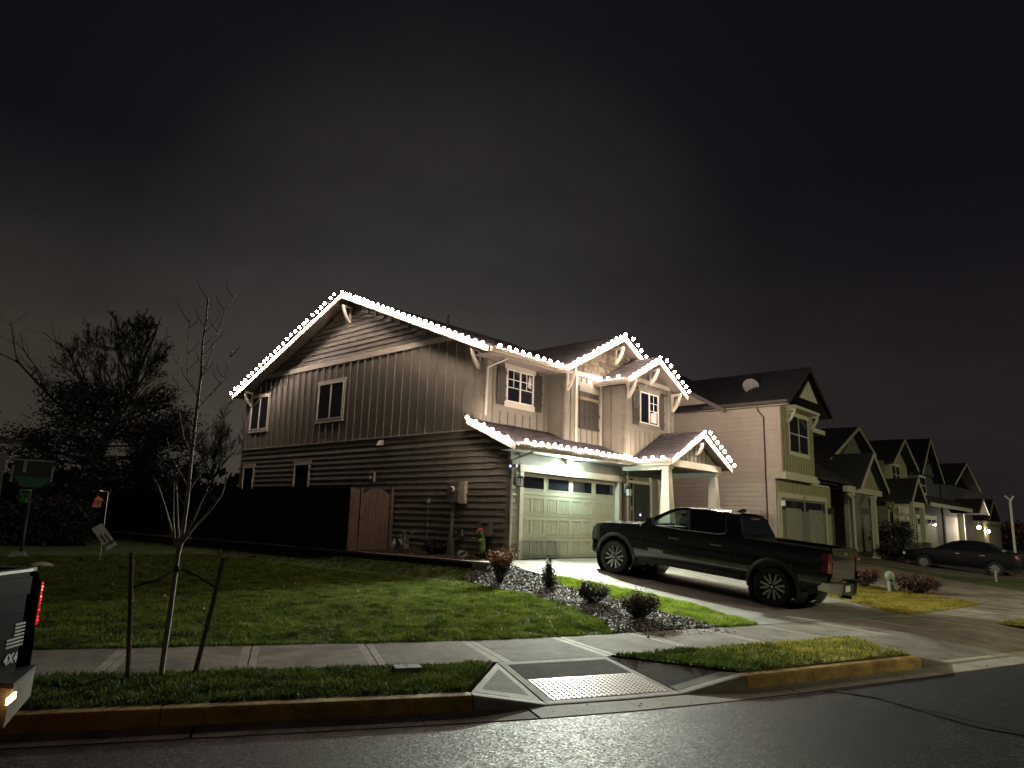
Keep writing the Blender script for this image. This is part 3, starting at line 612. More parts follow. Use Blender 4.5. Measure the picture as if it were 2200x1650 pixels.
def window(parent, T, a0, a1, z0, z1, sash='slide', grille=False, blinds=False, mt=None, casing=True, fm=None, head=.13, sidew=.07, glass=None, curtain=None):
    mt = mt or trim; fm = fm or winframe
    w = group_obj('window', parent)
    if casing:
        MB(T).box(a0-.11, a1+.11, z1, z1+head, 0, .052).build('head_trim', mt, w)
        MB(T).box(a0-.09, a1+.09, z0-head, z0, 0, .048).build('sill', mt, w)
        for q0, q1 in ((a0-sidew, a0), (a1, a1+sidew)): MB(T).box(q0, q1, z0, z1, 0, .044).build('side_trim', mt, w)
    m = MB(T); f = .035
    for b_ in ((a0, a1, z0, z0+f), (a0, a1, z1-f, z1), (a0, a0+f, z0+f, z1-f), (a1-f, a1, z0+f, z1-f)): m.box(*b_, .001, .058)
    mid = (a0+a1)/2; zm = (z0+z1)/2
    m.build('frame', fm, w); m = MB(T)
    if sash == 'slide': m.box(mid-.028, mid+.028, z0+f, z1-f, .002, .052)
    elif sash == 'hung': m.box(a0+f, a1-f, zm-.022, zm+.022, .002, .050)
    elif sash == 'twin': m.box(mid-.03, mid+.03, z0+f, z1-f, .002, .056); m.box(a0+f, mid-.03, zm-.022, zm+.022, .002, .048); m.box(mid+.03, a1-f, zm-.022, zm+.022, .002, .048)
    if sash: m.build('sash', fm, w)
    panes = [(a0+f, mid-.028), (mid+.028, a1-f)] if sash in ('slide', 'twin') else [(a0+f, a1-f)]
    for i, (p0, p1) in enumerate(panes): MB(T).box(p0, p1, z0+f, z1-f, .024, .030).build('pane', glass or glassd, w)
    if grille:
        m = MB(T); g = .011; zr = z1-f-(z1-z0)*.52; zh = z1-f-(z1-z0)*.27
        for k, (p0, p1) in enumerate(panes):
            if grille == 'right' and k == 0: continue
            c = (p0+p1)/2; m.box(c-g, c+g, zr, z1-f, .030, .040); m.box(p0, p1, zr-g, zr+g, .030, .041); m.box(p0, p1, zh-g, zh+g, .030, .0395)
        m.build('grille', fm, w)
    if blinds:
        m = MB(T); p0, p1 = panes[-1]; z = z0+f+.03
        while z < z1-f-.35: m.box(p0+.01, p1-.01, z, z+.004, .0302, .034); z += .05
        m.build('blind', mat('blind_slat', (.06, .06, .065), .6, var=0), w)
    if curtain:
        MB(T).prism(curtain, .0305, .033).build('curtain', mat('curtain_cloth', (.55, .50, .46), .8, var=.1), w)
    return w
def shutter(parent, T, a0, a1, z0, z1, rails=(.18, .5, .84), mt=None):
    s = group_obj('shutter', parent); mt = mt or shutterm; n = 3; w = (a1-a0)/n
    for i in range(n): MB(T).box(a0+w*i+.004, a0+w*(i+1)-.004, z0, z1, .022, .045).build('shutter_board', mt, s)
    for q in rails: z = z0+(z1-z0)*q; MB(T).box(a0-.005, a1+.005, z-.045, z+.045, .045, .068).build('rail', mt, s)
    return s
def bracket(parent, T, a, z, outd, drop, w=.09, mt=None):
    """knee brace under a rake: a along the wall, z top, outd how far it reaches"""
    b = MB(T); b.box(a-w/2, a+w/2, z-drop, z, .0, .085)
    b.box(a-w/2, a+w/2, z-.085, z-.002, .087, outd)
    p0 = (.05, z-drop+.03); p1 = (outd-.04, z-.09)
    # curved diagonal
    k = 6; pts_o = []; pts_i = []
    for i in range(k+1):
        t = i/k; c = p0[0]+(p1[0]-p0[0])*t; zz = p0[1]+(p1[1]-p0[1])*t; sag = .05*math.sin(math.pi*t)
        pts_o.append((c+sag*.5+.035, zz-sag-.03)); pts_i.append((c+sag*.5-.035, zz-sag+.045))
    for i in range(k): b.hull2([(a-w/2+.008, pts_o[i][1], pts_o[i][0]), (a+w/2-.008, pts_o[i][1], pts_o[i][0]), (a+w/2-.008, pts_i[i][1], pts_i[i][0]), (a-w/2+.008, pts_i[i][1], pts_i[i][0])],
                               [(a-w/2+.008, pts_o[i+1][1], pts_o[i+1][0]), (a+w/2-.008, pts_o[i+1][1], pts_o[i+1][0]), (a+w/2-.008, pts_i[i+1][1], pts_i[i+1][0]), (a-w/2+.008, pts_i[i+1][1], pts_i[i+1][0])])
    return b.build('bracket', mt or trim, parent)
def roof_plane(parent, e0, e1, r0_, r1_, mt=None, course=.145, th=.03, deck=.10, name='roof', soff=True, tabs=True):
    """e0,e1 eave corners; r0_,r1_ ridge corners (above e0,e1). Shingle courses stepped, cut into tabs."""
    e0, e1, r0_, r1_ = map(Vector, (e0, e1, r0_, r1_)); mt = mt or shingle
    n = (e1-e0).cross(r0_-e0).normalized()
    if n.z < 0: n = -n
    L = (r0_-e0).length; k = max(1, int(L/course)); m = MB()
    m.hull2([e0-n*deck, e1-n*deck, r1_-n*deck, r0_-n*deck], [e0, e1, r1_, r0_])
    root = m.build(name, mt, parent)
    if soff:
        s = MB(); s.hull2([e0-n*(deck+.012), e1-n*(deck+.012), r1_-n*(deck+.012), r0_-n*(deck+.012)], [e0-n*(deck+.002), e1-n*(deck+.002), r1_-n*(deck+.002), r0_-n*(deck+.002)]); s.build('soffit', soffit, root)
    m = MB()
    for i in range(k):
        f0 = i/k; f1 = min(1, (i+1.12)/k); A = e0.lerp(r0_, f0); B = e1.lerp(r1_, f0); A2 = e0.lerp(r0_, f1); B2 = e1.lerp(r1_, f1)
        W_ = (B-A).length; nt_ = max(1, int(W_/.32)) if tabs else 1; ofs = rng.uniform(0, .32)
        cuts = sorted({0., 1.} | {min(1, max(0, ((j*.32+ofs)/W_))) for j in range(nt_)}) if tabs else [0, 1]
        for j in range(len(cuts)-1):
            c0, c1 = cuts[j]+.002/max(W_, .1), cuts[j+1]-.002/max(W_, .1)
            if (c1-c0)*W_ < .02: continue
            h = .010+rng.uniform(0, .006) + (.006 if rng.random() < .3 else 0)
            a, b, c, d = A.lerp(B, c0), A.lerp(B, c1), A2.lerp(B2, c1), A2.lerp(B2, c0)
            m.hull2([a+n*.001, b+n*.001, c+n*.0005, d+n*.0005], [a+n*h, b+n*h, c+n*.002, d+n*.002])
    s = m.build('shingle', mt, root, fix=False); s['kind'] = 'stuff'
    return root
def fascia(parent, a, b, h=.20, th=.035, mt=None, name='fascia', upv=(0, 0, 1)):
    a = Vector(a); b = Vector(b); m = MB(); d = (b-a).normalized(); m.bar(a-Vector((0, 0, h/2)), b-Vector((0, 0, h/2)), th, h, upv=upv); return m.build(name, mt or fasciam, parent)
def gutter_run(parent, a, b, outv, mt=None, s=.11):
    a = Vector(a); b = Vector(b); o_ = Vector(outv); z = Vector((0, 0, 1)); m = MB()
    prof = [(0, -s), (s*.7, -s), (s, -s*.45), (s*.95, 0), (s*.88, 0), (s*.92, -s*.42), (s*.66, -s+.008), (.008, -s+.008), (.008, 0), (0, 0)]
    m.hull2([a+o_*p+z*q for p, q in prof], [b+o_*p+z*q for p, q in prof]); return m.build('gutter', mt or gutterm, parent)
def downspout(parent, pts, r=.04, mt=None):
    m = MB(); m.tube(pts, r, 4); return m.build('downspout', mt or gutterm, parent)

# ------------------------------------------------------------------ the lit corner house
X1, YB = 8.6, 15.4; PIT = .405
house = thing('house', 'two storey taupe corner house outlined with festive light strings, garage door floodlit', 'house', (0, 0, 0))
yR, zR, yE, zE = 8.18, 9.12, .56, 6.03        # main ridge, front eave (roof top surface)
def zmain(y): return zE+(zR-zE)*(y-yE)/(yR-yE) if y < yR else zR-(zR-zE)*(y-yR)/(15.80-yR)
# solid body
wl = MB(); wl.box(.001, X1, .20, YB, .25, 3.42); wl.box(.001, .55, .001, .2, .25, 2.99); wl.box(5.42, X1, .001, .2, .25, 2.99); wl.box(.55, 5.42, .001, .2, 2.44, 2.99); wl.box(.002, X1-.001, 1.151, YB-.001, 3.42, 5.9)
wl.prism([(1.151, 5.9), (YB-.001, 5.9), (YB-.001, 6.0), (yR, zR-.16), (1.151, 6.08)], .002, X1-.001, 0)
body = wl.build('wall', wallpaint, house)
MB().box(-.03, .50, -.03, .10, -.9, .25).box(5.5, X1+.02, -.03, .10, -.9, .25).box(-.03, .1, .10, YB, -.9, .25).build('foundation', foundm, house)
# side wall, ground floor
SX = FX(0.0); side = group_obj('side_wall', house)
win_up = [(8.27, 9.89, 4.56, 5.92), (13.55, 14.95, 4.50, 5.88)]; win_dn = [(10.10, 11.12, 2.0, 2.95), (14.25, 15.1, 2.0, 2.95)]
holes_dn = [(a-.08, b+.08, z0-.13, z1+.13) for a, b, z0, z1 in win_dn]; holes_up = [(a-.1, b+.1, z0-.13, z1+.13) for a, b, z0, z1 in win_up]
lap_boards(side, SX, .12, YB-.12, .26, 3.46, .188, holes_dn)
MB(SX).box(.0, .12, .2, 3.3, -.02, .036).build('corner_trim', trim if False else siding, side); MB(SX).box(YB-.12, YB+.03, .2, 3.46, -.02, .036).build('corner_trim', siding, side)
MB(SX).box(0.9, YB+.03, 3.47, 3.67, 0, .040).build('belt_board', siding, side); MB(SX).box(.9, YB+.04, 3.672, 3.70, 0, .062).build('belt_cap', trim, side)
battens(side, SX, 1.55, YB-.15, .428, 3.70, lambda a: min(6.60, zmain(a)-.27), holes_up, w=.05, th=.036)
MB(SX).box(1.14, 1.27, 3.75, 5.85, -.01, .034).build('corner_trim', siding, side); MB(SX).box(YB-.12, YB+.03, 3.70, 5.9, -.01, .034).build('corner_trim', siding, side)
yb0 = yE+(6.78+.2-zE)/(zR-zE)*(yR-yE); MB(SX).box(2.3, 14.1, 6.60, 6.78, 0, .044).build('belt_board', trim, side)
lap_boards(side, SX, 0, 20, 6.785, 8.82, .188, top=lambda z: (yE+(z+.22-zE)/(zR-zE)*(yR-yE), 15.80-(z+.22-zE)/(zR-zE)*(15.80-yR)))
for w in win_up: window(side, SX, *w, sash='slide', head=.12)
for w in win_dn: window(side, SX, *w, sash=None, head=.12)
# main roof
XO = -.47
roofF = roof_plane(house, (XO, yE-.02, zE-.01), (9.1, yE-.02, zE-.01), (XO, yR, zR), (9.1, yR, zR), name='roof')
roofB = roof_plane(house, (XO, 15.82, zE-.01), (9.1, 15.82, zE-.01), (XO, yR, zR), (9.1, yR, zR), name='roof', tabs=False)
MB().hull2([(XO, yR-.12, zR-.03), (XO, yR, zR+.045), (XO, yR+.12, zR-.03)], [(9.1, yR-.12, zR-.03), (9.1, yR, zR+.045), (9.1, yR+.12, zR-.03)]).build('ridge_cap', shingle, house)
for (ya, za, yb, zb) in ((yE-.05, zE-.015, yR, zR+.01), (15.85, zE-.015, yR, zR+.01)):
    m = MB(); m.prism([(ya, za-.18), (ya, za), (yb, zb), (yb, zb-.19)], XO-.04, XO-.003, 0); m.build('rake_board', fasciam, house)
fascia(house, (XO, yE-.045, zE-.03), (2.73, yE-.045, zE-.03), .19, .035)
gutter_run(house, (XO, yE-.065, zE-.02), (2.62, yE-.065, zE-.02), (0, -1, 0), fasciam, .13)
m = MB(); m.add([(XO, yE-.03, zE-.20), (9, yE-.03, zE-.20), (9, 1.15, zE-.20), (XO, 1.15, zE-.20)], [(0, 1, 2, 3)]); m.build('soffit', soffit, house, fix=False)
for a, z in ((1.32, zmain(1.32)-.21), (yR, zR-.42), (15.0, zmain(15.0)-.21)): bracket(side, SX, a, z, .42, .62)
MB().tube([(3.2, 6.4, 8.3), (3.2, 6.4, 8.85)], .045, 8).build('vent_pipe', blackm, house)
# upper front wall (window bay)
UF = FY(1.15); upf = group_obj('upper_front_wall', house)
battens(upf, UF, .42, 3.0, .345, 3.86, 5.82, [(.78, 2.42, 4.32, 6.02)])
MB(UF).box(-.005, .10, 3.85, 5.83, 0, .036).build('corner_trim', siding, upf)
window(upf, UF, .98, 2.22, 4.66, 5.68, sash='slide', grille=True, blinds=True, head=.17, curtain=[(1.95, 5.25), (2.03, 5.62), (2.15, 5.56), (2.13, 5.2)])
shutter(upf, UF, .55, .94, 4.52, 5.72); shutter(upf, UF, 2.26, 2.66, 4.52, 5.72)
downspout(upf, [(.34, 1.15-.62, 5.92), (.34, 1.15-.60, 5.80), (.05, 1.06, 5.55), (.05, 1.07, 4.1)], .042)
# first bay (big cross gable)
YG = .5; bay1 = group_obj('gable_bay', house); gx0, gx1 = 3.05, 8.60; gc, gz = 5.93, 7.66; G1 = FY(YG)
m = MB(); m.box(gx0, gx1, YG+.001, 1.2, 3.3, 5.9); sl = (gz-5.93)/(gc-2.62)
m.prism([(gx0, 5.85), (gx1, 5.85), (gx1, gz-sl*(gx1-gc)-.15), (gc, gz-.16), (gx0, gz-sl*(gc-gx0)-.15)], YG+.001, 3.2, 1); m.build('bay_wall', wallpaint, bay1)
battens(bay1, G1, gx0+.62, 5.25, .31, 3.6, 5.86, [(3.76, 4.98, 4.16, 5.70)], ph=0)
for q in (gx0, gx0+.33): MB(G1).box(q, q+(.13 if q == gx0 else .045), 3.5, 5.72, 0, .03).build('corner_trim', siding, bay1)
MB(G1).box(3.62, 3.74, 3.55, 5.87, 0, .034).build('panel_trim', trim, bay1); MB(G1).box(5.02, 5.14, 3.5, 5.87, 0, .034).build('panel_trim', trim, bay1)
MB(G1).box(gx0+.02, 5.9, 5.87, 6.02, 0, .045).build('belt_board', trim, bay1)
MB(G1).box(3.80, 4.96, 5.36, 5.54, .0, .06).build('panel_head', siding, bay1)
sh = group_obj('blind_shutter', bay1)
for i in range(4): MB(G1).box(3.84+.27*i, 3.84+.27*i+.255, 4.12, 5.35, .005, .04).build('shutter_board', shutterm, sh)
for z, dep in ((5.13, .085), (4.62, .08), (4.16, .075)): MB(G1).box(3.80 if z > 4.5 else 3.82, 4.94, z-.05, z+.05, .04, dep).build('rail', shutterm if z < 5 else shake, sh)
# cedar shakes in the gable, one by one
shakes = [mat('brown_shake_%s' % n_, c_, .85, var=.2, scale=5, bump=.4, bscale=50, stretch=(6, 6, 1)) for n_, c_ in (('light', (.20, .165, .12)), ('mid', (.15, .12, .085)), ('deep', (.105, .082, .058)))]
shk = group_obj('shake_gable', bay1); z = 6.03; row = 0
while z < gz-.35:
    hw = (gz-.32-z)/sl; x = gc-hw-.02+(.07 if row % 2 else 0); xe = min(gc+hw, 6.9)
    while x < xe:
        w_ = rng.uniform(.11, .21); x1_ = min(x+w_, xe)
        if x1_-x > .04: dz = rng.uniform(-.012, .012); MB(G1).hull2([(x+.007, z+dz, 0), (x1_-.007, z+dz, 0), (x1_-.007, z+dz, .050), (x+.007, z+dz, .050)], [(x+.007, z+.21, 0), (x1_-.007, z+.21, 0), (x1_-.007, z+.21, .008), (x+.007, z+.21, .008)]).build('shake', shakes[rng.integers(0, 3)], shk)
        x = x1_
    z += .18; row += 1
def gable_roof(parent, xc, zc, xl, xr, ze, yf, yb, rakes=True, tabs=True, h=.20, yb2=None):
    zl = ze; zr = zc-(zc-ze)*(xr-xc)/(xc-xl)
    roof_plane(parent, (xl, yf, zl), (xl, yb2 or yb, zl), (xc, yf, zc), (xc, yb, zc), tabs=tabs); roof_plane(parent, (xr, yf, zr), (xr, yb2 or yb, zr), (xc, yf, zc), (xc, yb, zc), tabs=tabs)
    m = MB(); m.hull2([(xc-.1, yf, zc-.03), (xc, yf, zc+.04), (xc+.1, yf, zc-.03)], [(xc-.1, yb, zc-.03), (xc, yb, zc+.04), (xc+.1, yb, zc-.03)]); m.build('ridge_cap', shingle, parent)
    if rakes:
        for xe, zz in ((xl, zl), (xr, zr)):
            sg = 1 if xe > xc else -1
            m = MB(); m.prism([(xc, zc+.012), (xe+sg*.02, zz-.005), (xe+sg*.02, zz-h*.95), (xc, zc-h*1.1)], yf-.042, yf-.004, 1); m.build('rake_board', fasciam, parent)
gable_roof(bay1, gc, gz, 2.64, 9.22, 5.94, .10, 5.0, yb2=1.2)
bracket(bay1, G1, gx0+.10, gz-sl*(gc-gx0-.1)-.22, .40, .72); bracket(bay1, G1, gc, gz-.42, .40, .60)
# its side face and the short return eave
MB(frame((gx0, 0, 0), (0, 1, 0), (0, 0, 1), (-1, 0, 0))).box(YG-.0, YG+.11, 3.5, 5.72, 0, .03).build('corner_trim', siding, bay1)
fascia(bay1, (2.68, .13, 5.93), (2.68, .60, 5.93), .18, .035); gutter_run(bay1, (2.66, .10, 5.93), (2.66, .50, 5.93), (-1, 0, 0), fasciam, .12)
# second bay (small gable in front)
YH = -.40; bay2 = group_obj('small_gable_bay', house); hx0, hx1 = 5.20, 8.40; hc, hz = 6.76, 6.88; G2 = FY(YH); sl2 = (hz-5.82)/(hc-4.74)
m = MB(); m.box(hx0, hx1, YH+.001, .6, 2.98, 5.75); m.prism([(hx0, 5.7), (hx1, 5.7), (hx1, hz-sl2*(hx1-hc)-.14), (hc, hz-.15), (hx0, hz-sl2*(hc-hx0)-.14)], YH+.001, .6, 1); m.build('bay_wall', wallpaint, bay2)
def top2(a): return hz-sl2*abs(a-hc)-.22
battens(bay2, G2, hx0+.34, hx1-.1, .30, 3.3, lambda a: top2(a) if False else min(5.93, top2(a)), [(5.55, 7.72, 4.24, 5.86)])
MB(G2).box(hx0, hx0+.12, 3.2, 5.6, 0, .03).build('corner_trim', siding, bay2); MB(G2).box(hx1-.12, hx1, 3.8, 5.55, 0, .03).build('corner_trim', siding, bay2)
S2 = frame((hx0, 0, 0), (0, 1, 0), (0, 0, 1), (-1, 0, 0)); MB(S2).box(YH, YH+.1, 3.2, 5.62, 0, .03).build('corner_trim', siding, bay2); MB(S2).box(.12, .17, 3.3, 5.62, 0, .022).build('batten', siding, bay2)
MB(G2).box(hx0+.3, hx1-.25, 5.94, 6.08, 0, .045).build('belt_board', trim, bay2)
window(bay2, G2, 6.10, 7.30, 4.52, 5.62, sash='slide', grille='right', head=.15, mt=siding, glass=None, curtain=[(6.80, 4.60), (6.80, 4.93), (7.20, 5.02), (7.20, 4.60)])
shutter(bay2, G2, 5.66, 6.03, 4.42, 5.66); shutter(bay2, G2, 7.38, 7.72, 4.42, 5.66)
gable_roof(bay2, hc, hz, 4.76, 8.76, 5.83, -.80, 1.2)
for a in (hx0+.12, hc, hx1-.08): bracket(bay2, G2, a, (top2(a)-.0) if a != hc else hz-.40, .40, .66 if a != hc else .52)
fascia(bay2, (4.79, -.76, 5.82), (4.79, .49, 5.82), .17, .03); gutter_run(bay2, (4.78, -.80, 5.83), (4.78, .49, 5.83), (-1, 0, 0), fasciam, .12)
# lower roof over the garage
zg = lambda y: 3.44+.43*y
roof_plane(house, (XO, -.62, zg(-.62)), (5.6, -.62, zg(-.62)), (XO, 1.14, zg(1.14)), (5.6, 1.14, zg(1.14)))
m = MB(); m.prism([(-.66, zg(-.66)-.02), (1.3, zg(1.3)-.02+.02), (1.3, zg(1.3)-.20), (-.66, zg(-.66)-.22)], XO-.04, XO-.003, 0); m.build('rake_board', fasciam, house)
fascia(house, (XO, -.645, zg(-.62)-.02), (5.42, -.645, zg(-.62)-.02), .18, .035); gutter_run(house, (XO, -.665, zg(-.62)), (5.34, -.665, zg(-.62)), (0, -1, 0), fasciam, .12)
m = MB(); m.add([(XO, -.62, zg(-.62)-.19), (5.5, -.62, zg(-.62)-.19), (5.5, 0, zg(-.62)-.19), (XO, 0, zg(-.62)-.19)], [(0, 1, 2, 3)]); m.build('soffit', soffit, house, fix=False)
m = MB(); m.prism([(-.0, 2.98), (0, 3.2), (1.14, 3.65), (1.14, 2.98)], .0, .3, 0); m.build('wall', wallpaint, house)
downspout(house, [(.28, -.60, 3.02), (.28, -.58, 2.95), (.03, -.07, 2.74), (.03, -.06, .1)], .042)
# porch
porch = group_obj('porch', house); pc, pz, pxl, pxr, pyf = 7.55, 4.26, 5.42, 9.68, -2.02
gable_roof(porch, pc, pz, pxl, pxr, 3.17, pyf, -.41, h=.19)
fascia(porch, (5.45, -1.98, 3.16), (5.45, -.64, 3.16), .18, .03); gutter_run(porch, (5.43, -2.0, 3.17), (5.43, -.70, 3.17), (-1, 0, 0), fasciam, .12)
MB().box(5.60, 9.26, -1.84, -1.50, 2.98, 3.20).build('beam', trim, porch); MB().box(5.66, 5.88, -1.495, -.02, 2.85, 3.0).build('beam', trim, porch); MB().box(8.98, 9.20, -1.495, -.02, 2.85, 3.0).build('beam', trim, porch)
MB().box(5.5, 9.4, -1.495, -.0, 3.005, 3.03).build('porch_ceiling', siding, porch)
G3 = FY(-1.70); m = MB(); m.prism([(5.75, 3.20), (9.25, 3.20), (pc, pz-.14)], -1.70, -1.66, 1); m.build('gable_infill', wallpaint, porch)
battens(porch, G3, 6.1, 9.1, .28, 3.20, lambda a: pz-.18-abs(a-pc)*.51); bracket(porch, G3, pc, pz-.38, .34, .42)
for cx in (5.79, 9.04):
    col_ = group_obj('porch_column', porch); m = MB(); b_, t_ = .235, .11
    m.hull2([(cx-b_, -1.63-b_, .10), (cx+b_, -1.63-b_, .10), (cx+b_, -1.63+b_, .10), (cx-b_, -1.63+b_, .10)], [(cx-t_, -1.63-t_, 2.87), (cx+t_, -1.63-t_, 2.87), (cx+t_, -1.63+t_, 2.87), (cx-t_, -1.63+t_, 2.87)]); m.build('shaft', trim, col_)
    MB().box(cx-.15, cx+.15, -1.78, -1.48, 2.875, 2.975).build('cap', trim, col_); MB().box(cx-.30, cx+.30, -1.93, -1.33, -.35, .10).build('base', trim, col_)
MB().box(5.35, 9.5, -2.15, -.02, -.45, .05).build('porch_slab', concpale, porch)
# garage front wall
FR = FY(0.0); gar = group_obj('garage_wall', house)
lap_boards(gar, FR, .10, .42, .27, 2.95, .188); lap_boards(gar, FR, 5.64, 5.90, .27, 2.95, .188)
MB(FR).box(.0, .10, .2, 2.97, 0, .035).build('corner_trim', siding, gar); MB(FR).box(5.90, 5.99, .2, 2.97, 0, .035).build('corner_trim', trim, gar)
MB(FR).box(.43, 5.63, 2.66, 2.97, 0, .018).build('frieze', siding, gar)
MB(FR).box(.40, 5.66, 2.46, 2.655, .02, .055).build('head_trim', trim, gar)
for a in (.42, 5.40): MB(FR).box(a, a+.14, -.0, 2.45, .02, .05).build('side_trim', trim, gar)
MB().box(.505, .56, -.018, .17, 0, 2.44).build('jamb', trim, gar); MB().box(5.41, 5.52, -.018, .17, 0, 2.44).build('jamb', trim, gar)
# the door: recess by cutting the look with a proud surround; door face sits 12 cm in
door = group_obj('garage_door', house); DF = FY(.13); gx_0, gx_1 = .56, 5.41
ph = 2.44/4; MB(DF).box(gx_0, gx_1, 0.02, 2.44, -.06, -.02).build('door_core', gdoor, door)
slots = []
wd = (gx_1-gx_0)/4
for r_ in range(4):
    z0 = .02+r_*.605; z1 = z0+.597; sec = MB(DF)
    # rails and stiles stand proud of recessed panels
    if r_ < 3:
        ps = []
        for g in range(4):
            b0 = gx_0+wd*g
            for q in range(2): ps.append((b0+.10+q*(wd/2-.02), b0+.10+q*(wd/2-.02)+wd/2-.16))
        pz0, pz1 = z0+.09, z1-.09
    else:
        ps = [(gx_0+wd*g+.10, gx_0+wd*(g+1)-.10) for g in range(4)]; pz0, pz1 = z0+.17, z1-.09
    sec.box(gx_0, gx_1, z0, pz0, -.02, .0); sec.box(gx_0, gx_1, pz1, z1, -.02, .0); x = gx_0
    for a, b in ps: sec.box(x, a, pz0, pz1, -.02, .0); x = b
    sec.box(x, gx_1, pz0, pz1, -.02, .0)
    if r_ < 3: sec.box(gx_0, gx_1, z1, z1+.004, -.02, .006)
    sect = sec.build('door_section', gdoor, door)
    for a, b in ps:
        if r_ < 3:
            m = MB(DF)
            for w0, w1, y0, y1 in ((a, b, pz0, pz0+.02), (a, b, pz1-.02, pz1), (a, a+.02, pz0+.02, pz1-.02), (b-.02, b, pz0+.02, pz1-.02)): m.box(w0, w1, y0, y1, -.019, .007)
            n = 6; w = (b-a-.04)/n
            for i in range(n): m.box(a+.02+w*i+.004, a+.02+w*(i+1)-.004, pz0+.02, pz1-.02, -.019, -.004)
            m.build('panel', gdoor, sect)
        else:
            m = MB(DF)
            for w0, w1, y0, y1 in ((a-.03, b+.03, pz0-.03, pz0), (a-.03, b+.03, pz1, pz1+.03), (a-.03, a, pz0, pz1), (b, b+.03, pz0, pz1)): m.box(w0, w1, y0, y1, -.019, .012)
            m.build('pane_frame', gdoor, sect); MB(DF).box(a, b, pz0, pz1, -.018, -.008).build('pane', glassd, sect)
# wall lanterns
lanterng = mat('lantern_glass', (.75, .78, .74), .15, var=0, spec=.6)
for cx in (.27, 5.80):
    L = group_obj('wall_lantern', house); T = frame((cx, 0, 0), (1, 0, 0), (0, 0, 1), (0, -1, 0)); z = 2.0
    MB(T).box(-.06, .06, z+.10, z+.42, .035, .055).build('back_plate', blackm if cx < 1 else trim, L)
    m = MB(T); m.tube([(0, z+.34, .05), (0, z+.36, .14), (0, z+.31, .17)], .012, 6); m.box(-.09, .09, z+.24, z+.27, .08, .26); m.box(-.06, .06, z+.27, z+.31, .11, .23)
    m.box(-.075, .075, z, z+.02, .095, .245)
    for i in (-1, 1):
        for j in (-1, 1): m.box(i*.068-.007, i*.068+.007, z+.02, z+.24, .17+j*.068-.007, .17+j*.068+.007)
    m.build('lantern_frame', blackm, L); m = MB(T); m.box(-.06, .06, z+.02, z+.24, .11, .23); m.build('lantern_glass', lanterng, L)
# bright flood over the garage door
floodm = mat('flood_lens', (.9, .95, .9), .3, var=0, emit=(.78, 1.0, .88), estr=60)
fl = group_obj('flood_lamp', house); MB().box(2.52, 2.98, -.05, -.0, 2.72, 2.92).build('base', trim, fl)
for cx in (2.58, 2.92):
    m = MB(); m.lathe([(.02, -.10), (.05, -.07), (.062, 0)], (cx, -.16, 2.83), (0, -1, -.45), 14); m.tube([(cx, -.04, 2.84), (cx, -.10, 2.86)], .015, 6); m.build('lamp_head', trim, fl)
    m = MB(); m.lathe([(.0, .002), (.058, .002)], (cx, -.16, 2.83), (0, -1, -.45), 14); m.build('lens', floodm, fl, fix=False)
for k, cx in enumerate((2.58, 2.92)):
    ld = bpy.data.lights.new('flood_light', 'SPOT'); ld.energy = FLOOD_W*(1 if k == 0 else .42); ld.color = (.90, 1.0, .84); ld.spot_size = R(128); ld.spot_blend = 1.0; ld.shadow_soft_size = .045
    lo = bpy.data.objects.new('flood_light', ld); COL.objects.link(lo); lo.parent = fl; lo.location = Vector((cx, -.20, 2.79))
    lo.rotation_euler = Vector((-.80, -1, -.27) if k == 0 else (.02, -1, -.33)).to_track_quat('-Z', 'Y').to_euler()
ld = bpy.data.lights.new('flood_spill', 'POINT'); ld.energy = 170; ld.color = (.72, 1.0, .86); ld.shadow_soft_size = .06
lo = bpy.data.objects.new('flood_spill', ld); COL.objects.link(lo); lo.parent = fl; lo.location = Vector((2.75, -.24, 2.72))
# corner sensor spots with violet lenses
cs = group_obj('corner_camera', house); vio = mat('violet_lens', (.2, .15, .6), .2, var=0, emit=(.40, .30, 1.0), estr=2.2)
MB().box(.0, .11, -.10, -.036, 2.52, 2.62).build('base', blackm, cs)
for c, ax in (((.13, -.14, 2.58), (.5, -1, -.1)), ((-.08, -.10, 2.56), (-1, -.6, -.1))):
    m = MB(); m.lathe([(.0, -.09), (.035, -.08), (.042, 0), (.036, .004)], c, ax, 12); m.build('spot_head', blackm, cs); m = MB(); m.lathe([(0, .006), (.036, .006)], c, ax, 12); m.build('lens', vio, cs, fix=False)
# entry: dark front door, sidelight, casing, window
ent = group_obj('entry', house); darkdoor = mat('front_door_paint', (.028, .030, .026), .45, var=.05)
fd = group_obj('front_door', house); MB(FR).box(6.40, 7.36, .06, 2.45, .0, .03).build('door_leaf', darkdoor, fd)
for z0, z1 in ((.25, .95), (1.1, 2.2)):
    for a in (6.5, 6.93): MB(FR).box(a, a+.33, z0, z1, .03, .042).build('door_panel', darkdoor, fd)
MB(FR).box(6.5, 6.56, 1.05, 1.25, .03, .06).build('keypad', blackm, fd); MB(FR).box(6.70, 6.73, 1.38, 1.44, .042, .06).build('keypad_light', mat('keypad_led', (.2, .2, .8), .3, var=0, emit=(.45, .4, 1), estr=6), fd)
MB(FR).box(7.38, 7.50, .05, 2.72, 0, .05).box(6.02, 7.5, 2.47, 2.56, .0, .04).build('casing', trim, ent)
MB(FR).box(6.06, 6.34, .3, 2.9, .0, .03).build('sidelight_panel', siding, ent)
for z in (.6, 1.15, 1.7, 2.25): MB(FR).box(6.13, 6.25, z, z+.38, .03, .036).build('pane', glassd, ent)
window(ent, FR, 8.02, 8.42, .95, 2.6, sash=None, head=.1)
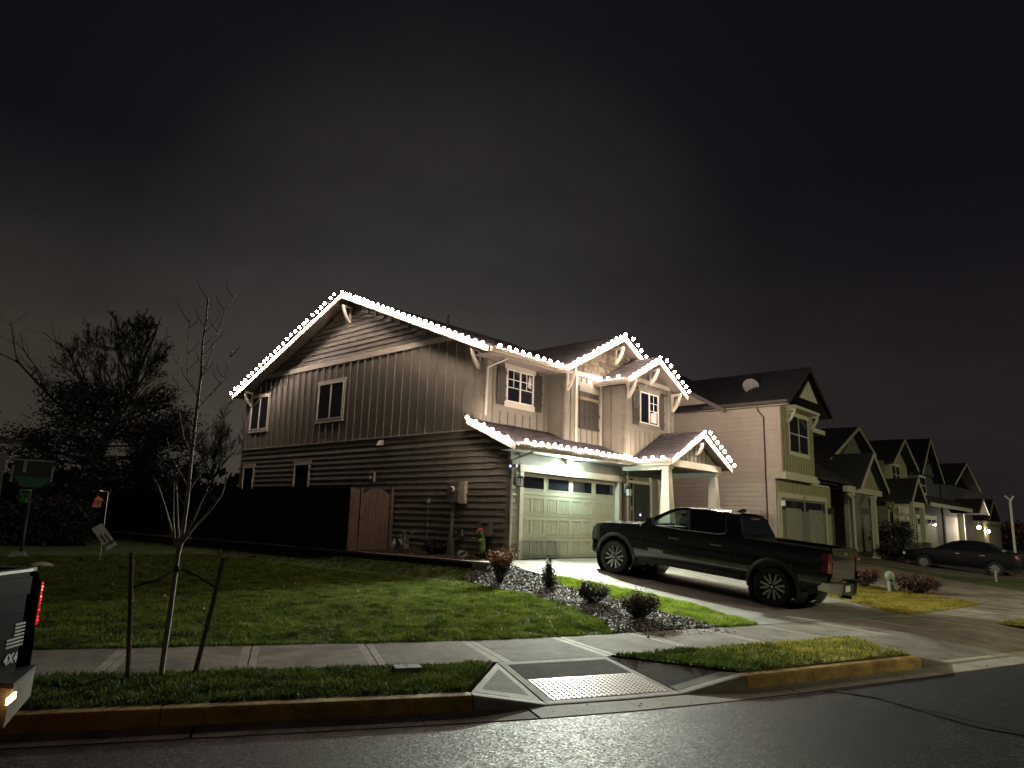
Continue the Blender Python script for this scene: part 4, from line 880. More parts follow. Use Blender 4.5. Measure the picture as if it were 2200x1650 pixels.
# side wall fittings
vent = group_obj('dryer_vent', house)
MB(SX).hull2([(5.72, 3.42, .04), (5.98, 3.42, .04), (5.98, 3.60, .04), (5.72, 3.60, .04)], [(5.74, 3.42, .16), (5.96, 3.42, .16), (5.96, 3.58, .07), (5.74, 3.58, .07)]).build('hood', trim, vent)
v2 = group_obj('vent_cap', house); MB(SX).box(6.06, 6.34, 2.50, 2.54, .03, .09).box(6.05, 6.09, 2.22, 2.54, .03, .10).box(6.2, 6.38, 2.33, 2.40, .03, .14).build('hood', trim, v2)
mb = group_obj('electric_meter', house); MB(SX).box(1.83, 2.30, 1.55, 2.14, .03, .20).build('meter_box', mat('meter_box_paint', (.20, .15, .14), .5, var=.05), mb)
MB(SX).box(1.62, 1.825, 1.52, 2.16, .03, .15).build('meter_panel', trim, mb); MB(SX).lathe([(.0, .07), (.07, .07), (.09, .03), (.09, 0), (.10, -.0)], (2.06, 1.93, .2), (0, 0, 1), 18).build('meter_glass', winframe, mb, smooth=True); MB(SX).lathe([(0, .01), (.055, .01)], (2.06, 1.93, .268), (0, 0, 1), 14).build('meter_dial', blackm, mb, fix=False)
pg = mat('grey_pvc', (.24, .225, .20), .6, var=.08)
MB(SX).tube([(2.12, 1.56, .11), (2.13, 1.2, .11), (2.16, -.05, .11)], .055, 10).build('conduit', pg, mb); MB(SX).box(2.05, 2.21, -.02, .5, .04, .19).build('conduit_sleeve', pg, mb)
cd2 = group_obj('thin_conduit', house); MB(SX).tube([(3.28, 1.58, .06), (3.27, 1.0, .06), (3.30, .05, .06)], .013, 6).build('pipe', pg, cd2); MB(SX).box(3.22, 3.33, 1.52, 1.66, .03, .10).build('conduit_head', trim, cd2)
hb = group_obj('hose_bib', house); MB(SX).box(1.70, 1.95, .78, .80, .03, .12).box(1.70, 1.725, .55, .80, .03, .12).box(1.74, 1.93, .50, .78, .03, .09).build('cover', pg, hb)
ab = group_obj('cable_box', house); MB(SX).box(.55, .95, .62, 1.02, .03, .17).build('box', pg, ab); MB(SX).box(.62, .85, .92, .98, .171, .178).build('slot', blackm, ab); MB(SX).box(.62, .86, .0, .6, .04, .12).build('cable_cover', mat('dark_brown_paint', (.05, .038, .03), .6, var=.1), ab)
gm = group_obj('gas_meter', house); gmt = mat('gas_meter_grey', (.30, .29, .28), .5, var=.1)
MB(SX).box(4.05, 4.42, .12, .42, .10, .30).build('body', gmt, gm); MB(SX).lathe([(.10, .0), (.12, .04), (.10, .1)], (4.22, .28, .30), (0, 0, 1), 14).build('dial_cover', gmt, gm)
MB(SX).tube([(4.35, .42, .2), (4.35, .58, .2), (4.22, .66, .2), (4.12, .58, .2), (4.12, .42, .2)], .022, 8).tube([(3.95, .62, .05), (3.80, .60, .2), (3.86, .46, .2), (4.05, .42, .2)], .02, 8).build('pipe', gmt, gm)
jug = thing('plastic_jug', 'small pale jug standing beside the gas meter on the mulch', 'jug', (-.22, 4.62, 0)); MB().lathe([(.0, 0), (.09, 0), (.10, .03), (.10, .22), (.06, .30), (.03, .33), (.03, .37), (0, .37)], (-.22, 4.62, .0), n=14).build('jug_body', mat('pale_plastic', (.42, .40, .37), .4, var=.1), jug, smooth=True); MB().lathe([(.034, .37), (.034, .40), (0, .40)], (-.22, 4.62, 0), n=10).build('jug_cap', winframe, jug)

# ------------------------------------------------------------------ festive light strings
bulbm = mat('lit_bulb', (.9, .8, .75), .3, var=0, emit=(1.0, .80, .66), estr=BULB_E)
wirem = mat('light_wire', (.30, .27, .24), .5, var=0)
mbm = MB(); mbm.lathe([(.022, -.050), (.048, -.012), (.050, .012), (.034, .045), (.0, .060)], n=7); proto = mbm.build('bulb', bulbm, None, smooth=True); BM = proto.data; bpy.data.objects.remove(proto)
mbm = MB(); mbm.lathe([(.016, -.075), (.018, -.04), (.0, -.038)], n=6); proto = mbm.build('socket', blackm, None); SM = proto.data; bpy.data.objects.remove(proto)
def light_string(label, a, b, outv, step=.30, lift=.02, outd=.13, start=.5):
    a = Vector(a); b = Vector(b); o_ = Vector(outv); L = (b-a).length; n = max(1, int(L/step)); S_ = thing('light_string', label, 'string lights', a, 'festive light strings along the roof edges')
    pts = []
    for i in range(n):
        p = a.lerp(b, min(1, max(0, (i+start+rng.normal(0, .07))/n)))+o_*(outd+rng.normal(0, .010))+Vector((0, 0, lift+rng.normal(0, .012)))
        ob = bpy.data.objects.new('bulb', BM); COL.objects.link(ob); ob.parent = S_; ob.location = p-a; ob.rotation_euler = (rng.normal(0, .28), rng.normal(0, .28), 0)
        so = bpy.data.objects.new('socket', SM); COL.objects.link(so); so.parent = ob
        pts.append(p-Vector((0, 0, .075)))
        if i < n-1: pts.append(p.lerp(a.lerp(b, (i+1+start)/n)+o_*outd+Vector((0, 0, lift)), .5)-Vector((0, 0, .09)))
    if len(pts) > 1: MB().tube(pts, .006, 4).build('wire', wirem, S_)
XS = XO-.04
light_string('light string up the left slope of the big side gable', (XS, 15.85, zE), (XS, yR+.12, zR), (-1, 0, 0))
light_string('light string down the right slope of the big side gable', (XS, yR-.05, zR), (XS, yE-.03, zE), (-1, 0, 0))
light_string('light string along the upper front eave above the shuttered window', (XO+.2, yE-.20, zE), (2.62, yE-.20, zE), (0, -1, 0), outd=.0)
light_string('two bulb string on the short return eave beside the tall gable', (2.56, .42, 5.95), (2.56, .12, 5.95), (-1, 0, 0), outd=.0, step=.2)
light_string('light string up the left slope of the tall shingled gable', (2.66, .055, 5.96), (gc-.05, .055, gz), (0, -1, 0))
light_string('light string down the right slope of the tall shingled gable', (gc+.15, .055, gz-.05), (9.2, .055, 5.96), (0, -1, 0))
light_string('three bulb string on the short eave left of the small gable', (4.65, .42, 5.86), (4.65, -.70, 5.86), (-1, 0, 0), outd=.0, step=.33)
light_string('light string up the left slope of the small front gable', (4.78, -.845, 5.84), (hc-.05, -.845, hz), (0, -1, 0))
light_string('light string down the right slope of the small front gable', (hc+.12, -.845, hz-.04), (8.76, -.845, 5.85), (0, -1, 0))
light_string('light string down the rake of the garage roof on the side wall', (XS, 1.28, zg(1.28)), (XS, -.62, zg(-.62)), (-1, 0, 0))
light_string('long light string along the eave above the garage door', (XO+.12, -.80, zg(-.62)), (5.36, -.80, zg(-.62)), (0, -1, 0), outd=0)
light_string('light string along the left eave of the porch roof', (5.32, -.90, 3.19), (5.32, -1.95, 3.19), (-1, 0, 0), outd=0, step=.28)
light_string('light string up the left slope of the porch gable', (pxl+.03, pyf-.045, 3.20), (pc-.05, pyf-.045, pz), (0, -1, 0))
light_string('light string down the right slope of the porch gable', (pc+.12, pyf-.045, pz), (pxr, pyf-.045, 3.18), (0, -1, 0), step=.27)
# ------------------------------------------------------------------ vehicles
def paintm(name, col): return mat(name, col, .22, metal=.35, var=.04, scale=2, coat=1.0)
glassc = bpy.data.materials.new('clear_car_glass'); glassc.use_nodes = True; t = glassc.node_tree; b = t.nodes['Principled BSDF']; t.nodes.remove(b)
tr = t.nodes.new('ShaderNodeBsdfTransparent'); tr.inputs[0].default_value = (.62, .70, .66, 1); gl = t.nodes.new('ShaderNodeBsdfGlossy'); gl.inputs['Roughness'].default_value = .02; fr = t.nodes.new('ShaderNodeFresnel'); fr.inputs[0].default_value = 1.5; mxs = t.nodes.new('ShaderNodeMixShader')
t.links.new(fr.outputs[0], mxs.inputs[0]); t.links.new(tr.outputs[0], mxs.inputs[1]); t.links.new(gl.outputs[0], mxs.inputs[2]); t.links.new(mxs.outputs[0], t.nodes['Material Output'].inputs[0])
chrome = mat('chrome', (.55, .55, .54), .28, metal=1, var=0); darkplastic = mat('dark_plastic', (.02, .021, .022), .5, var=.1, bump=.1); cabin = mat('cabin_trim', (.03, .03, .03), .8, var=.1)
trimgrey = mat('grey_arch_trim', (.055, .062, .066), .45, var=.05)
lampw = mat('headlamp_lens', (.6, .66, .64), .08, var=0, spec=.8); lampr = mat('tail_lens', (.16, .01, .012), .1, var=0, coat=1)
rimdark = mat('rim_dark', (.03, .03, .032), .3, metal=.8, var=0); rimface = mat('machined_rim', (.36, .36, .37), .35, metal=.9, var=0)
def skin(outline, holes, Wf, side, step=.11):
    """side panel: outline polygon in (y,z), x from Wf; faces inside the holes are dropped"""
    B = resample(outline, step*.7); n = len(B); pts = [Vector(p) for p in B]; edges = [(i, (i+1) % n) for i in range(n)]; faces = [list(range(n))]
    for h in holes:
        hb = resample(h, step*.8); k = len(pts); pts += [Vector(p) for p in hb]; edges += [(k+i, k+(i+1) % len(hb)) for i in range(len(hb))]
    y0, y1 = min(p[0] for p in B), max(p[0] for p in B); z0, z1 = min(p[1] for p in B), max(p[1] for p in B)
    gx, gy = np.meshgrid(np.arange(y0, y1, step)+.011, np.arange(z0, z1, step)+.007); gx, gy = gx.ravel(), gy.ravel(); k = inside(B, gx, gy); pts += [Vector((a, b)) for a, b in zip(gx[k], gy[k])]
    v, e_, f, *_ = delaunay_2d_cdt(pts, edges, [], 0, 1e-5); out_ = []
    for q in f:
        c = sum((v[i] for i in q), Vector((0, 0)))/len(q)
        if not inside(B, np.array([c.x]), np.array([c.y]))[0]: continue
        if any(inside(h, np.array([c.x]), np.array([c.y]))[0] for h in holes): continue
        out_.append(list(q))
    return [(side*Wf(p.x, p.y), p.x, p.y) for p in v], out_
def wheel(parent, c, r, w, side, style='split', rimr=None):
    wl_ = group_obj('wheel', parent); wl_.location = c; ax = (side, 0, 0); rr_ = rimr or r*.66
    MB().lathe([(rr_, -w*.5), (r*.9, -w*.5), (r*.975, -w*.42), (r, -w*.30), (r, w*.30), (r*.975, w*.42), (r*.9, w*.5), (rr_+.012, w*.46), (rr_, w*.36)], axis=ax, n=40).build('tyre', rubber, wl_, world=False, smooth=30)
    m = MB()
    for k in range(44):
        a = 2*math.pi*k/44
        for q in (-1, 1): m.T = Matrix.Rotation(a+q*.03, 4, 'X'); m.box(q*w*.12-w*.10, q*w*.12+w*.10, -.014, .014, r-.004, r+.006)
    m.T = None; tb = m.build('tread', rubber, wl_, world=False); tb['kind'] = 'stuff'
    MB().lathe([(rr_-.002, -w*.4), (rr_-.02, w*.15), (rr_-.035, w*.30), (rr_, w*.37), (rr_+.008, w*.43)], axis=ax, n=36).build('rim_barrel', rimdark, wl_, world=False, smooth=30)
    MB().lathe([(0, w*.14), (rr_-.03, w*.14)], axis=ax, n=24).build('rim_back', rimdark, wl_, world=False, fix=False)
    n = 6 if style == 'split' else 10
    for k in range(n):
        for q in ((-1, 1) if style == 'split' else (0,)):
            m = MB(); a = 2*math.pi*k/n; dx = .052*q; d2 = .075*q if style == 'split' else 0; hw = .026 if style == 'split' else .028; x0, x1 = w*.26*side, w*.40*side
            rot = Matrix.Rotation(a, 4, 'X'); m.T = rot
            m.hull2([(x0, dx*.55-hw*.7, rr_*.26), (x0, dx*.55+hw*.7, rr_*.26), (x1, dx*.55+hw*.6, rr_*.26), (x1, dx*.55-hw*.6, rr_*.26)], [(x0, dx+d2*.35-hw, rr_*.96), (x0, dx+d2*.35+hw, rr_*.96), (x1, dx+d2*.35+hw*.9, rr_*.96), (x1, dx+d2*.35-hw*.9, rr_*.96)])
            m.build('spoke', rimface, wl_, world=False)
    MB().lathe([(0, w*.44), (.045, w*.43), (.05, w*.40), (.085, w*.38), (.095, w*.30), (.10, w*.14)], axis=ax, n=20).build('hub', rimdark, wl_, world=False, smooth=True)
    m = MB()
    for k in range(6): a = 2*math.pi*k/6; m.lathe([(0, w*.42), (.011, w*.42), (.013, w*.38)], (0, .068*math.cos(a), .068*math.sin(a)), ax, 6)
    m.lathe([(0, w*.455), (.028, w*.45)], axis=ax, n=14); m.build('lug_nuts', chrome, wl_, world=False, fix=False)
    return wl_
def text_badge(parent, s, loc, rot, size, mt, extrude=.003, name='lettering', align='LEFT', shear=0):
    c = bpy.data.curves.new(name, 'FONT'); c.body = s; c.size = size; c.extrude = extrude; c.align_x = align; c.space_character = 1.12; c.offset = .004; c.shear = shear
    t_ = bpy.data.objects.new(name, c); COL.objects.link(t_); bpy.context.view_layer.update(); me = bpy.data.meshes.new_from_object(t_.evaluated_get(bpy.context.evaluated_depsgraph_get())); bpy.data.objects.remove(t_)
    me.materials.clear(); me.materials.append(mt)
    o = bpy.data.objects.new(name, me); COL.objects.link(o); o.parent = parent; o.location = loc; o.rotation_euler = rot; return o
def pickup(name, label, loc, rotz, pitch_, paint, near=False):
    T = thing(name, label, 'pickup truck', loc); T.rotation_euler = (pitch_, 0, rotz)
    arch = lambda cy, a0, a1: [(cy+.545*math.cos(a), .43+.545*math.sin(a)) for a in np.linspace(a0, a1, 13)]
    out_ = [(2.80, .62), (2.93, .78), (2.95, .98), (2.90, 1.12), (2.80, 1.20), (2.5, 1.262), (2.0, 1.305), (1.45, 1.345), (1.36, 1.325), (.4, 1.325), (-.7, 1.335), (-.98, 1.36), (-1.34, 1.375), (-2.2, 1.385), (-3.2, 1.395), (-3.25, 1.36), (-3.26, .66), (-2.9, .60)]
    out_ += arch(-2.09, R(-5), R(185))[0:]+[(-1.5, .48), (1.5, .48)]+arch(2.09, R(185), R(-5))[::1]
    def W(y, z):
        w = 1.0
        if z < .78: w -= .07*((.78-z)/.3)**2
        if z > 1.10: w -= .055*((z-1.10)/.28)**1.4
        w -= .010*math.exp(-((z-.98)/.07)**2)
        if y > 2.25: w -= .15*((y-2.25)/.70)**2.2
        if y < -2.9: w -= .02*((-2.9-y)/.36)**2
        return w
    # arches are listed rear->front for the rear wheel, so order the loop once
    rear = arch(-2.09, R(185), R(-5)); front = arch(2.09, R(185), R(-5))
    loop = out_[:18]+rear+[(-1.5, .48), (1.5, .48)]+front
    m = MB()
    for sd in (-1, 1):
        v, f = skin(loop, [], W, sd, .12); m.add(v, f)
    m.build('body_side', paint, T, smooth=35, world=False)
    # hood
    m = MB(); ys = np.linspace(1.40, 2.93, 10); xs = np.linspace(-1, 1, 13)
    def topz(y): return float(np.interp(y, [1.36, 1.45, 2.0, 2.5, 2.80, 2.90, 2.95], [1.325, 1.345, 1.305, 1.262, 1.20, 1.12, .98]))
    V = [];
    for y in ys:
        for x in xs:
            w = W(y, topz(y)); cr_ = .055*(1-abs(x)**2.5); bul = .018*(1 if .28 < abs(x) < .62 else 0); V.append((x*w, y, topz(y)+cr_*(1 if y < 2.8 else .6)+bul*(y < 2.8)))
    m.add(V, [(i*13+j, i*13+j+1, (i+1)*13+j+1, (i+1)*13+j) for i in range(9) for j in range(12)]); m.build('hood', paint, T, smooth=50, world=False)
    # nose
    m = MB(); m.hull2([(-.86, 2.80, .55), (.86, 2.80, .55), (.82, 2.86, 1.18), (-.82, 2.86, 1.18)], [(-.70, 2.97, .55), (.70, 2.97, .55), (.66, 3.0, 1.13), (-.66, 3.0, 1.13)]); m.build('grille', darkplastic, T, world=False)
    m = MB()
    for z in np.linspace(.66, 1.06, 6): m.box(-.62, .62, 3.0, 3.02, z, z+.025)
    m.box(-.68, .68, 2.99, 3.03, 1.09, 1.14); m.build('grille_bar', chrome, T, world=False)
    for sd in (-1, 1):
        m = MB(); m.hull2([(sd*.62, 2.99, .92), (sd*.62, 2.985, 1.14), (sd*.63, 2.90, 1.15), (sd*.63, 2.90, .92)], [(sd*.905, 2.74, .95), (sd*.90, 2.74, 1.14), (sd*.86, 2.62, 1.15), (sd*.86, 2.62, .95)]); m.build('headlight', lampw, T, world=False)
        m = MB(); m.hull2([(sd*.55, 3.08, .48), (sd*.55, 3.08, .74), (sd*.55, 2.9, .74), (sd*.55, 2.9, .48)], [(sd*1.0, 2.80, .52), (sd*.99, 2.80, .80), (sd*.86, 2.70, .80), (sd*.86, 2.70, .52)]); m.build('bumper_corner', paint, T, world=False)
        m = MB(); m.hull2([(sd*.60, 3.09, .43), (sd*.60, 3.09, .53), (sd*.60, 2.98, .53), (sd*.60, 2.98, .43)], [(sd*1.005, 2.74, .47), (sd*1.005, 2.78, .57), (sd*.9, 2.7, .57), (sd*.9, 2.7, .47)]); m.build('skid_trim', chrome, T, world=False)
    MB().box(-.6, .6, 2.9, 3.07, .44, .72).build('front_bumper', darkplastic, T, world=False)
    # arch flares
    for cy in (-2.09, 2.09):
        for sd in (-1, 1):
            m = MB(); k = 16
            for i in range(k):
                a0 = R(-8+196*i/k); a1 = R(-8+196*(i+1)/k)
                def ring(a):
                    y_, z_ = cy+.54*math.cos(a), .43+.54*math.sin(a); y2, z2 = cy+.625*math.cos(a), .43+.625*math.sin(a); w_ = W(min(y_, 2.7), max(z_, .5))
                    return [(sd*(w_-.10), y_, z_), (sd*(w_+.028), y_, z_), (sd*(w_+.028), cy+.59*math.cos(a), .43+.59*math.sin(a)), (sd*(W(min(y2, 2.75), z2)+.004), y2, z2)]
                m.hull2(ring(a0), ring(a1))
            m.build('wheel_arch', trimgrey, T, smooth=40, world=False)
            m = MB(); m.lathe([(.56, -.34), (.56, .34)], (sd*.64, cy, .43), (1, 0, 0), 24); m.box(sd*.3-.02, sd*.3+.02, cy-.55, cy+.55, .43, .98); m.build('wheel_well', blackm, T, world=False, fix=False)
            wheel(T, (sd*.87, cy, .425), .425, .27, sd)
    # underbody
    MB().box(-.78, .78, -3.0, 2.8, .42, .62).box(-.92, .92, -1.4, 1.4, .44, .52).build('underbody', blackm, T, world=False)
    MB().box(-.97, .97, -1.33, 1.40, .50, .56).build('sill', darkplastic, T, world=False)
    # cab
    Wc = lambda y, z: .945-.215*max(0, (z-1.32)/.62)**1.15
    cab = [(1.42, 1.33), (1.36, 1.37), (.98, 1.63), (.68, 1.80), (.50, 1.87), (.25, 1.905), (-.3, 1.92), (-.8, 1.91), (-1.05, 1.885), (-1.16, 1.82), (-1.33, 1.38), (-1.33, 1.33)]
    wf = [(1.10, 1.39), (.80, 1.62), (.60, 1.745), (.42, 1.82), (.22, 1.845), (.06, 1.385)]; wr_ = [(-.02, 1.385), (.13, 1.85), (-.30, 1.86), (-.66, 1.855), (-.80, 1.80), (-.88, 1.50), (-.86, 1.44), (-.72, 1.40)]
    m = MB()
    for sd in (-1, 1): v, f = skin(cab, [wf, wr_], Wc, sd, .13); m.add(v, f)
    roofpts = cab[4:9]; V = []
    for (y, z) in roofpts:
        for x in xs: V.append((x*Wc(y, z), y, z+.045*(1-abs(x)**2.2)))
    m.add(V, [(i*13+j, i*13+j+1, (i+1)*13+j+1, (i+1)*13+j) for i in range(len(roofpts)-1) for j in range(12)])
    m.add([(-Wc(0, 1.885), -1.05, 1.885), (Wc(0, 1.885), -1.05, 1.885), (Wc(0, 1.82), -1.16, 1.80), (-Wc(0, 1.82), -1.16, 1.80)], [(0, 1, 2, 3)])
    m.add([(-.945, -1.33, 1.33), (.945, -1.33, 1.33), (.92, -1.33, 1.44), (-.92, -1.33, 1.44)], [(0, 1, 2, 3)])
    m.build('cab', paint, T, smooth=35, world=False)
    for sd in (-1, 1):
        for w_, g, nm in ((wf, glassc, 'front_side_glass'), (wr_, glassd, 'rear_side_glass')):
            v, f = skin(w_, [], lambda y, z: Wc(y, z)-.012, sd, .2); MB().add(v, f).build(nm, g, T, world=False, fix=False)
        m = MB(); pth = [(sd*(Wc(y, z)+.006), y, z) for y, z in [(1.12, 1.375), (.06, 1.372), (-.72, 1.388), (-.88, 1.43), (-.905, 1.5), (-.82, 1.81)]]; m.tube(pth, .010, 5); m.build('belt_moulding', chrome, T, world=False)
        m = MB(); m.tube([(sd*(Wc(0, 1.385)+.004), .02, 1.385), (sd*(Wc(0, 1.85)+.004), .175, 1.85)], .014, 5); m.build('pillar_trim', darkplastic, T, world=False)
        # seams, handles, mirror, letters
        m = MB()
        for y in (1.33, .02, -1.05):
            for z0, z1 in ((.56, .80), (.80, 1.05), (1.05, 1.31)): m.hull2([(sd*(W(y, z0)-.002), y-.005, z0), (sd*(W(y, z0)+.0025), y-.005, z0), (sd*(W(y, z0)+.0025), y+.005, z0), (sd*(W(y, z0)-.002), y+.005, z0)], [(sd*(W(y, z1)-.002), y-.005, z1), (sd*(W(y, z1)+.0025), y-.005, z1), (sd*(W(y, z1)+.0025), y+.005, z1), (sd*(W(y, z1)-.002), y+.005, z1)])
        m.build('door_seam', blackm, T, world=False)
        for y in (.40, -.72): m = MB(); w_ = W(y, 1.13); m.box(sd*(w_+.028)-.012, sd*(w_+.028)+.012, y-.13, y+.13, 1.118, 1.148); m.box(sd*(w_+.01)-.02, sd*(w_+.01)+.02, y-.13, y-.10, 1.115, 1.150); m.box(sd*(w_+.01)-.02, sd*(w_+.01)+.02, y+.10, y+.13, 1.115, 1.15); m.build('door_handle', chrome, T, world=False)
        mr_ = group_obj('mirror', T); m = MB(); m.hull2([(sd*1.02, .96, 1.34), (sd*1.02, 1.10, 1.36), (sd*1.02, 1.10, 1.56), (sd*1.02, .98, 1.58)], [(sd*1.25, .96, 1.36), (sd*1.24, 1.06, 1.38), (sd*1.24, 1.06, 1.54), (sd*1.25, .97, 1.56)]); m.box(sd*.96-.07, sd*.96+.07, 1.0, 1.07, 1.36, 1.42); m.build('mirror_shell', paint, mr_, world=False)
        MB().box(sd*1.135-.095, sd*1.135+.095, .945, .958, 1.37, 1.55).build('mirror_glass', glassd, mr_, world=False)
        # bed rail and tail lamp
        MB().box(sd*.90-.055, sd*.90+.055, -3.22, -1.36, 1.385, 1.412).build('bed_rail', darkplastic, T, world=False)
        MB().box(sd*.855-.01, sd*.855+.01, -3.2, -1.36, .78, 1.38).build('bed_wall', blackm, T, world=False)
        lm = lampr
        tl0 = .945 if near else .80; tz0 = 1.0 if near else .90
        m = MB(); m.hull2([(sd*tl0, -3.262 if near else -3.285, tz0), (sd*.995, -3.25, tz0), (sd*1.0, -3.12, tz0+.02), (sd*tl0, -3.15, tz0)], [(sd*(tl0-.005), -3.265, 1.32), (sd*.975, -3.26, 1.32), (sd*.975, -3.10, 1.30), (sd*(tl0-.005), -3.15, 1.32)]); tlo = m.build('tail_light', lm, T, world=False)
        if near:
            for q in range(13):
                lv = (0, 1, 1, 0, 1, 0, 1, 1, 2, 1, 2, 2, 1)[q]; wq = .010+.004*math.sin(q*1.9); MB().box(sd*.992-.010, sd*.992+wq, -3.255, -3.16, 1.005+q*.0235, 1.005+q*.0235+.015).build('lit_rib', (mat('dim_tail_rib', (.3, .01, .01), .2, var=0, emit=(1.0, .01, .03), estr=.35), mat('lit_tail_rib', (.3, .01, .01), .2, var=0, emit=(1.0, .015, .04), estr=1.3), mat('bright_tail_rib', (.3, .01, .01), .2, var=0, emit=(1.0, .10, .06), estr=3.0))[lv], tlo, world=False)
    if not near:
        text_badge(T, 'TUNDRA', (-W(.9, .75)-.004, 1.10, .735), (R(90), 0, R(-90)), .098, badge)
    # windshield, rear window
    m = MB(); m.add([(-.90, 1.36, 1.375), (.90, 1.36, 1.375), (.76, .52, 1.86), (-.76, .52, 1.86)], [(0, 1, 2, 3)]); m.build('windshield', glassc, T, world=False, fix=False)
    m = MB(); m.add([(-.84, -1.325, 1.45), (.84, -1.325, 1.45), (.72, -1.175, 1.79), (-.72, -1.175, 1.79)], [(0, 1, 2, 3)]); m.build('rear_window', glassd, T, world=False, fix=False)
    for sd in (-1, 1): m = MB(); m.hull2([(sd*.84, -1.335, 1.44), (sd*.935, -1.32, 1.44), (sd*.935, -1.26, 1.44), (sd*.84, -1.28, 1.44)], [(sd*.71, -1.185, 1.80), (sd*.78, -1.16, 1.80), (sd*.78, -1.12, 1.80), (sd*.71, -1.14, 1.80)]); m.build('rear_pillar', paint, T, world=False)
    MB().box(-.26, .26, -1.20, -1.165, 1.80, 1.835).build('high_brake_light', lampr, T, world=False)
    MB().hull2([(-.03, -.72, 1.955), (.03, -.72, 1.955), (.03, -.95, 1.95), (-.03, -.95, 1.95)], [(-.01, -.88, 2.03), (.01, -.88, 2.03), (.01, -.94, 2.03), (-.01, -.94, 2.03)]).build('roof_antenna', blackm, T, world=False)
    # cabin
    m = MB(); m.box(-.85, .85, 1.05, 1.32, .9, 1.36); m.build('dashboard', cabin, T, world=False)
    for sd in (-1, 1):
        for y in (.2, -.75): m = MB(); m.box(sd*.42-.26, sd*.42+.26, y-.05, y+.5, .85, 1.0); m.hull2([(sd*.42-.25, y-.12, .95), (sd*.42+.25, y-.12, .95), (sd*.42+.25, y+.05, .95), (sd*.42-.25, y+.05, .95)], [(sd*.42-.22, y-.25, 1.5), (sd*.42+.22, y-.25, 1.5), (sd*.42+.22, y-.13, 1.5), (sd*.42-.22, y-.13, 1.5)]); m.box(sd*.42-.13, sd*.42+.13, y-.27, y-.16, 1.52, 1.69); m.build('seat', cabin, T, world=False)
    m = MB(); m.lathe([(.17, -.012), (.19, 0), (.17, .012)], (-.42, .88, 1.30), (0, 1, .45), 20); m.tube([(-.42, .88, 1.30), (-.42, 1.1, 1.2)], .03, 6); m.build('steering_wheel', cabin, T, world=False, fix=False)
    MB().box(-.11, .11, .70, .73, 1.66, 1.74).build('rear_view_mirror', blackm, T, world=False)
    # bed, tailgate, bumper
    MB().box(-.87, .87, -3.2, -1.36, .72, .78).box(-.87, .87, -1.40, -1.34, .78, 1.38).build('bed_floor', blackm, T, world=False)
    tg = group_obj('tailgate', T); m = MB(); m.box(-.80, .80, -3.255, -3.20, .70, 1.39); m.build('tailgate_panel', paint, tg, world=False)
    m = MB(); m.box(-.74, .74, -3.272, -3.256, .80, 1.12); m.box(-.80, .80, -3.275, -3.256, 1.24, 1.36); m.build('tailgate_pressing', paint, tg, world=False)
    MB().box(-.14, .14, -3.285, -3.276, 1.265, 1.33).build('tailgate_handle', darkplastic if near else chrome, tg, world=False)
    MB().box(-.81, .81, -3.27, -3.19, 1.392, 1.412).build('tailgate_cap', chrome if near else darkplastic, tg, world=False)
    rb = group_obj('rear_bumper', T); chm = mat('near_chrome', (.22, .20, .17), .45, metal=.5, var=.1) if near else chrome
    for sd in (-1, 1):
        m = MB(); m.hull2([(sd*.48, -3.40, .44), (sd*.48, -3.42, .68), (sd*.48, -3.22, .70), (sd*.48, -3.2, .46)], [(sd*1.0, -3.28, .52), (sd*1.01, -3.28, .70), (sd*.97, -3.06, .70), (sd*.96, -3.06, .54)]); m.build('bumper_end', chm if (near or True) else paint, rb, world=False)
        MB().hull2([(sd*.47, -3.43, .685), (sd*.47, -3.24, .705), (sd*.47, -3.24, .725), (sd*.47, -3.43, .715)], [(sd*1.0, -3.29, .705), (sd*.98, -3.1, .705), (sd*.98, -3.1, .73), (sd*1.0, -3.29, .73)]).build('step_pad', darkplastic, rb, world=False)
    MB().box(-.465, .465, -3.36, -3.2, .45, .66).build('bumper_centre', darkplastic, rb, world=False); MB().box(-.03, .03, -3.45, -3.2, .36, .43).build('tow_hitch', blackm, rb, world=False)
    MB().box(-.16, .16, -3.372, -3.362, .50, .63).build('licence_plate', mat('plate_white', (.5, .5, .5), .5, var=.05), rb, world=False)
    if not near: MB().tube([(.55, -3.1, .42), (.62, -3.34, .42)], .035, 8).build('exhaust_tip', chrome, T, world=False)
    if near:
        pl = mat('plate_lamp', (.9, .8, .6), .3, var=0, emit=(1.0, .55, .18), estr=14)
        MB().hull2([(.40, -3.435, .60), (.50, -3.43, .62), (.50, -3.43, .66), (.40, -3.435, .64)], [(.40, -3.445, .60), (.50, -3.44, .62), (.50, -3.44, .66), (.40, -3.445, .64)]).build('bumper_lamp', pl, rb, world=False)
        text_badge(tg, '4X4', (.60, -3.276, .80), (R(90), 0, 0), .085, badge)
        # striped flag sticker
        fg = group_obj('flag_sticker', tg); fp = mat('sticker_pale', (.42, .37, .34), .6, var=.1)
        for k in range(7):
            z = .90+k*.0235; x0 = .60 if k < 3 else .68; MB().box(x0, .80, -3.2775, -3.2745, z, z+.012).build('stripe', fp, fg, world=False)
    return T
green_paint = paintm('dark_green_paint', (.015, .021, .021)); black_paint = mat('black_paint', (.002, .002, .003), .5, var=.05, spec=.03)
pickup('pickup_truck', 'dark green crew cab pickup parked on the driveway before the garage', (2.14, -4.76, -.41), 0, math.atan2(.42, 4.18), green_paint)
th = R(47.8); Fd = Vector((-math.sin(th), math.cos(th))); Rd = Vector((math.cos(th), math.sin(th))); cnr = Vector((-13.2, -7.5)); O_ = cnr-Rd*.80+Fd*3.27
pickup('pickup_truck', 'black pickup with lit red tail light cut off by the left edge', (O_.x, O_.y, -.81), th, 0, black_paint, near=True)
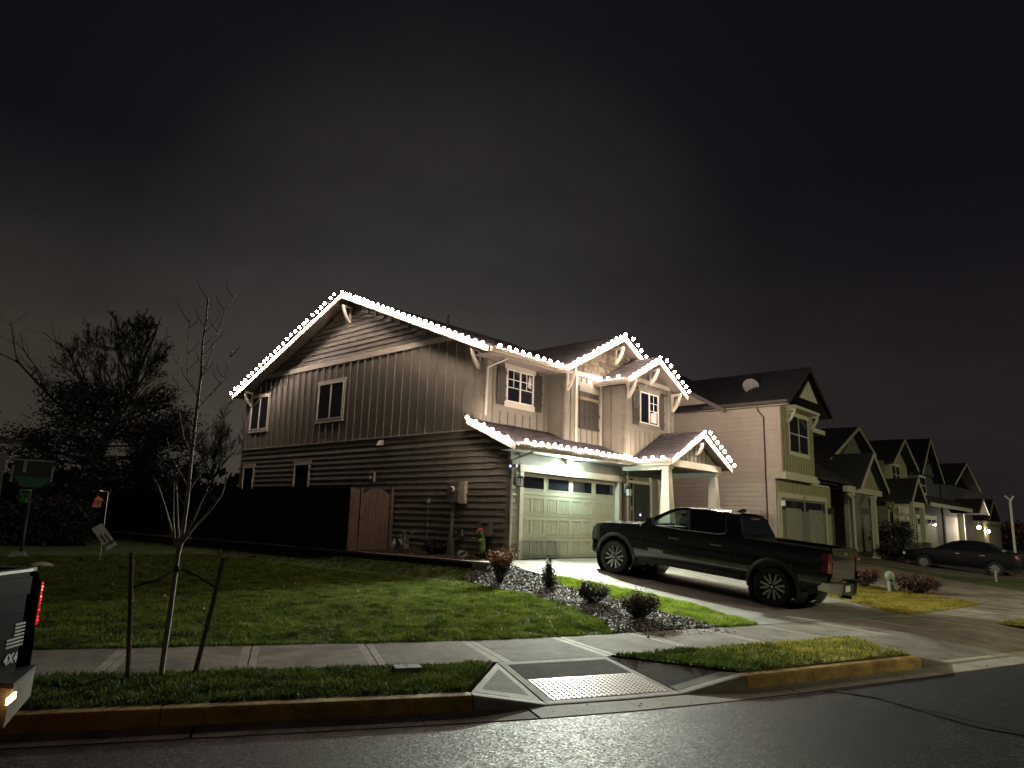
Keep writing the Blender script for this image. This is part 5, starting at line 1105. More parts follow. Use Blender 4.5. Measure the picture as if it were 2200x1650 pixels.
def sedan(label, loc, rotz, paint):
    T = thing('parked_car', label, 'car', loc); T.rotation_euler = (R(3), 0, rotz)
    arch = lambda cy: [(cy+.37*math.cos(a), .33+.37*math.sin(a)) for a in np.linspace(R(180), R(0), 11)]
    loop = [(2.2, .35), (2.3, .55), (2.25, .75), (1.9, .85), (1.2, .95), (.9, .98), (-1.3, 1.0), (-1.75, 1.06), (-2.3, 1.03), (-2.38, .8), (-2.36, .45), (-2.2, .32)]+arch(-1.42)+[(-1.0, .25), (.95, .25)]+arch(1.38)
    W = lambda y, z: .91-(.05*((.6-z)/.3)**2 if z < .6 else 0)-(.06*((z-.75)/.3)**1.5 if z > .75 else 0)-(.15*((y-1.7)/.6)**2 if y > 1.7 else 0)-(.10*((-1.8-y)/.5)**2 if y < -1.8 else 0)
    m = MB()
    for sd in (-1, 1): v, f = skin(loop, [], W, sd, .14); m.add(v, f)
    xs = np.linspace(-1, 1, 9); tp = [(2.3, .55), (2.25, .75), (1.9, .85), (1.2, .95), (.9, .98), (-1.3, 1.0), (-1.75, 1.06), (-2.3, 1.03), (-2.38, .8), (-2.36, .45)]
    V = [(x*W(y, z), y, z+.04*(1-x*x)) for y, z in tp for x in xs]; m.add(V, [(i*9+j, i*9+j+1, (i+1)*9+j+1, (i+1)*9+j) for i in range(len(tp)-1) for j in range(8)]); m.build('body', paint, T, smooth=35, world=False)
    Wc = lambda y, z: .85-.22*max(0, (z-.97)/.48); cab = [(1.0, .97), (.25, 1.36), (-.1, 1.43), (-.7, 1.44), (-1.1, 1.38), (-1.75, 1.06), (-1.3, .99)]; wA = [(.72, 1.03), (.25, 1.29), (-.15, 1.36), (-.28, 1.04)]; wB = [(-.34, 1.04), (-.22, 1.36), (-.75, 1.365), (-1.08, 1.28), (-1.22, 1.08)]
    m = MB()
    for sd in (-1, 1): v, f = skin(cab, [wA, wB], Wc, sd, .15); m.add(v, f)
    V = [(x*Wc(y, z), y, z+.03*(1-x*x)) for y, z in cab[1:5] for x in xs]; m.add(V, [(i*9+j, i*9+j+1, (i+1)*9+j+1, (i+1)*9+j) for i in range(3) for j in range(8)]); m.build('roof', paint, T, smooth=35, world=False)
    for sd in (-1, 1):
        for w_ in (wA, wB): v, f = skin(w_, [], lambda y, z: Wc(y, z)-.01, sd, .2); MB().add(v, f).build('side_glass', glassd, T, world=False, fix=False)
        MB().hull2([(sd*.60, -2.37, .78), (sd*.86, -2.30, .78), (sd*.84, -2.1, .80), (sd*.6, -2.2, .8)], [(sd*.60, -2.36, .93), (sd*.84, -2.28, .94), (sd*.82, -2.1, .95), (sd*.6, -2.2, .95)]).build('tail_light', lampr, T, world=False)
        MB().box(sd*.72-.1, sd*.72+.1, 2.1, 2.27, .60, .72).build('headlight', lampw, T, world=False)
        for y in (.0, -.95): MB().box(sd*.90-.02, sd*.90+.02, y-.09, y+.09, .84, .87).build('door_handle', chrome, T, world=False)
        for cy in (-1.42, 1.38): wheel(T, (sd*.80, cy, .33), .33, .21, sd, 'ten'); MB().lathe([(.36, -.22), (.36, .22)], (sd*.66, cy, .34), (1, 0, 0), 20).build('wheel_well', blackm, T, world=False, fix=False)
    MB().add([(-.72, .98, 1.0), (.72, .98, 1.0), (.62, .26, 1.37), (-.62, .26, 1.37)], [(0, 1, 2, 3)]).build('windshield', glassd, T, world=False, fix=False); MB().add([(-.70, -1.72, 1.08), (.70, -1.72, 1.08), (.62, -1.1, 1.39), (-.62, -1.1, 1.39)], [(0, 1, 2, 3)]).build('rear_window', glassd, T, world=False, fix=False)
    MB().box(-.85, .85, -2.2, 2.1, .22, .4).build('underbody', blackm, T, world=False)
    return T
sedan('dark car parked nose in to the right, spoked wheel showing', (24.4, -6.25, -.60), 0, mat('dark_blue_paint', (.003, .003, .006), .5, var=.05, spec=.25))
# ------------------------------------------------------------------ the other houses of the row
beige = mat('pinkish_beige_siding', (.60, .52, .455), .7, var=.05, scale=1.5, bump=.15, bscale=40)
olive = mat('lamp_tinted_khaki_wall', (.30, .285, .17), .7, var=.08, scale=2, bump=.15, bscale=40)  # khaki with the street lamp's yellow-green cast mixed into the colour
darkwall = mat('dark_blue_grey_wall', (.075, .075, .085), .75, var=.1, scale=2, bump=.2)
greywall = mat('grey_stucco_wall', (.21, .205, .17), .85, var=.15, scale=4, bump=.4)
roofdk = mat('dark_roof_shingle', (.032, .030, .036), .9, var=.2, scale=4, bump=.5, bscale=60)
trim2 = mat('pale_trim', (.50, .49, .38), .6, var=.05); gd2 = mat('grey_garage_door', (.17, .17, .14), .5, var=.05)
def glow_free_garage(parent, T, a0, a1, z0, z1, mt, tr, panes=3):
    g = group_obj('garage_door', parent); n = 4; h = (z1-z0)/n
    for i in range(n): MB(T).box(a0, a1, z0+h*i+.004, z0+h*(i+1)-.004, .0, .03).build('door_section', mt, g)
    w = (a1-a0)/panes
    for k in range(panes):
        MB(T).box(a0+w*k+.12, a0+w*(k+1)-.12, z1-h+.12, z1-.1, .031, .036).build('pane', glassd, g)
    MB(T).box(a0-.22, a1+.22, z1, z1+.20, 0, .055).build('head_trim', tr, g)
    for q in (a0-.16, a1+.01): MB(T).box(q, q+.15, z0, z1, 0, .05).build('side_trim', tr, g)
    return g
def rakes(parent, xc, zc, xl, xr, ze, y, h=.18, mt=None):
    for xe in (xl, xr):
        sg = 1 if xe > xc else -1; zz = zc-(zc-ze)*abs(xe-xc)/abs(xl-xc)
        MB().prism([(xc, zc), (xe, zz), (xe, zz-h), (xc, zc-h*1.15)], y-.04, y, 1).build('rake_board', mt or trim2, parent)
def plain_gable(parent, xc, zc, xl, xr, ze, yf, yb, mt=None, rk=True, tm=None):
    mt = mt or roofdk
    for xe in (xl, xr):
        zz = zc-(zc-ze)*abs(xe-xc)/abs(xl-xc); n = .12
        MB().hull2([(xe, yf, zz), (xc, yf, zc), (xc, yf, zc-n), (xe, yf, zz-n)], [(xe, yb, zz), (xc, yb, zc), (xc, yb, zc-n), (xe, yb, zz-n)]).build('roof', mt, parent)
    if rk: rakes(parent, xc, zc+.01, xl, xr, ze+.01, yf-.002, mt=tm)
def side_gable(parent, y0, y1, yr, zr, ze, x0, x1, mt=None):
    mt = mt or roofdk
    for ye in (y0, y1): MB().hull2([(x0, ye, ze), (x0, yr, zr), (x0, yr, zr-.12), (x0, ye, ze-.12)], [(x1, ye, ze), (x1, yr, zr), (x1, yr, zr-.12), (x1, ye, ze-.12)]).build('roof', mt, parent)
# --- house 2: beige side wall, khaki front with the lamp tint in its colour, satellite dish on its roof
h2 = thing('house', 'beige neighbour house with a satellite dish on its roof, right of the lit house', 'house', (13.7, 0, 0))
MB().box(13.7, 20, -1.99, 14, -.6, 3.15).box(13.701, 17.25, -2.28, 14, 3.15, 6.1).box(17.25, 20, .6, 14, 3.15, 6.1).build('wall', beige, h2)
S3 = FX(13.7); sw = group_obj('side_wall', h2)
lap_boards(sw, S3, -1.9, 12, -.1, 3.2, .19, mt=beige, n1=.03, gap=.016); lap_boards(sw, S3, -2.18, 12, 3.36, 6.05, .19, mt=beige, n1=.025, gap=.008)
MB(S3).box(-1.99, -1.89, -.5, 3.1, 0, .03).build('corner_trim', beige, sw); MB(S3).box(-2.29, -2.19, 3.4, 6.05, 0, .03).build('corner_trim', beige, sw)
MB(S3).box(-2.33, -1.55, 3.08, 3.36, -.2, .035).build('belt_board', trim2, h2)
MB().prism([(.4, 6.1), (12.4, 6.1), (6.4, 9.6)], 13.705, 14.0, 0).build('gable_wall', beige, h2)
side_gable(h2, .0, 12.8, 6.4, 9.75, 6.1, 13.35, 20.2)
MB().prism([(-.1, 6.02), (6.4, 9.73), (6.4, 9.55), (-.1, 5.84)], 13.29, 13.345, 0).build('rake_board', soffit, h2)
plain_gable(h2, 16.0, 8.0, 13.4, 18.6, 6.18, -2.75, 5.0, tm=mat('dark_rake', (.05, .045, .04), .6, var=.1))
gutter_run(h2, (13.42, .9, 6.2), (13.42, -2.75, 6.2), (-1, 0, 0), mat('brown_gutter', (.10, .085, .075), .5, var=.05), .13)
MB().box(13.42, 13.7, -2.70, .9, 6.02, 6.05).build('soffit', trim2, h2)
MB().prism([(14.55, 6.45), (16.6, 6.45), (15.6, 7.3)], -2.82, -2.76, 1).build('gable_infill', trim2, h2)  # paler triangle stands for the lit part of the shaded gable wall
for a in (15.1, 15.45, 15.8, 16.15): MB(FY(-2.82)).box(a-.02, a+.02, 6.46, 7.25-abs(a-15.6)*.85, 0, .02).build('batten', trim2, h2)
U2 = FY(-2.28); uf = group_obj('upper_front_wall', h2); MB(U2).box(13.705, 17.25, 3.36, 6.1, 0, .012).build('wall_panel', olive, uf)
T2 = frame((0, -2.292, 0), (1, 0, 0), (0, 0, 1), (0, -1, 0))
battens(uf, T2, 13.95, 17.2, .30, 3.37, 6.0, [(14.35, 16.75, 4.0, 5.95)], mt=olive)
MB(T2).box(13.72, 13.86, 3.37, 6.0, 0, .03).build('corner_trim', olive, uf); MB(T2).box(17.1, 17.24, 3.37, 6.0, 0, .03).build('corner_trim', olive, uf)
window(uf, T2, 14.5, 16.6, 4.22, 5.78, sash='twin', mt=trim2, fm=trim2, head=.14)
MB(T2).box(14.2, 17.0, 5.98, 6.10, 0, .45).build('window_hood', trim2, uf); bracket(uf, T2, 14.3, 5.97, .42, .6, mt=trim2); bracket(uf, T2, 16.9, 5.97, .42, .6, mt=trim2)
MB().box(13.68, 17.5, -2.42, -2.30, 3.06, 3.36).build('belt_board', trim2, h2)
L2 = FY(-1.99); lf = group_obj('garage_wall', h2); MB(L2).box(13.705, 20, -.3, 3.05, 0, .012).build('wall_panel', olive, lf); T3 = frame((0, -2.002, 0), (1, 0, 0), (0, 0, 1), (0, -1, 0))
battens(lf, T3, 13.95, 20, .30, -.1, 3.04, [(13.85, 19.7, -.2, 2.62)], mt=olive)
glow_free_garage(lf, T3, 14.12, 19.2, -.1, 2.35, gd2, trim2, 2); MB(T3).box(13.78, 13.92, -.1, 2.3, 0, .03).build('corner_trim', trim2, lf)
for k in range(2): MB(T3).box(14.5+k*2.6, 16.2+k*2.6, -.0, 1.95, .031, .045).build('door_panel', mat('lighter_door_panel', (.23, .23, .19), .6, var=.08), lf)
MB(T3).box(14.02, 14.14, 2.0, 2.22, .05, .2).build('wall_lantern', winframe, lf); MB(T3).box(19.55, 19.75, 1.85, 2.1, .02, .2).build('wall_lantern', blackm, lf)
MB(T3).box(16.55, 16.62, 2.40, 2.50, .056, .06).box(16.66, 16.73, 2.40, 2.50, .056, .06).build('house_number', blackm, lf)
MB().hull2([(17.0, -2.3, 3.15), (20.4, -2.3, 3.15), (20.4, .6, 4.5), (17.0, .6, 4.5)], [(17.0, -2.3, 3.27), (20.4, -2.3, 3.27), (20.4, .6, 4.62), (17.0, .6, 4.62)]).build('lower_roof', roofdk, h2)
MB().box(17.4, 19.2, -2.2, -1.6, 5.4, 5.6).build('side_soffit', trim2, h2)
downspout(h2, [(13.62, -1.35, 6.1), (13.64, -1.42, 5.85), (13.66, -1.62, 5.6), (13.66, -1.64, -.1)], .035, mat('dark_spout', (.06, .045, .04), .5, var=.05))
MB(S3).box(-.1, .15, 1.2, 1.55, .03, .10).build('wall_box', beige, h2)
# satellite dish
ds = thing('satellite_dish', 'round pale satellite dish on a bent mast above the neighbour roof edge', 'satellite dish', (14.5, -.72, 6.6)); dm = mat('dish_grey', (.34, .33, .34), .6, var=.05)
MB().lathe([(0, .0), (.12, .008), (.24, .035), (.335, .075), (.345, .08), (.335, .068), (.24, .026), (.12, -.004), (0, -.012)], (14.6, -.70, 7.12), (-.80, -.55, .22), 28).build('dish', dm, ds, smooth=True)
MB().tube([(14.72, -.72, 6.62), (14.62, -.72, 6.85), (14.64, -.70, 7.1)], .025, 8).build('mast', dm, ds); MB().box(14.62, 14.85, -.82, -.62, 6.72, 6.74).build('foot', dm, ds)
MB().tube([(14.60, -.70, 6.82), (14.32, -.86, 6.86), (14.22, -.92, 7.0)], .014, 6).build('feed_arm', steel, ds); MB().box(14.17, 14.27, -.98, -.88, 6.98, 7.08).build('feed_horn', dm, ds)
# --- house 3
h3 = thing('house', 'dark house with a pale gabled porch on two square posts', 'house', (20.8, 0, 0))
MB().box(21.2, 30.8, .6, 13, -.5, 5.2).box(26.4, 30.8, -.6, .6, -.5, 5.0).prism([(26.4, 5.0), (30.8, 5.0), (28.6, 6.6)], -.6, 13, 1).build('wall', greywall, h3); plain_gable(h3, 28.4, 7.0, 23.4, 31.4, 4.75, -1.0, 13); MB().hull2([(20.6, .2, 4.9), (24.5, .2, 5.6), (24.5, 13, 5.6), (20.6, 13, 4.9)], [(20.6, .2, 5.05), (24.5, .2, 5.75), (24.5, 13, 5.75), (20.6, 13, 5.05)]).build('roof', roofdk, h3); window(h3, FY(-.6), 27.6, 29.4, 3.6, 4.9, sash='twin', mt=trim2, fm=trim2)
MB().hull2([(17.2, -2.6, 3.25), (26.6, -2.6, 3.25), (26.6, .7, 4.9), (17.2, .7, 4.9)], [(17.2, -2.6, 3.36), (26.6, -2.6, 3.36), (26.6, .7, 5.0), (17.2, .7, 5.0)]).build('porch_roof', roofdk, h3)
plain_gable(h3, 23.8, 5.0, 21.5, 26.1, 3.2, -2.95, .7); MB().prism([(22.0, 3.2), (25.6, 3.2), (23.8, 4.6)], -2.62, -2.58, 1).build('gable_wall', olive, h3)
battens(h3, FY(-2.62), 22.2, 25.6, .3, 3.2, lambda a: 4.6-abs(a-23.8)*.78, mt=olive)
MB().box(20.4, 25.8, -2.7, -2.46, 2.9, 3.18).build('beam', trim2, h3)
for x in (21.1, 24.6):
    p = group_obj('porch_post', h3); MB().box(x-.11, x+.11, -2.69, -2.47, -.1, 2.9).build('shaft', trim2, p); MB().box(x-.17, x+.17, -2.75, -2.41, -.45, -.1).build('post_base', trim2, p); MB().box(x-.15, x+.15, -2.73, -2.43, 2.75, 2.9).build('cap', trim2, p)
downspout(h3, [(20.62, -2.70, 3.2), (20.70, -2.74, 2.9), (20.9, -2.74, 2.6), (20.92, -2.74, -.1), (20.75, -2.78, -.3)], .05, trim2)
MB().box(20.6, 26, -2.9, .6, -.6, -.38).build('porch_slab', concrete, h3); window(h3, FY(.6), 24.6, 26.6, .6, 2.3, sash='twin', mt=trim2, fm=trim2); MB(FY(.6)).box(22.6, 23.5, -.35, 1.8, 0, .05).build('door', darkdoor, h3)
# --- house 4
h4 = thing('house', 'pale timber fronted house with a tall twin window under a steep gable', 'house', (27, 0, 0))
MB().box(31.3, 36.6, -1.4, 12, -.5, 5.3).build('wall', greywall, h4); plain_gable(h4, 34.2, 6.85, 31.4, 37.1, 5.2, -1.95, 12)
MB(FY(-1.4)).box(31.8, 36.4, -.3, 5.3, 0, .02).build('front_panel', olive, h4); MB().prism([(31.9, 5.3), (36.5, 5.3), (34.2, 6.6)], -1.42, -1.40, 1).build('gable_wall', olive, h4); T4 = FY(-1.42)
battens(h4, T4, 32.0, 36.4, .42, 2.9, 5.25, [(32.6, 35.0, 3.9, 5.3)], mt=olive); window(h4, T4, 32.8, 34.6, 4.05, 5.15, sash='twin', mt=trim2, fm=trim2)
plain_gable(h4, 31.6, 4.25, 30.0, 33.2, 2.95, -3.1, -1.4); MB(FY(-2.9)).box(30.3, 32.9, 2.55, 2.85, 0, .15).build('beam', trim2, h4)
window(h4, FY(-1.44), 31.5, 32.3, .9, 2.3, sash='hung', mt=trim2, fm=trim2)
for x in (30.5, 32.8): MB().box(x-.12, x+.12, -3.05, -2.8, .6, 2.55).build('porch_post', trim2, h4); MB().box(x-.32, x+.32, -3.25, -2.6, -.4, .6).build('stone_base', mat('grey_stone', (.16, .155, .14), .9, var=.4, scale=7, bump=1.0, bscale=14), h4)
glow_free_garage(h4, T4, 33.9, 36.2, -.2, 1.9, gd2, trim2, 1); MB(T4).box(33.5, 36.5, 2.3, 2.75, .02, .06).build('belt_board', trim2, h4)
# --- house 5
h5 = thing('house', 'dark house with a tall pointed gable and pale garage door', 'house', (38, 0, 0))
MB().box(38.0, 47.2, -1.0, 12, -.5, 5.2).prism([(39.6, 5.2), (45.2, 5.2), (42.3, 7.3)], -1.2, -1.0, 1).build('wall', darkwall, h5); plain_gable(h5, 42.2, 7.75, 39.2, 45.5, 5.1, -1.7, 12); plain_gable(h5, 44.5, 6.4, 38.0, 47.6, 5.0, -1.2, 12, rk=False)
h5b = thing('house', 'dark house whose porch wall is lit by a bare lamp, beyond the pointed gable', 'house', (48, 0, 0)); MB().box(47.9, 59.0, -1.0, 12, -.5, 5.0).build('wall', darkwall, h5b); plain_gable(h5b, 54.3, 7.0, 49.2, 59.4, 5.0, -1.7, 10)
MB().hull2([(37.4, -2.4, 3.0), (53.8, -2.4, 3.0), (53.8, -1, 3.7), (37.4, -1, 3.7)], [(37.4, -2.4, 3.12), (53.8, -2.4, 3.12), (53.8, -1, 3.82), (37.4, -1, 3.82)]).build('lower_roof', roofdk, h5); MB().box(37.3, 53.9, -2.46, -2.40, 2.86, 3.1).build('fascia', trim2, h5)
T5 = FY(-1.0); window(h5, T5, 41.2, 42.9, 3.9, 5.0, sash='hung', mt=trim2, fm=trim2); glow_free_garage(h5, T5, 39.8, 45.2, -.2, 2.2, mat('pale_garage_door', (.34, .34, .27), .6, var=.05), trim2, 4)
litw = mat('pale_siding', (.52, .47, .42), .7, var=.04)
lap_boards(group_obj('porch_wall', h5b), T5, 48.2, 52.6, -.2, 2.5, .24, mt=litw); plain_gable(h5b, 52.6, 4.0, 50.6, 54.6, 2.9, -2.9, -1)
MB(T5).box(53.0, 53.25, -.2, 2.8, 0, .4).build('porch_post', trim2, h5)
hot = mat('porch_lamp_glass', (.9, .9, .8), .3, var=0, emit=(1.0, .82, .62), estr=60)
pl5 = group_obj('porch_lamp', h5b); MB().sphere((54.2, -2.2, 1.75), .14).build('globe', hot, pl5); MB(frame((54.2, -2.2, 0), (1, 0, 0), (0, 0, 1), (0, -1, 0))).box(-.05, .05, 1.9, 2.2, -.05, .05).build('bracket', blackm, pl5)
ld = bpy.data.lights.new('porch_light', 'POINT'); ld.energy = 190; ld.color = (1, .84, .68); ld.shadow_soft_size = .16; lo = bpy.data.objects.new('porch_light', ld); COL.objects.link(lo); lo.parent = pl5; lo.location = Vector((53.2, -2.6, 1.8))-wloc(pl5)
h6 = thing('house', 'small pale garage front at the far end of the row beside the orange shrub', 'house', (60, 0, 0))
MB().box(60.5, 69.5, -1.5, 8, -.5, 2.4).build('wall', olive, h6); MB(FY(-1.5)).box(60.4, 69.8, 2.2, 2.42, 0, .08).build('fascia', trim2, h6); plain_gable(h6, 67.5, 4.6, 64.5, 70.5, 2.7, -1.4, 6)
MB(FY(-1.5)).box(62, 68.6, -.3, 1.95, 0, .03).build('garage_door', litw, h6); MB().sphere((61.2, -1.75, 1.5), .13).build('wall_lamp', hot, h6)
# house beyond the dark yard on the left
h7 = thing('house', 'black flat silhouette of a house at the far left edge', 'house', (-14, 24, 0)); MB().box(-24, -6.9, 22, 32, -1, 3.2).build('wall', darkwall, h7); side_gable(h7, 21.5, 32.5, 27, 4.35, 3.7, -24.5, -6.5)
# street lamp across the road, out of frame to the right; and a slim white lamp post in view
def lamp_post(label, x, y, z0, h, arm, lit, k=1):
    T = thing('street_lamp', label, 'street lamp', (x, y, z0)); mt = mat('grey_pole', (.35, .36, .35), .5, var=.05)
    MB().tube([(x, y, z0), (x, y, z0+h*.6), (x, y, z0+h)], [.09, .07, .05], 10).build('pole', mt, T); MB().tube([(x, y, z0+h-.05), (x+arm[0]*.5, y+arm[1]*.5, z0+h+.25), (x+arm[0], y+arm[1], z0+h+.28)], .035, 8).build('arm', mt, T)
    hx, hy, hz_ = x+arm[0], y+arm[1], z0+h+.25; MB().hull2([(hx-.14, hy-.3, hz_-.04), (hx+.14, hy-.3, hz_-.04), (hx+.14, hy+.3, hz_-.04), (hx-.14, hy+.3, hz_-.04)], [(hx-.08, hy-.22, hz_+.09), (hx+.08, hy-.22, hz_+.09), (hx+.08, hy+.22, hz_+.09), (hx-.08, hy+.22, hz_+.09)]).build('lamp_head', mt, T)
    if lit:
        MB().box(hx-.1, hx+.1, hy-.2, hy+.2, hz_-.055, hz_-.042).build('lens', mat('street_lens', (.9, .9, .8), .3, var=0, emit=(1, .93, .6), estr=150), T)
        ld = bpy.data.lights.new('street_light', 'SPOT'); ld.energy = STREET_W*k; ld.color = (1.0, .93, .58); ld.spot_size = R(144); ld.spot_blend = .45; ld.shadow_soft_size = .15
        lo = bpy.data.objects.new('street_light', ld); COL.objects.link(lo); lo.parent = T; lo.location = Vector((hx, hy, hz_-.10))-Vector((x, y, z0)); lo.rotation_euler = Vector((.2, .5, -.84)).to_track_quat('-Z', 'Y').to_euler()
    return T
lamp_post('lit street lamp on the far side of the road', 8.5, -24.4, -.65, 6.8, (0, 1.6), True)
lamp_post('added unseen street lamp lighting the fronts of the far houses', 40, -24.4, -.65, 6.8, (0, 1.6), True, .55)  # made-up lamp out of frame, added to brighten the far house fronts
lp = thing('lamp_post', 'slim white post with a forked top at the right edge beyond the parked car', 'post', (30.2, -7.6, -.6)); wpst = mat('white_post', (.7, .72, .7), .5, var=.05)
MB().box(30.15, 30.25, -7.65, -7.55, -.65, 2.85).build('post', wpst, lp); MB().tube([(30.2, -7.6, 2.8), (30.2, -7.6, 2.95), (30.05, -7.4, 3.15)], .045, 6).tube([(30.2, -7.6, 2.85), (30.25, -7.75, 3.15)], .045, 6).build('fork', wpst, lp)
# ------------------------------------------------------------------ retaining wall, fence, gate
blockm = mat('dark_wall_block', (.060, .055, .055), .9, var=.3, scale=5, bump=.8, bscale=30); capm = mat('pale_block', (.36, .34, .29), .85, var=.1, scale=6, bump=.5, bscale=30)
rw = thing('retaining_wall', 'low dark block retaining wall running back beside the lawn', 'wall', (-1.7, -.5, -.45))
bm_proto = {}
for c in range(3):
    z0 = -.46+.15*c; y = -.50+(.2 if c % 2 else 0); k = 0
    while y < 15:
        y1 = y+.395; dx = rng.normal(0, .006); MB().box(-1.80+dx+.012*c*.0, -1.60, y+.004, y1-.004, z0, z0+.146).build('block', blockm, rw); y += .40
o = MB().box(-1.79, -1.60, 15, 26, -.46, -.03).build('block_run', blockm, rw)
y = -.5
while y < 15: MB().box(-1.83+rng.normal(0, .005), -1.58, y+.003, y+.447, -.008, .035).build('cap_stone', mat('weathered_cap', (.17, .15, .14), .85, var=.2, scale=6, bump=.4), rw); y += .45
ce = thing('stone_blocks', 'stacked pale blocks at the near end of the retaining wall', 'blocks', (-1.7, -.8, -.45))
MB().hull2([(-1.86, -1.12, -.03), (-1.40, -1.02, -.03), (-1.48, -.52, -.03), (-1.90, -.56, -.03)], [(-1.86, -1.12, .045), (-1.40, -1.02, .045), (-1.48, -.52, .045), (-1.90, -.56, .045)]).build('cap_block', capm, ce)
for (a, b, z) in ((0, 0, -.16), (.03, -.03, -.29), (-.02, .02, -.42)): MB().hull2([(-1.82+a, -1.02+b, z), (-1.45+a, -.95+b, z), (-1.50+a, -.52, z), (-1.86+a, -.52, z)], [(-1.80+a, -1.0+b, z+.12), (-1.45+a, -.95+b, z+.12), (-1.50+a, -.52, z+.12), (-1.86+a, -.52, z+.12)]).build('block', blockm if z < -.2 else capm, ce)
eb = thing('edging_board', 'thin pale board lying loose at the top of the chip bed by the driveway', 'board', (-1.2, -1.9, -.1)); MB().hull2([(-1.30, -1.62, -.10), (-1.20, -1.60, -.09), (-1.34, -2.42, -.17), (-1.44, -2.40, -.18)], [(-1.30, -1.62, -.065), (-1.20, -1.60, -.055), (-1.34, -2.42, -.135), (-1.44, -2.40, -.145)]).build('board', mat('pale_board', (.5, .49, .42), .6, var=.1), eb)
MB().box(-1.40, -.95, -.46, -.40, -.05, .03).build('edge_board', capm, ce)
fn = thing('fence', 'tall dark board fence standing along the retaining wall', 'fence', (-1.7, 5, 0))
y = 4.92; k = 0
while y < 26:
    MB().box(-1.775+rng.normal(0, .002), -1.755, y+.003, y+.139, .04, 1.93+rng.normal(0, .006)).build('board', fencew, fn); y += .142
    if k % 17 == 0: MB().box(-1.75, -1.65, y, y+.09, 0, 1.9).build('post', fencew, fn)
    k += 1
for z in (.35, 1.0, 1.7): MB().box(-1.75, -1.71, 4.95, 26, z, z+.09).build('rail', fencew, fn)
MB().box(-1.80, -1.70, 4.9, 26, 1.945, 1.975).build('top_cap', fencew, fn)
gt = thing('gate', 'reddish cedar garden gate with arched top between fence and house', 'gate', (-1, 4.9, 0)); GF = FY(4.95)
for i in range(3): MB(GF).box(-1.78+i*.125, -1.78+i*.125+.12, .02, 1.92-.02*i, 0, .02).build('side_board', gatew, gt)
MB(GF).box(-1.40, -1.31, -.05, 1.95, -.03, .06).build('post', gatew, gt); MB(GF).box(-.24, -.13, -.05, 2.02, -.03, .08).build('post', gatew, gt)
n = 8; w = (1.29-.26)/n
for i in range(n):
    a0 = -1.29+w*i; f = lambda a: 1.60+.34*math.sqrt(max(0, 1-((a+.775)/.56)**2))
    MB(GF).hull2([(a0+.002, .06, 0), (a0+w-.002, .06, 0), (a0+w-.002, f(a0+w), 0), (a0+.002, f(a0), 0)], [(a0+.002, .06, .02), (a0+w-.002, .06, .02), (a0+w-.002, f(a0+w), .02), (a0+.002, f(a0), .02)]).build('board', gatew, gt)
for z in (.3, 1.4): MB(GF).box(-1.29, -.26, z, z+.09, -.03, -.005).build('rail', gatew, gt)
MB(GF).box(-.27, -.22, 1.33, 1.37, .02, .10).box(-1.42, -1.28, 1.0, 1.03, .02, .07).build('latch', blackm, gt)
# ------------------------------------------------------------------ things by the side wall
stg = thing('garden_statue', 'upright green lizard statue wearing a small red cap beside the house wall', 'statue', (-.45, .65, 0)); gsm = mat('statue_green', (.075, .13, .02), .55, var=.12, scale=10, bump=.3)
T = Matrix.Translation((-.45, .65, 0)) @ Matrix.Rotation(R(-23.3), 4, 'Z')      # local x = right seen from the street
m = MB(T)
m.tube([(.06, .0, .14), (.07, 0, .28), (.09, 0, .42), (.10, 0, .55), (.08, 0, .66), (.04, 0, .73)], [.13, .135, .11, .075, .05, .055], 12); m.sphere((.03, 0, .745), .072, sc=(1.1, .9, .85)); m.tube([(.02, 0, .74), (-.06, -.0, .735), (-.11, 0, .72)], [.05, .038, .028], 8)
for s in (-1, 1):
    m.tube([(.06, s*.07, .54), (-.03, s*.10, .50), (-.12, s*.07, .55), (-.18, s*.05, .57)], [.035, .028, .024, .02], 7)
    for q in (-1, 0, 1): m.tube([(-.17, s*.05, .565), (-.215, s*.05+q*.018, .575+q*.008)], [.010, .005], 5)
    m.tube([(.07, s*.08, .22), (.0, s*.11, .14), (.04, s*.11, .05)], [.08, .055, .04], 8); m.tube([(.05, s*.11, .03), (-.04, s*.12, .025), (-.10, s*.12, .02)], [.035, .032, .02], 7)
m.tube([(.12, 0, .16), (.20, 0, .10), (.16, .10, .05), (.0, .16, .04), (-.16, .14, .05), (-.24, .10, .07)], [.09, .07, .055, .045, .03, .012], 9)
sb = m.build('statue_body', gsm, stg); md = sb.modifiers.new('merge', 'REMESH'); md.mode = 'VOXEL'; md.voxel_size = .012; md.use_smooth_shade = True
cp = group_obj('cap', stg); m = MB(T); m.lathe([(.078, .775), (.074, .81), (.05, .838), (0, .848)], (.035, 0, 0), n=14); m.build('crown', mat('red_cloth', (.42, .05, .05), .8, var=.1), cp, smooth=True); m = MB(T); m.hull2([(.02, -.07, .775), (-.09, -.05, .772), (-.09, .05, .772), (.02, .07, .775)], [(.02, -.07, .787), (-.09, -.05, .780), (-.09, .05, .780), (.02, .07, .787)]); m.build('peak', mat('pale_red_cloth', (.5, .2, .18), .8, var=.1), cp)
for s in (-1, 1): MB(T).sphere((-.035, s*.052, .76), .013, 8, 5).build('eye', blackm, stg)
hc_ = thing('hose_coil', 'ribbed grey coil lying on the mulch beside the green statue', 'hose', (-.75, .95, 0)); m = MB(); pth = []
for i in range(90): a = i*.42; pth.append((-.72+(.15+.004*math.sin(i))*math.cos(a), .98+(.15)*math.sin(a)*.6+i*.0006, .10+.0*i+.07*math.sin(a*1.0+.6)+.0006*i))
m.tube(pth, .014, 5); m.build('hose', mat('grey_hose', (.16, .16, .155), .5, var=.1), hc_, smooth=True)
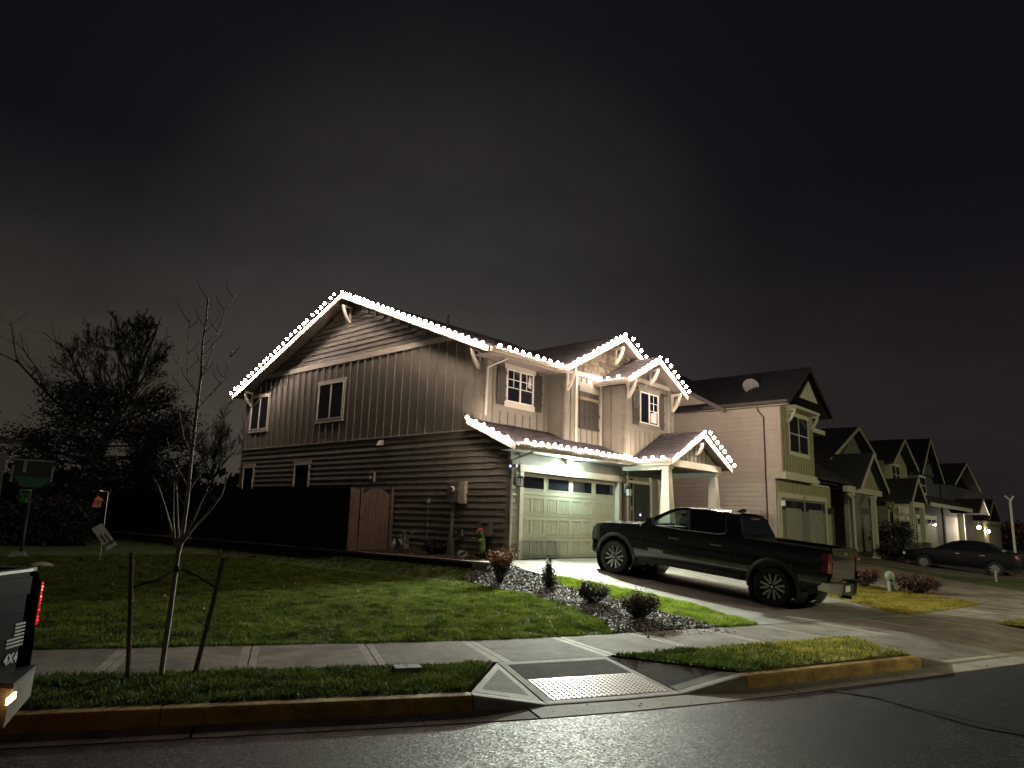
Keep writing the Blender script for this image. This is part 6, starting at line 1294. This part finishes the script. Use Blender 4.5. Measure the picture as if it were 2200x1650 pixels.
# ------------------------------------------------------------------ kerbside pieces
ml = thing('meter_lid', 'pale utility box lid set flush in the kerbside grass', 'utility lid', (-9.35, -6.95, -.62)); tq, dq = (float(q) for q in inv(-9.28, -7.0))
MB().hull2([P3(tq-.14, dq-.10, -.64), P3(tq+.14, dq-.10, -.64), P3(tq+.14, dq+.10, -.64), P3(tq-.14, dq+.10, -.64)], [P3(tq-.14, dq-.10, -.592), P3(tq+.14, dq-.10, -.592), P3(tq+.14, dq+.10, -.592), P3(tq-.14, dq+.10, -.592)]).build('lid', mat('lid_grey', (.22, .23, .21), .7, var=.1), ml)
MB().hull2([P3(tq-.005, dq-.10, -.5915), P3(tq+.005, dq-.10, -.5915), P3(tq+.005, dq+.10, -.5915), P3(tq-.005, dq+.10, -.5915)], [P3(tq-.005, dq-.10, -.588), P3(tq+.005, dq-.10, -.588), P3(tq+.005, dq+.10, -.588), P3(tq-.005, dq+.10, -.588)]).build('lid_seam', blackm, ml)
SPX, SPY = -11.4, -5.6; UX, UY = .91839617, -.39566207
def sp3(u, z, dpt=0): return (SPX+UX*u-UY*dpt, SPY+UY*u+UX*dpt, z)
for (a, b, lab) in (((-.30, -.66), (-.41, .58), 'left wooden stake holding the young tree'), ((.32, -.66), (.49, .54), 'right leaning wooden stake holding the young tree')):
    st = thing('tree_stake', lab, 'stake', sp3(*a)); MB().tube([sp3(a[0], a[1]-.1), sp3(*a), sp3((a[0]+b[0])/2+.005, (a[1]+b[1])/2), sp3(*b)], [.024, .026, .025, .025], 8).build('pole', stakew, st); MB().lathe([(.028, 0), (.03, .012), (0, .014)], sp3(*b), n=8).build('stake_top', barkm, st)
tie = thing('tree_tie', 'dark strap tying the young tree to its two stakes', 'strap', sp3(.05, .42)); MB().tube([sp3(-.385, .24), sp3(-.15, .31), sp3(.03, .43), sp3(.05, .44, -.03), sp3(.08, .43), sp3(.25, .35), sp3(.43, .24)], .010, 5).build('strap', blackm, tie); MB().tube([sp3(.035, .40), sp3(.035, .46)], .03, 8).build('collar', blackm, tie)
# ------------------------------------------------------------------ dim things in the left yard
bh = thing('basketball_hoop', 'dim backboard with teal lower edge on a pole in the dark left yard', 'basketball hoop', (-8.4, 11.8, -.45)); BT = Matrix.Translation((-8.45, 11.75, 0)) @ Matrix.Rotation(R(-18), 4, 'Z')
dkp = mat('dark_pole', (.06, .06, .065), .5, var=.1); teal = mat('teal_panel', (.03, .11, .085), .45, var=.1); greyp = mat('worn_grey', (.26, .27, .25), .5, var=.15)
m = MB(BT); m.tube([(0, .25, -.45), (0, .2, 1.2), (0, .05, 1.7)], .045, 8).build('pole', dkp, bh); m = MB(BT); m.hull2([(-.35, .0, -.45), (.15, .0, -.45), (.15, .7, -.45), (-.35, .7, -.45)], [(-.2, .15, -.28), (.08, .15, -.28), (.08, .5, -.28), (-.2, .5, -.28)]).build('base', greyp, bh)
m = MB(BT); m.box(-.50, .50, -.02, .02, 1.72, 2.42).build('backboard', mat('dark_board', (.03, .035, .035), .3, var=.1), bh)
for q in ((-.52, .52, 2.40, 2.44), (-.54, -.49, 1.75, 2.25), (.47, .52, 1.8, 2.25), (-.26, -.18, 2.05, 2.40)): m = MB(BT); m.box(q[0], q[1], -.04, -.021, q[2], q[3]).build('frame', greyp, bh)
m = MB(BT); m.hull2([(-.46, -.05, 1.92), (.50, -.05, 1.92), (.50, -.02, 1.92), (-.46, -.02, 1.92)], [(-.20, -.05, 1.62), (.26, -.05, 1.62), (.26, -.02, 1.62), (-.20, -.02, 1.62)]).build('lower_panel', teal, bh)
m = MB(BT); m.tube([(-.1+.16*math.cos(a), -.2+.16*math.sin(a), 1.52) for a in np.linspace(0, 2*math.pi, 17)], .012, 5).build('rim', greyp, bh)
m = MB(BT)
for a in np.linspace(0, 2*math.pi, 9)[:-1]: m.tube([(-.1+.16*math.cos(a), -.2+.16*math.sin(a), 1.52), (-.1+.10*math.cos(a+.5), -.2+.10*math.sin(a+.5), 1.32), (-.1+.09*math.cos(a), -.2+.09*math.sin(a), 1.16)], .007, 4)
m.build('net', mat('green_net', (.09, .40, .09), .6, var=0), bh)
sg_ = thing('yard_sign', 'white sign with dark curved bands tilted over on the dark lawn', 'sign', (-7.1, 9.25, -.1)); ST = Matrix.Translation((-7.08, 9.22, .26)) @ Matrix.Rotation(R(-23), 4, 'Z') @ Matrix.Rotation(R(52), 4, 'Y') @ Matrix.Rotation(R(-20), 4, 'X')
MB(ST).box(-.38, .38, -.006, .006, -.15, .15).build('board', mat('sign_white', (.22, .22, .23), .6, var=.05), sg_)
for x0, x1, z0, z1 in ((-.10, .16, -.09, -.03), (-.06, .30, .02, .07), (.20, .27, -.15, .15)): MB(ST).box(x0, x1, -.011, -.007, z0, z1).build('printed_band', blackm, sg_)
MB().tube([(-7.05, 9.25, -.45), (-7.06, 9.25, .15)], .008, 5).build('sign_leg', steel, sg_)
fd_ = thing('bird_feeder', 'small orange feeder hanging from a thin rod in the dark yard', 'bird feeder', (-7.28, 9.6, 1.0)); ora = mat('orange_plastic', (.55, .13, .02), .5, var=.15, scale=12)
FT = Matrix.Translation((-7.28, 9.6, 1.08)); MB(FT).hull2([(-.14, -.08, 0), (.09, -.08, 0), (.09, .08, 0), (-.14, .08, 0)], [(-.09, -.08, .22), (.11, -.08, .20), (.11, .08, .20), (-.09, .08, .22)]).build('feeder_body', ora, fd_); MB(FT).hull2([(-.12, -.1, .22), (.15, -.1, .20), (.15, .1, .20), (-.12, .1, .22)], [(-.01, -.03, .33), (.03, -.03, .33), (.03, .03, .33), (-.01, .03, .33)]).build('feeder_roof', ora, fd_)
MB(FT).box(-.085, .10, -.085, -.078, .15, .185).box(-.03, .06, -.085, -.078, .08, .14).build('opening', blackm, fd_); MB(FT).tube([(.01, 0, .33), (.02, 0, .48)], .006, 5).tube([(.02, 0, .48), (.3, .1, .46), (.32, .1, -1.5)], .012, 5).build('hanger', steel, fd_)
rk = thing('rock', 'low pale stone lying in the dark left yard', 'stone', (-8.97, 7.72, -.45)); m = MB(); m.sphere((-8.97, 7.72, -.42), .22, 10, 6, (1.3, .8, .42)); m.v = [(x+rng.normal(0, .012), y+rng.normal(0, .012), z+rng.normal(0, .01)) for x, y, z in m.v]; m.build('stone', capm, rk, smooth=60)
up_ = thing('utility_pedestal', 'pale green leaning utility pedestal behind the reddish shrub', 'pedestal', (8.55, -7.3, -.63)); gpm = mat('pedestal_green', (.24, .29, .21), .5, var=.08)
MB().lathe([(.085, 0), (.08, .36), (.12, .40), (.135, .48), (.12, .58), (.05, .62), (0, .62)], (8.55, -7.35, -.66), (-.14, .0, 1), 14).build('pedestal_cap', gpm, up_, smooth=True); MB().box(8.38, 8.43, -7.44, -7.38, -.34, -.27).build('lock', blackm, up_)
ut = thing('marker_post', 'short white marker post standing before the rear wheel of the dark car', 'post', (18.4, -8.45, -.63)); MB().lathe([(.05, 0), (.05, .42), (.03, .46), (0, .46)], (18.4, -8.45, -.64), n=10).build('post', gpm, ut, smooth=True)
# ------------------------------------------------------------------ trees and shrubs
def branch(m, p, d, L, r, lvl, maxl, tips, spread=.6, upb=.12, wig=.12, kids=(2, 4), shrink=.68, gravity=0, n=5, rmin=.004):
    segs = 4 if lvl < maxl else 3; pts = [Vector(p)]; rad = [r]; dd = Vector(d).normalized()
    for i in range(segs):
        dd = (dd+Vector((rng.normal(0, wig), rng.normal(0, wig), rng.normal(0, wig)+upb*(.6 if lvl else 1)-gravity))).normalized(); pts.append(pts[-1]+dd*L/segs); rad.append(max(rmin, r*(1-.62*(i+1)/segs)))
    m.tube(pts, rad, n if lvl < 2 else (4 if lvl < 3 else 3), cap=False)
    tips.append((pts[-1], dd, lvl))
    if lvl >= maxl: tips.append((pts[-2], dd, lvl)); tips.append((pts[1], dd, lvl)); return
    for i in range(rng.integers(kids[0], kids[1]+1)+1):
        t = rng.uniform(.25, 1); k = min(int(t*segs), segs-1); q = pts[k].lerp(pts[k+1], t*segs-k); a = rng.uniform(0, 2*math.pi); ax = dd.orthogonal().normalized(); ax.rotate(Matrix.Rotation(a, 3, dd)); nd = (dd+ax*spread*rng.uniform(.6, 1.4)).normalized()
        branch(m, q, nd, L*shrink*rng.uniform(.7, 1.15)*(1-.35*t*(lvl == 0)), max(rmin, rad[k]*.62), lvl+1, maxl, tips, spread, upb, wig, kids, shrink, gravity, n, rmin)
def leaves(name, parent, P, size, mt, n_each=6, rad=.25, flat=.6, nm=1):
    P = np.array([tuple(p) for p in P]); n = len(P)*n_each; c = np.repeat(P, n_each, 0)+rng.normal(0, rad, (n, 3)); a = rng.normal(0, 1, (n, 3)); a[:, 2] *= flat; a /= np.linalg.norm(a, axis=1)[:, None]; b = rng.normal(0, 1, (n, 3)); b -= (a*b).sum(1)[:, None]*a; b /= np.linalg.norm(b, axis=1)[:, None]
    s = size*rng.uniform(.5, 1.3, n)[:, None]; V = np.stack([c-a*s*.5, c+b*s*.28, c+a*s*.5, c-b*s*.28], 1)
    off_ = np.array(wloc(parent)); o = raw_mesh(name, V.reshape(-1, 3)-off_, np.arange(n*4).reshape(-1, 4), mt, parent, rng.integers(0, nm, n)); o['kind'] = 'stuff'; return o
darkbark = mat('dark_bark', (.028, .024, .020), .9, var=.2, bump=.4)
lf_dark = [mat('brown_oak_leaf', (.035, .028, .018), .5, var=.3, scale=9), mat('dull_oak_leaf', (.055, .048, .035), .35, var=.3, scale=9)]
rng = np.random.default_rng(21)
# the big oak: a trunk with ascending leaders and long low limbs, leaves kept only low down
ok = thing('oak_tree', 'large oak, bare above and leafy on its low limbs, left of the house', 'tree', (-1.5, 26.4, -.4)); m = MB(); tips = []
bx_, by_ = -2.4, 26.6
m.tube([(bx_, by_, -.5), (bx_+.05, by_, 1.5), (bx_+.55, by_, 4.0), (bx_+1.1, by_, 6.2), (bx_+1.75, by_, 8.3), (bx_+2.3, by_, 10.2), (bx_+2.6, by_, 11.6)], [.34, .28, .23, .18, .12, .06, .02], 9)
def trunk_at(z): return Vector((bx_+.05+(z-1.5)*.225, by_, z))
low = []
for i in range(58):
    z = rng.uniform(1.6, 6.4); a = rng.uniform(0, 2*math.pi); L = 5.0*(1-.10*abs(z-3.4))*rng.uniform(.6, 1.0); tt = []
    branch(m, trunk_at(z), (math.cos(a), math.sin(a)*.7, .10+.10*(z-3)), L*.75, .060, 1, 3, tt, spread=.5, upb=.0, wig=.10, kids=(3, 5), shrink=.52, gravity=.02, rmin=.009); low += [t[0] for t in tt if t[0].z < 7.2]
for a, z, L in ((2.95, 4.8, 5.6), (3.3, 5.6, 4.2), (.15, 5.4, 3.6)): branch(m, trunk_at(z), (math.cos(a), math.sin(a)*.5, .35), L, .10, 1, 3, tips, spread=.6, upb=.05, kids=(3, 5), shrink=.5, rmin=.010)
for k in range(24):
    z = 4.4+k*.24; a = k*2.4+rng.uniform(-.4, .4); q_ = (z-4.4)/5.8; branch(m, trunk_at(z), (math.cos(a)*(.75-.35*q_), math.sin(a)*.5, .9), (11.9-z)*rng.uniform(.50, .72), .060-.03*q_, 0, 4 if k % 2 else 3, tips, spread=.60, upb=.13, wig=.09, kids=(3, 5), shrink=.52, rmin=.008)
m.build('trunk_and_branches', darkbark, ok, fix=False)
leaves('leaf_cluster', ok, low, .17, lf_dark, 6, .24, nm=2); leaves('leaf_cluster', ok, [t[0] for t in tips if t[0].z < 7.0], .15, lf_dark, 1, .2, nm=2)
# small bare tree behind the fence
for lab, x, y, h, sd in (('bare twiggy tree just behind the fence beside the house corner', 1.7, 21.5, 7.4, 1), ('smaller bare tree behind the fence further left', -.6, 24, 5.6, 2)):
    t_ = thing('bare_tree', lab, 'tree', (x, y, -.2)); m = MB(); tp = []; branch(m, (x, y, -.3), (.02, 0, 1), h*.60, .09, 0, 4, tp, spread=.55, upb=.10, wig=.07, kids=(4, 6), shrink=.56, rmin=.008); m.build('trunk_and_twigs', darkbark, t_, fix=False)
# evergreen silhouettes behind the fence
lf_ev = [mat('evergreen_needle', (.018, .024, .014), .7, var=.3, scale=6), mat('evergreen_needle_dark', (.010, .014, .009), .7, var=.3, scale=6)]
for i, (x, y, h, w, lab) in enumerate(((4.0, 29.5, 4.2, 1.6, 'dark conical evergreen beyond the fence, nearest the house'), (1.7, 30.5, 5.0, 1.9, 'dark evergreen beyond the fence right of the oak'), (-.2, 31, 3.6, 1.9, 'low dark evergreen behind the oak trunk'), (-6.2, 33, 4.6, 2.4, 'dark evergreen mass left of the oak trunk'))):
    t_ = thing('evergreen_tree', lab, 'tree', (x, y, -.6)); MB().tube([(x, y, -.7), (x, y, h*.9)], [.14, .03], 6).build('trunk', darkbark, t_); P = []
    for k in range(420): z = rng.uniform(.1, 1)**.8; a = rng.uniform(0, 6.28); rr_ = w*(1-z)**.8*rng.uniform(.3, 1)+.05; P.append((x+rr_*math.cos(a), y+rr_*math.sin(a), -.4+z*h))
    leaves('crown', t_, P, .22, lf_ev, 9, .14, nm=2)
hd = thing('hedge', 'dark hedge closing the back of the left yard', 'hedge', (-8, 19.5, -.5)); P = [(rng.uniform(-13, -4.2), 19.5+rng.normal(0, .4), rng.uniform(-.4, 1.15)) for _ in range(1600)]; leaves('hedge_foliage', hd, P, .16, lf_ev, 8, .14, nm=2); MB().box(-13, -4.2, 19.6, 19.9, -.6, .9).build('hedge_core', lf_ev[1], hd)
# young staked tree
yt = thing('young_tree', 'slender leafless young tree held between two stakes on the kerbside grass', 'tree', sp3(0, -.66)); m = MB()
spec = [([(0, -.70), (.02, -.03), (.03, .59), (.05, .71), (.06, 1.13), (.05, 1.63), (.05, 2.04), (.05, 2.41), (.05, 2.57), (.03, 2.89), (.04, 3.17), (.03, 3.44)], .021, 0), ([(.05, 2.46), (.12, 2.74), (.18, 3.13), (.23, 3.36), (.33, 3.58)], .0055, .1), ([(.04, 2.3), (-.07, 2.45), (-.10, 2.61), (-.12, 2.98), (-.13, 3.14)], .005, -.1),
 ([(.05, 1.66), (-.05, 1.83), (-.13, 2.13), (-.18, 2.54), (-.2, 2.75)], .006, .12), ([(.06, 1.73), (.16, 1.9), (.29, 2.04), (.37, 2.23), (.47, 2.40)], .006, -.15), ([(.06, 2.15), (.16, 2.32), (.27, 2.49), (.32, 2.66), (.35, 2.91)], .005, .1), ([(.03, .59), (-.02, .73), (-.06, .97), (-.08, 1.22), (-.09, 1.37)], .011, -.08), ([(.03, .59), (-.06, .83), (-.15, 1.07), (-.24, 1.29), (-.32, 1.41)], .011, .1),
 ([(.04, .63), (-.01, .93), (-.05, 1.22), (-.07, 1.35)], .010, .15), ([(.06, .71), (.14, .93), (.19, 1.11), (.23, 1.23), (.28, 1.39)], .011, -.12), ([(.04, .67), (.17, .88), (.31, 1.06), (.41, 1.24), (.44, 1.45)], .011, .06), ([(.06, 1.23), (.12, 1.38), (.20, 1.49), (.33, 1.62)], .006, -.1), ([(.06, 1.28), (-.06, 1.47), (-.16, 1.62), (-.22, 1.82)], .006, .1)]
for pts, r_, dp in spec:
    n = len(pts); path = [sp3(u, z, dp*i/(n-1)) for i, (u, z) in enumerate(pts)]; m.tube(path, [max(.0042, 1.35*r_*(1-.72*i/(n-1))) for i in range(n)], 6, cap=False)
    for i in range(1, n):
        if r_ > .015 and i < 4: continue
        for q in range(2):
            if rng.random() < .7: s = rng.choice([-1, 1]); a, b = path[i-1], path[i]; p = Vector(a).lerp(Vector(b), rng.uniform(.3, 1)); L = rng.uniform(.08, .26); e_ = p+Vector((UX*s*L*.6, UY*s*L*.6, L)); m.tube([p, p.lerp(e_, .5)+Vector((UX*s*.02, UY*s*.02, 0)), e_], [.0045, .0036, .0026], 4, cap=False)
m.build('trunk_and_twigs', mat('young_bark', (.34, .29, .24), .8, var=.25, scale=30, bump=.3), yt, fix=False)
# shrubs
def shrub(label, x, y, z, h, w, shape, lm, nstem=26, nleaf=2600, ls=.035, trunkh=.0, bark=None):
    s = thing('shrub', label, 'shrub', (x, y, z)); m = MB(); P = []
    for i in range(nstem):
        a = rng.uniform(0, 2*math.pi); rr_ = math.sqrt(rng.random())*w/2
        if shape == 'vase': top = Vector((x+rr_*math.cos(a), y+rr_*math.sin(a), z+h*rng.uniform(.72, 1.0))); mid = Vector((x+rr_*.45*math.cos(a), y+rr_*.45*math.sin(a), z+h*.42))
        elif shape == 'cone': zz = rng.uniform(.2, 1); rr_ *= (1-zz)*1.1+.18 if zz > .35 else .9; top = Vector((x+rr_*math.cos(a), y+rr_*math.sin(a), z+h*zz)); mid = Vector((x+rr_*.6*math.cos(a), y+rr_*.6*math.sin(a), z+h*zz*.6))
        else: top = Vector((x+rr_*math.cos(a), y+rr_*math.sin(a), z+h*(1-.35*(2*rr_/w)**2)*rng.uniform(.75, 1.05))); mid = Vector((x+rr_*.8*math.cos(a), y+rr_*.8*math.sin(a), z+h*.4))
        m.tube([(x+rng.normal(0, .02), y+rng.normal(0, .02), z-.03), mid, top], [.007, .005, .0025], 4, cap=False)
        for t in np.linspace(.35 if shape != 'cone' else .2, 1, 7): q = mid.lerp(top, (t-.4)/.6) if t > .4 else Vector((x, y, z)).lerp(mid, t/.4); P.append(tuple(q))
    m.build('stems', bark or darkbark, s, fix=False); k = max(1, int(nleaf/len(P))); zs = np.array([p[2] for p in P]); hi = [p for p in P if p[2] > z+h*.58]; lo_ = [p for p in P if p[2] <= z+h*.66]
    leaves('foliage', s, hi, ls, lm[0], k+2, w*.055, nm=len(lm[0])); leaves('foliage', s, lo_, ls, lm[1], k, w*.06, nm=len(lm[1])); return s
L_ = lambda n, c, r_=.6: mat(n, c, r_, var=.25, scale=25)
dg = [L_('shrub_leaf_dark', (.030, .030, .022)), L_('shrub_leaf_darker', (.018, .018, .016))]
shrub('tall vase shaped shrub with orange red top leaves beside the house corner', -2.35, -1.95, -.40, .80, .72, 'vase', ([L_('orange_leaf', (.42, .13, .05)), L_('tan_leaf', (.36, .26, .10)), L_('red_leaf', (.22, .06, .04))], dg), 46, 3600, .042)
shrub('small upright dark conical shrub in the middle of the chip bed', -2.16, -3.25, -.40, .70, .50, 'cone', ([L_('olive_leaf', (.09, .085, .03)), dg[0]], dg), 60, 3600, .034)
shrub('low purple red shrub in the chip bed, the farther of two', -3.02, -5.05, -.50, .46, .66, 'dome', ([L_('plum_leaf', (.24, .055, .07)), L_('plum_leaf_b', (.14, .045, .06)), dg[0]], dg), 60, 3600, .032)
shrub('low purple red shrub in the chip bed, nearest the sidewalk', -3.54, -6.42, -.59, .50, .74, 'dome', ([L_('plum_leaf', (.24, .055, .07)), L_('plum_leaf_b', (.14, .045, .06)), L_('orange_leaf', (.42, .13, .05))][:2]+[dg[0]], dg), 70, 4200, .032)
rd = ([L_('rust_leaf', (.15, .05, .035)), L_('rust_leaf_b', (.09, .035, .028))], [L_('rust_leaf_b', (.09, .035, .028)), dg[0]])
shrub('round rust red shrub right behind the pickup tailgate', 9.1, -6.45, -.60, .62, .85, 'dome', rd, 50, 2600, .07)
shrub('spreading rust red shrub beside the pale green pedestal', 8.95, -7.95, -.63, .50, 1.15, 'dome', rd, 60, 3000, .07)
shrub('dark leafy plant at the foot of the side wall', -.25, 2.75, 0, .42, .75, 'dome', (dg, dg), 36, 1600, .06)
shrub('tall dark shrub before the fourth house', 27.8, -2.6, -.3, 2.2, 2.2, 'dome', (dg, dg), 60, 2400, .14); shrub('dark round bush by the porch steps of the third house', 24.8, -3.2, -.35, 1.0, 1.4, 'dome', (dg, dg), 40, 1600, .12)
shrub('orange leaved bush past the far garage', 72.5, -2, -.4, 3.0, 5, 'dome', ([L_('far_orange', (.42, .12, .04)), dg[0]], dg), 50, 1500, .4)
# weeping bare tree on a wire trellis at the beige wall
wt = thing('weeping_tree', 'small leafless weeping tree against the beige side wall', 'tree', (13.35, -1.42, -.1)); m = MB(); wx, wy = 13.35, -1.42; m.tube([(wx, wy, -.2), (wx+.02, wy+.03, .8), (wx-.02, wy, 1.5)], [.035, .028, .022], 7)
for i in range(18):
    a = rng.uniform(0, 2*math.pi); L = rng.uniform(.25, .68); hgt = rng.uniform(.1, .38); dr = rng.uniform(.3, 1.1); s_ = Vector((wx, wy, rng.uniform(1.3, 1.5))); dx, dy = math.cos(a)*L*.35, math.sin(a)*L
    m.tube([s_, s_+Vector((dx*.4, dy*.4, hgt)), s_+Vector((dx*.8, dy*.8, hgt*.8)), s_+Vector((dx, dy, 0)), s_+Vector((dx*1.08, dy*1.08, -dr))], [.010, .008, .006, .005, .003], 5, cap=False)
m.build('trunk_and_twigs', mat('reddish_bark', (.12, .07, .05), .8, var=.2), wt, fix=False)
tr_ = thing('wire_trellis', 'thin wire trellis grid on the beige side wall', 'trellis', (13.6, -1.2, 0)); m = MB()
for y in np.linspace(-.55, -1.25, 6): m.tube([(13.60, y, .0), (13.60, y, 1.25)], .006, 4)
for z in np.linspace(.15, 1.2, 7): m.tube([(13.605, -.5, z), (13.605, -1.3, z)], .006, 4)
m.build('wire_grid', mat('rusty_wire', (.10, .07, .055), .6, var=0), tr_)['kind'] = 'stuff'
# distant tree line
m = MB(); P = [(rng.uniform(-60, 130), rng.uniform(60, 75), rng.uniform(-.5, 4.2)) for _ in range(2600)]
tl = thing('distant_trees', 'low dark line of far trees closing the horizon', 'trees', (30, 66, 0)); leaves('tree_mass', tl, P, 1.6, lf_ev, 4, .8, nm=2)
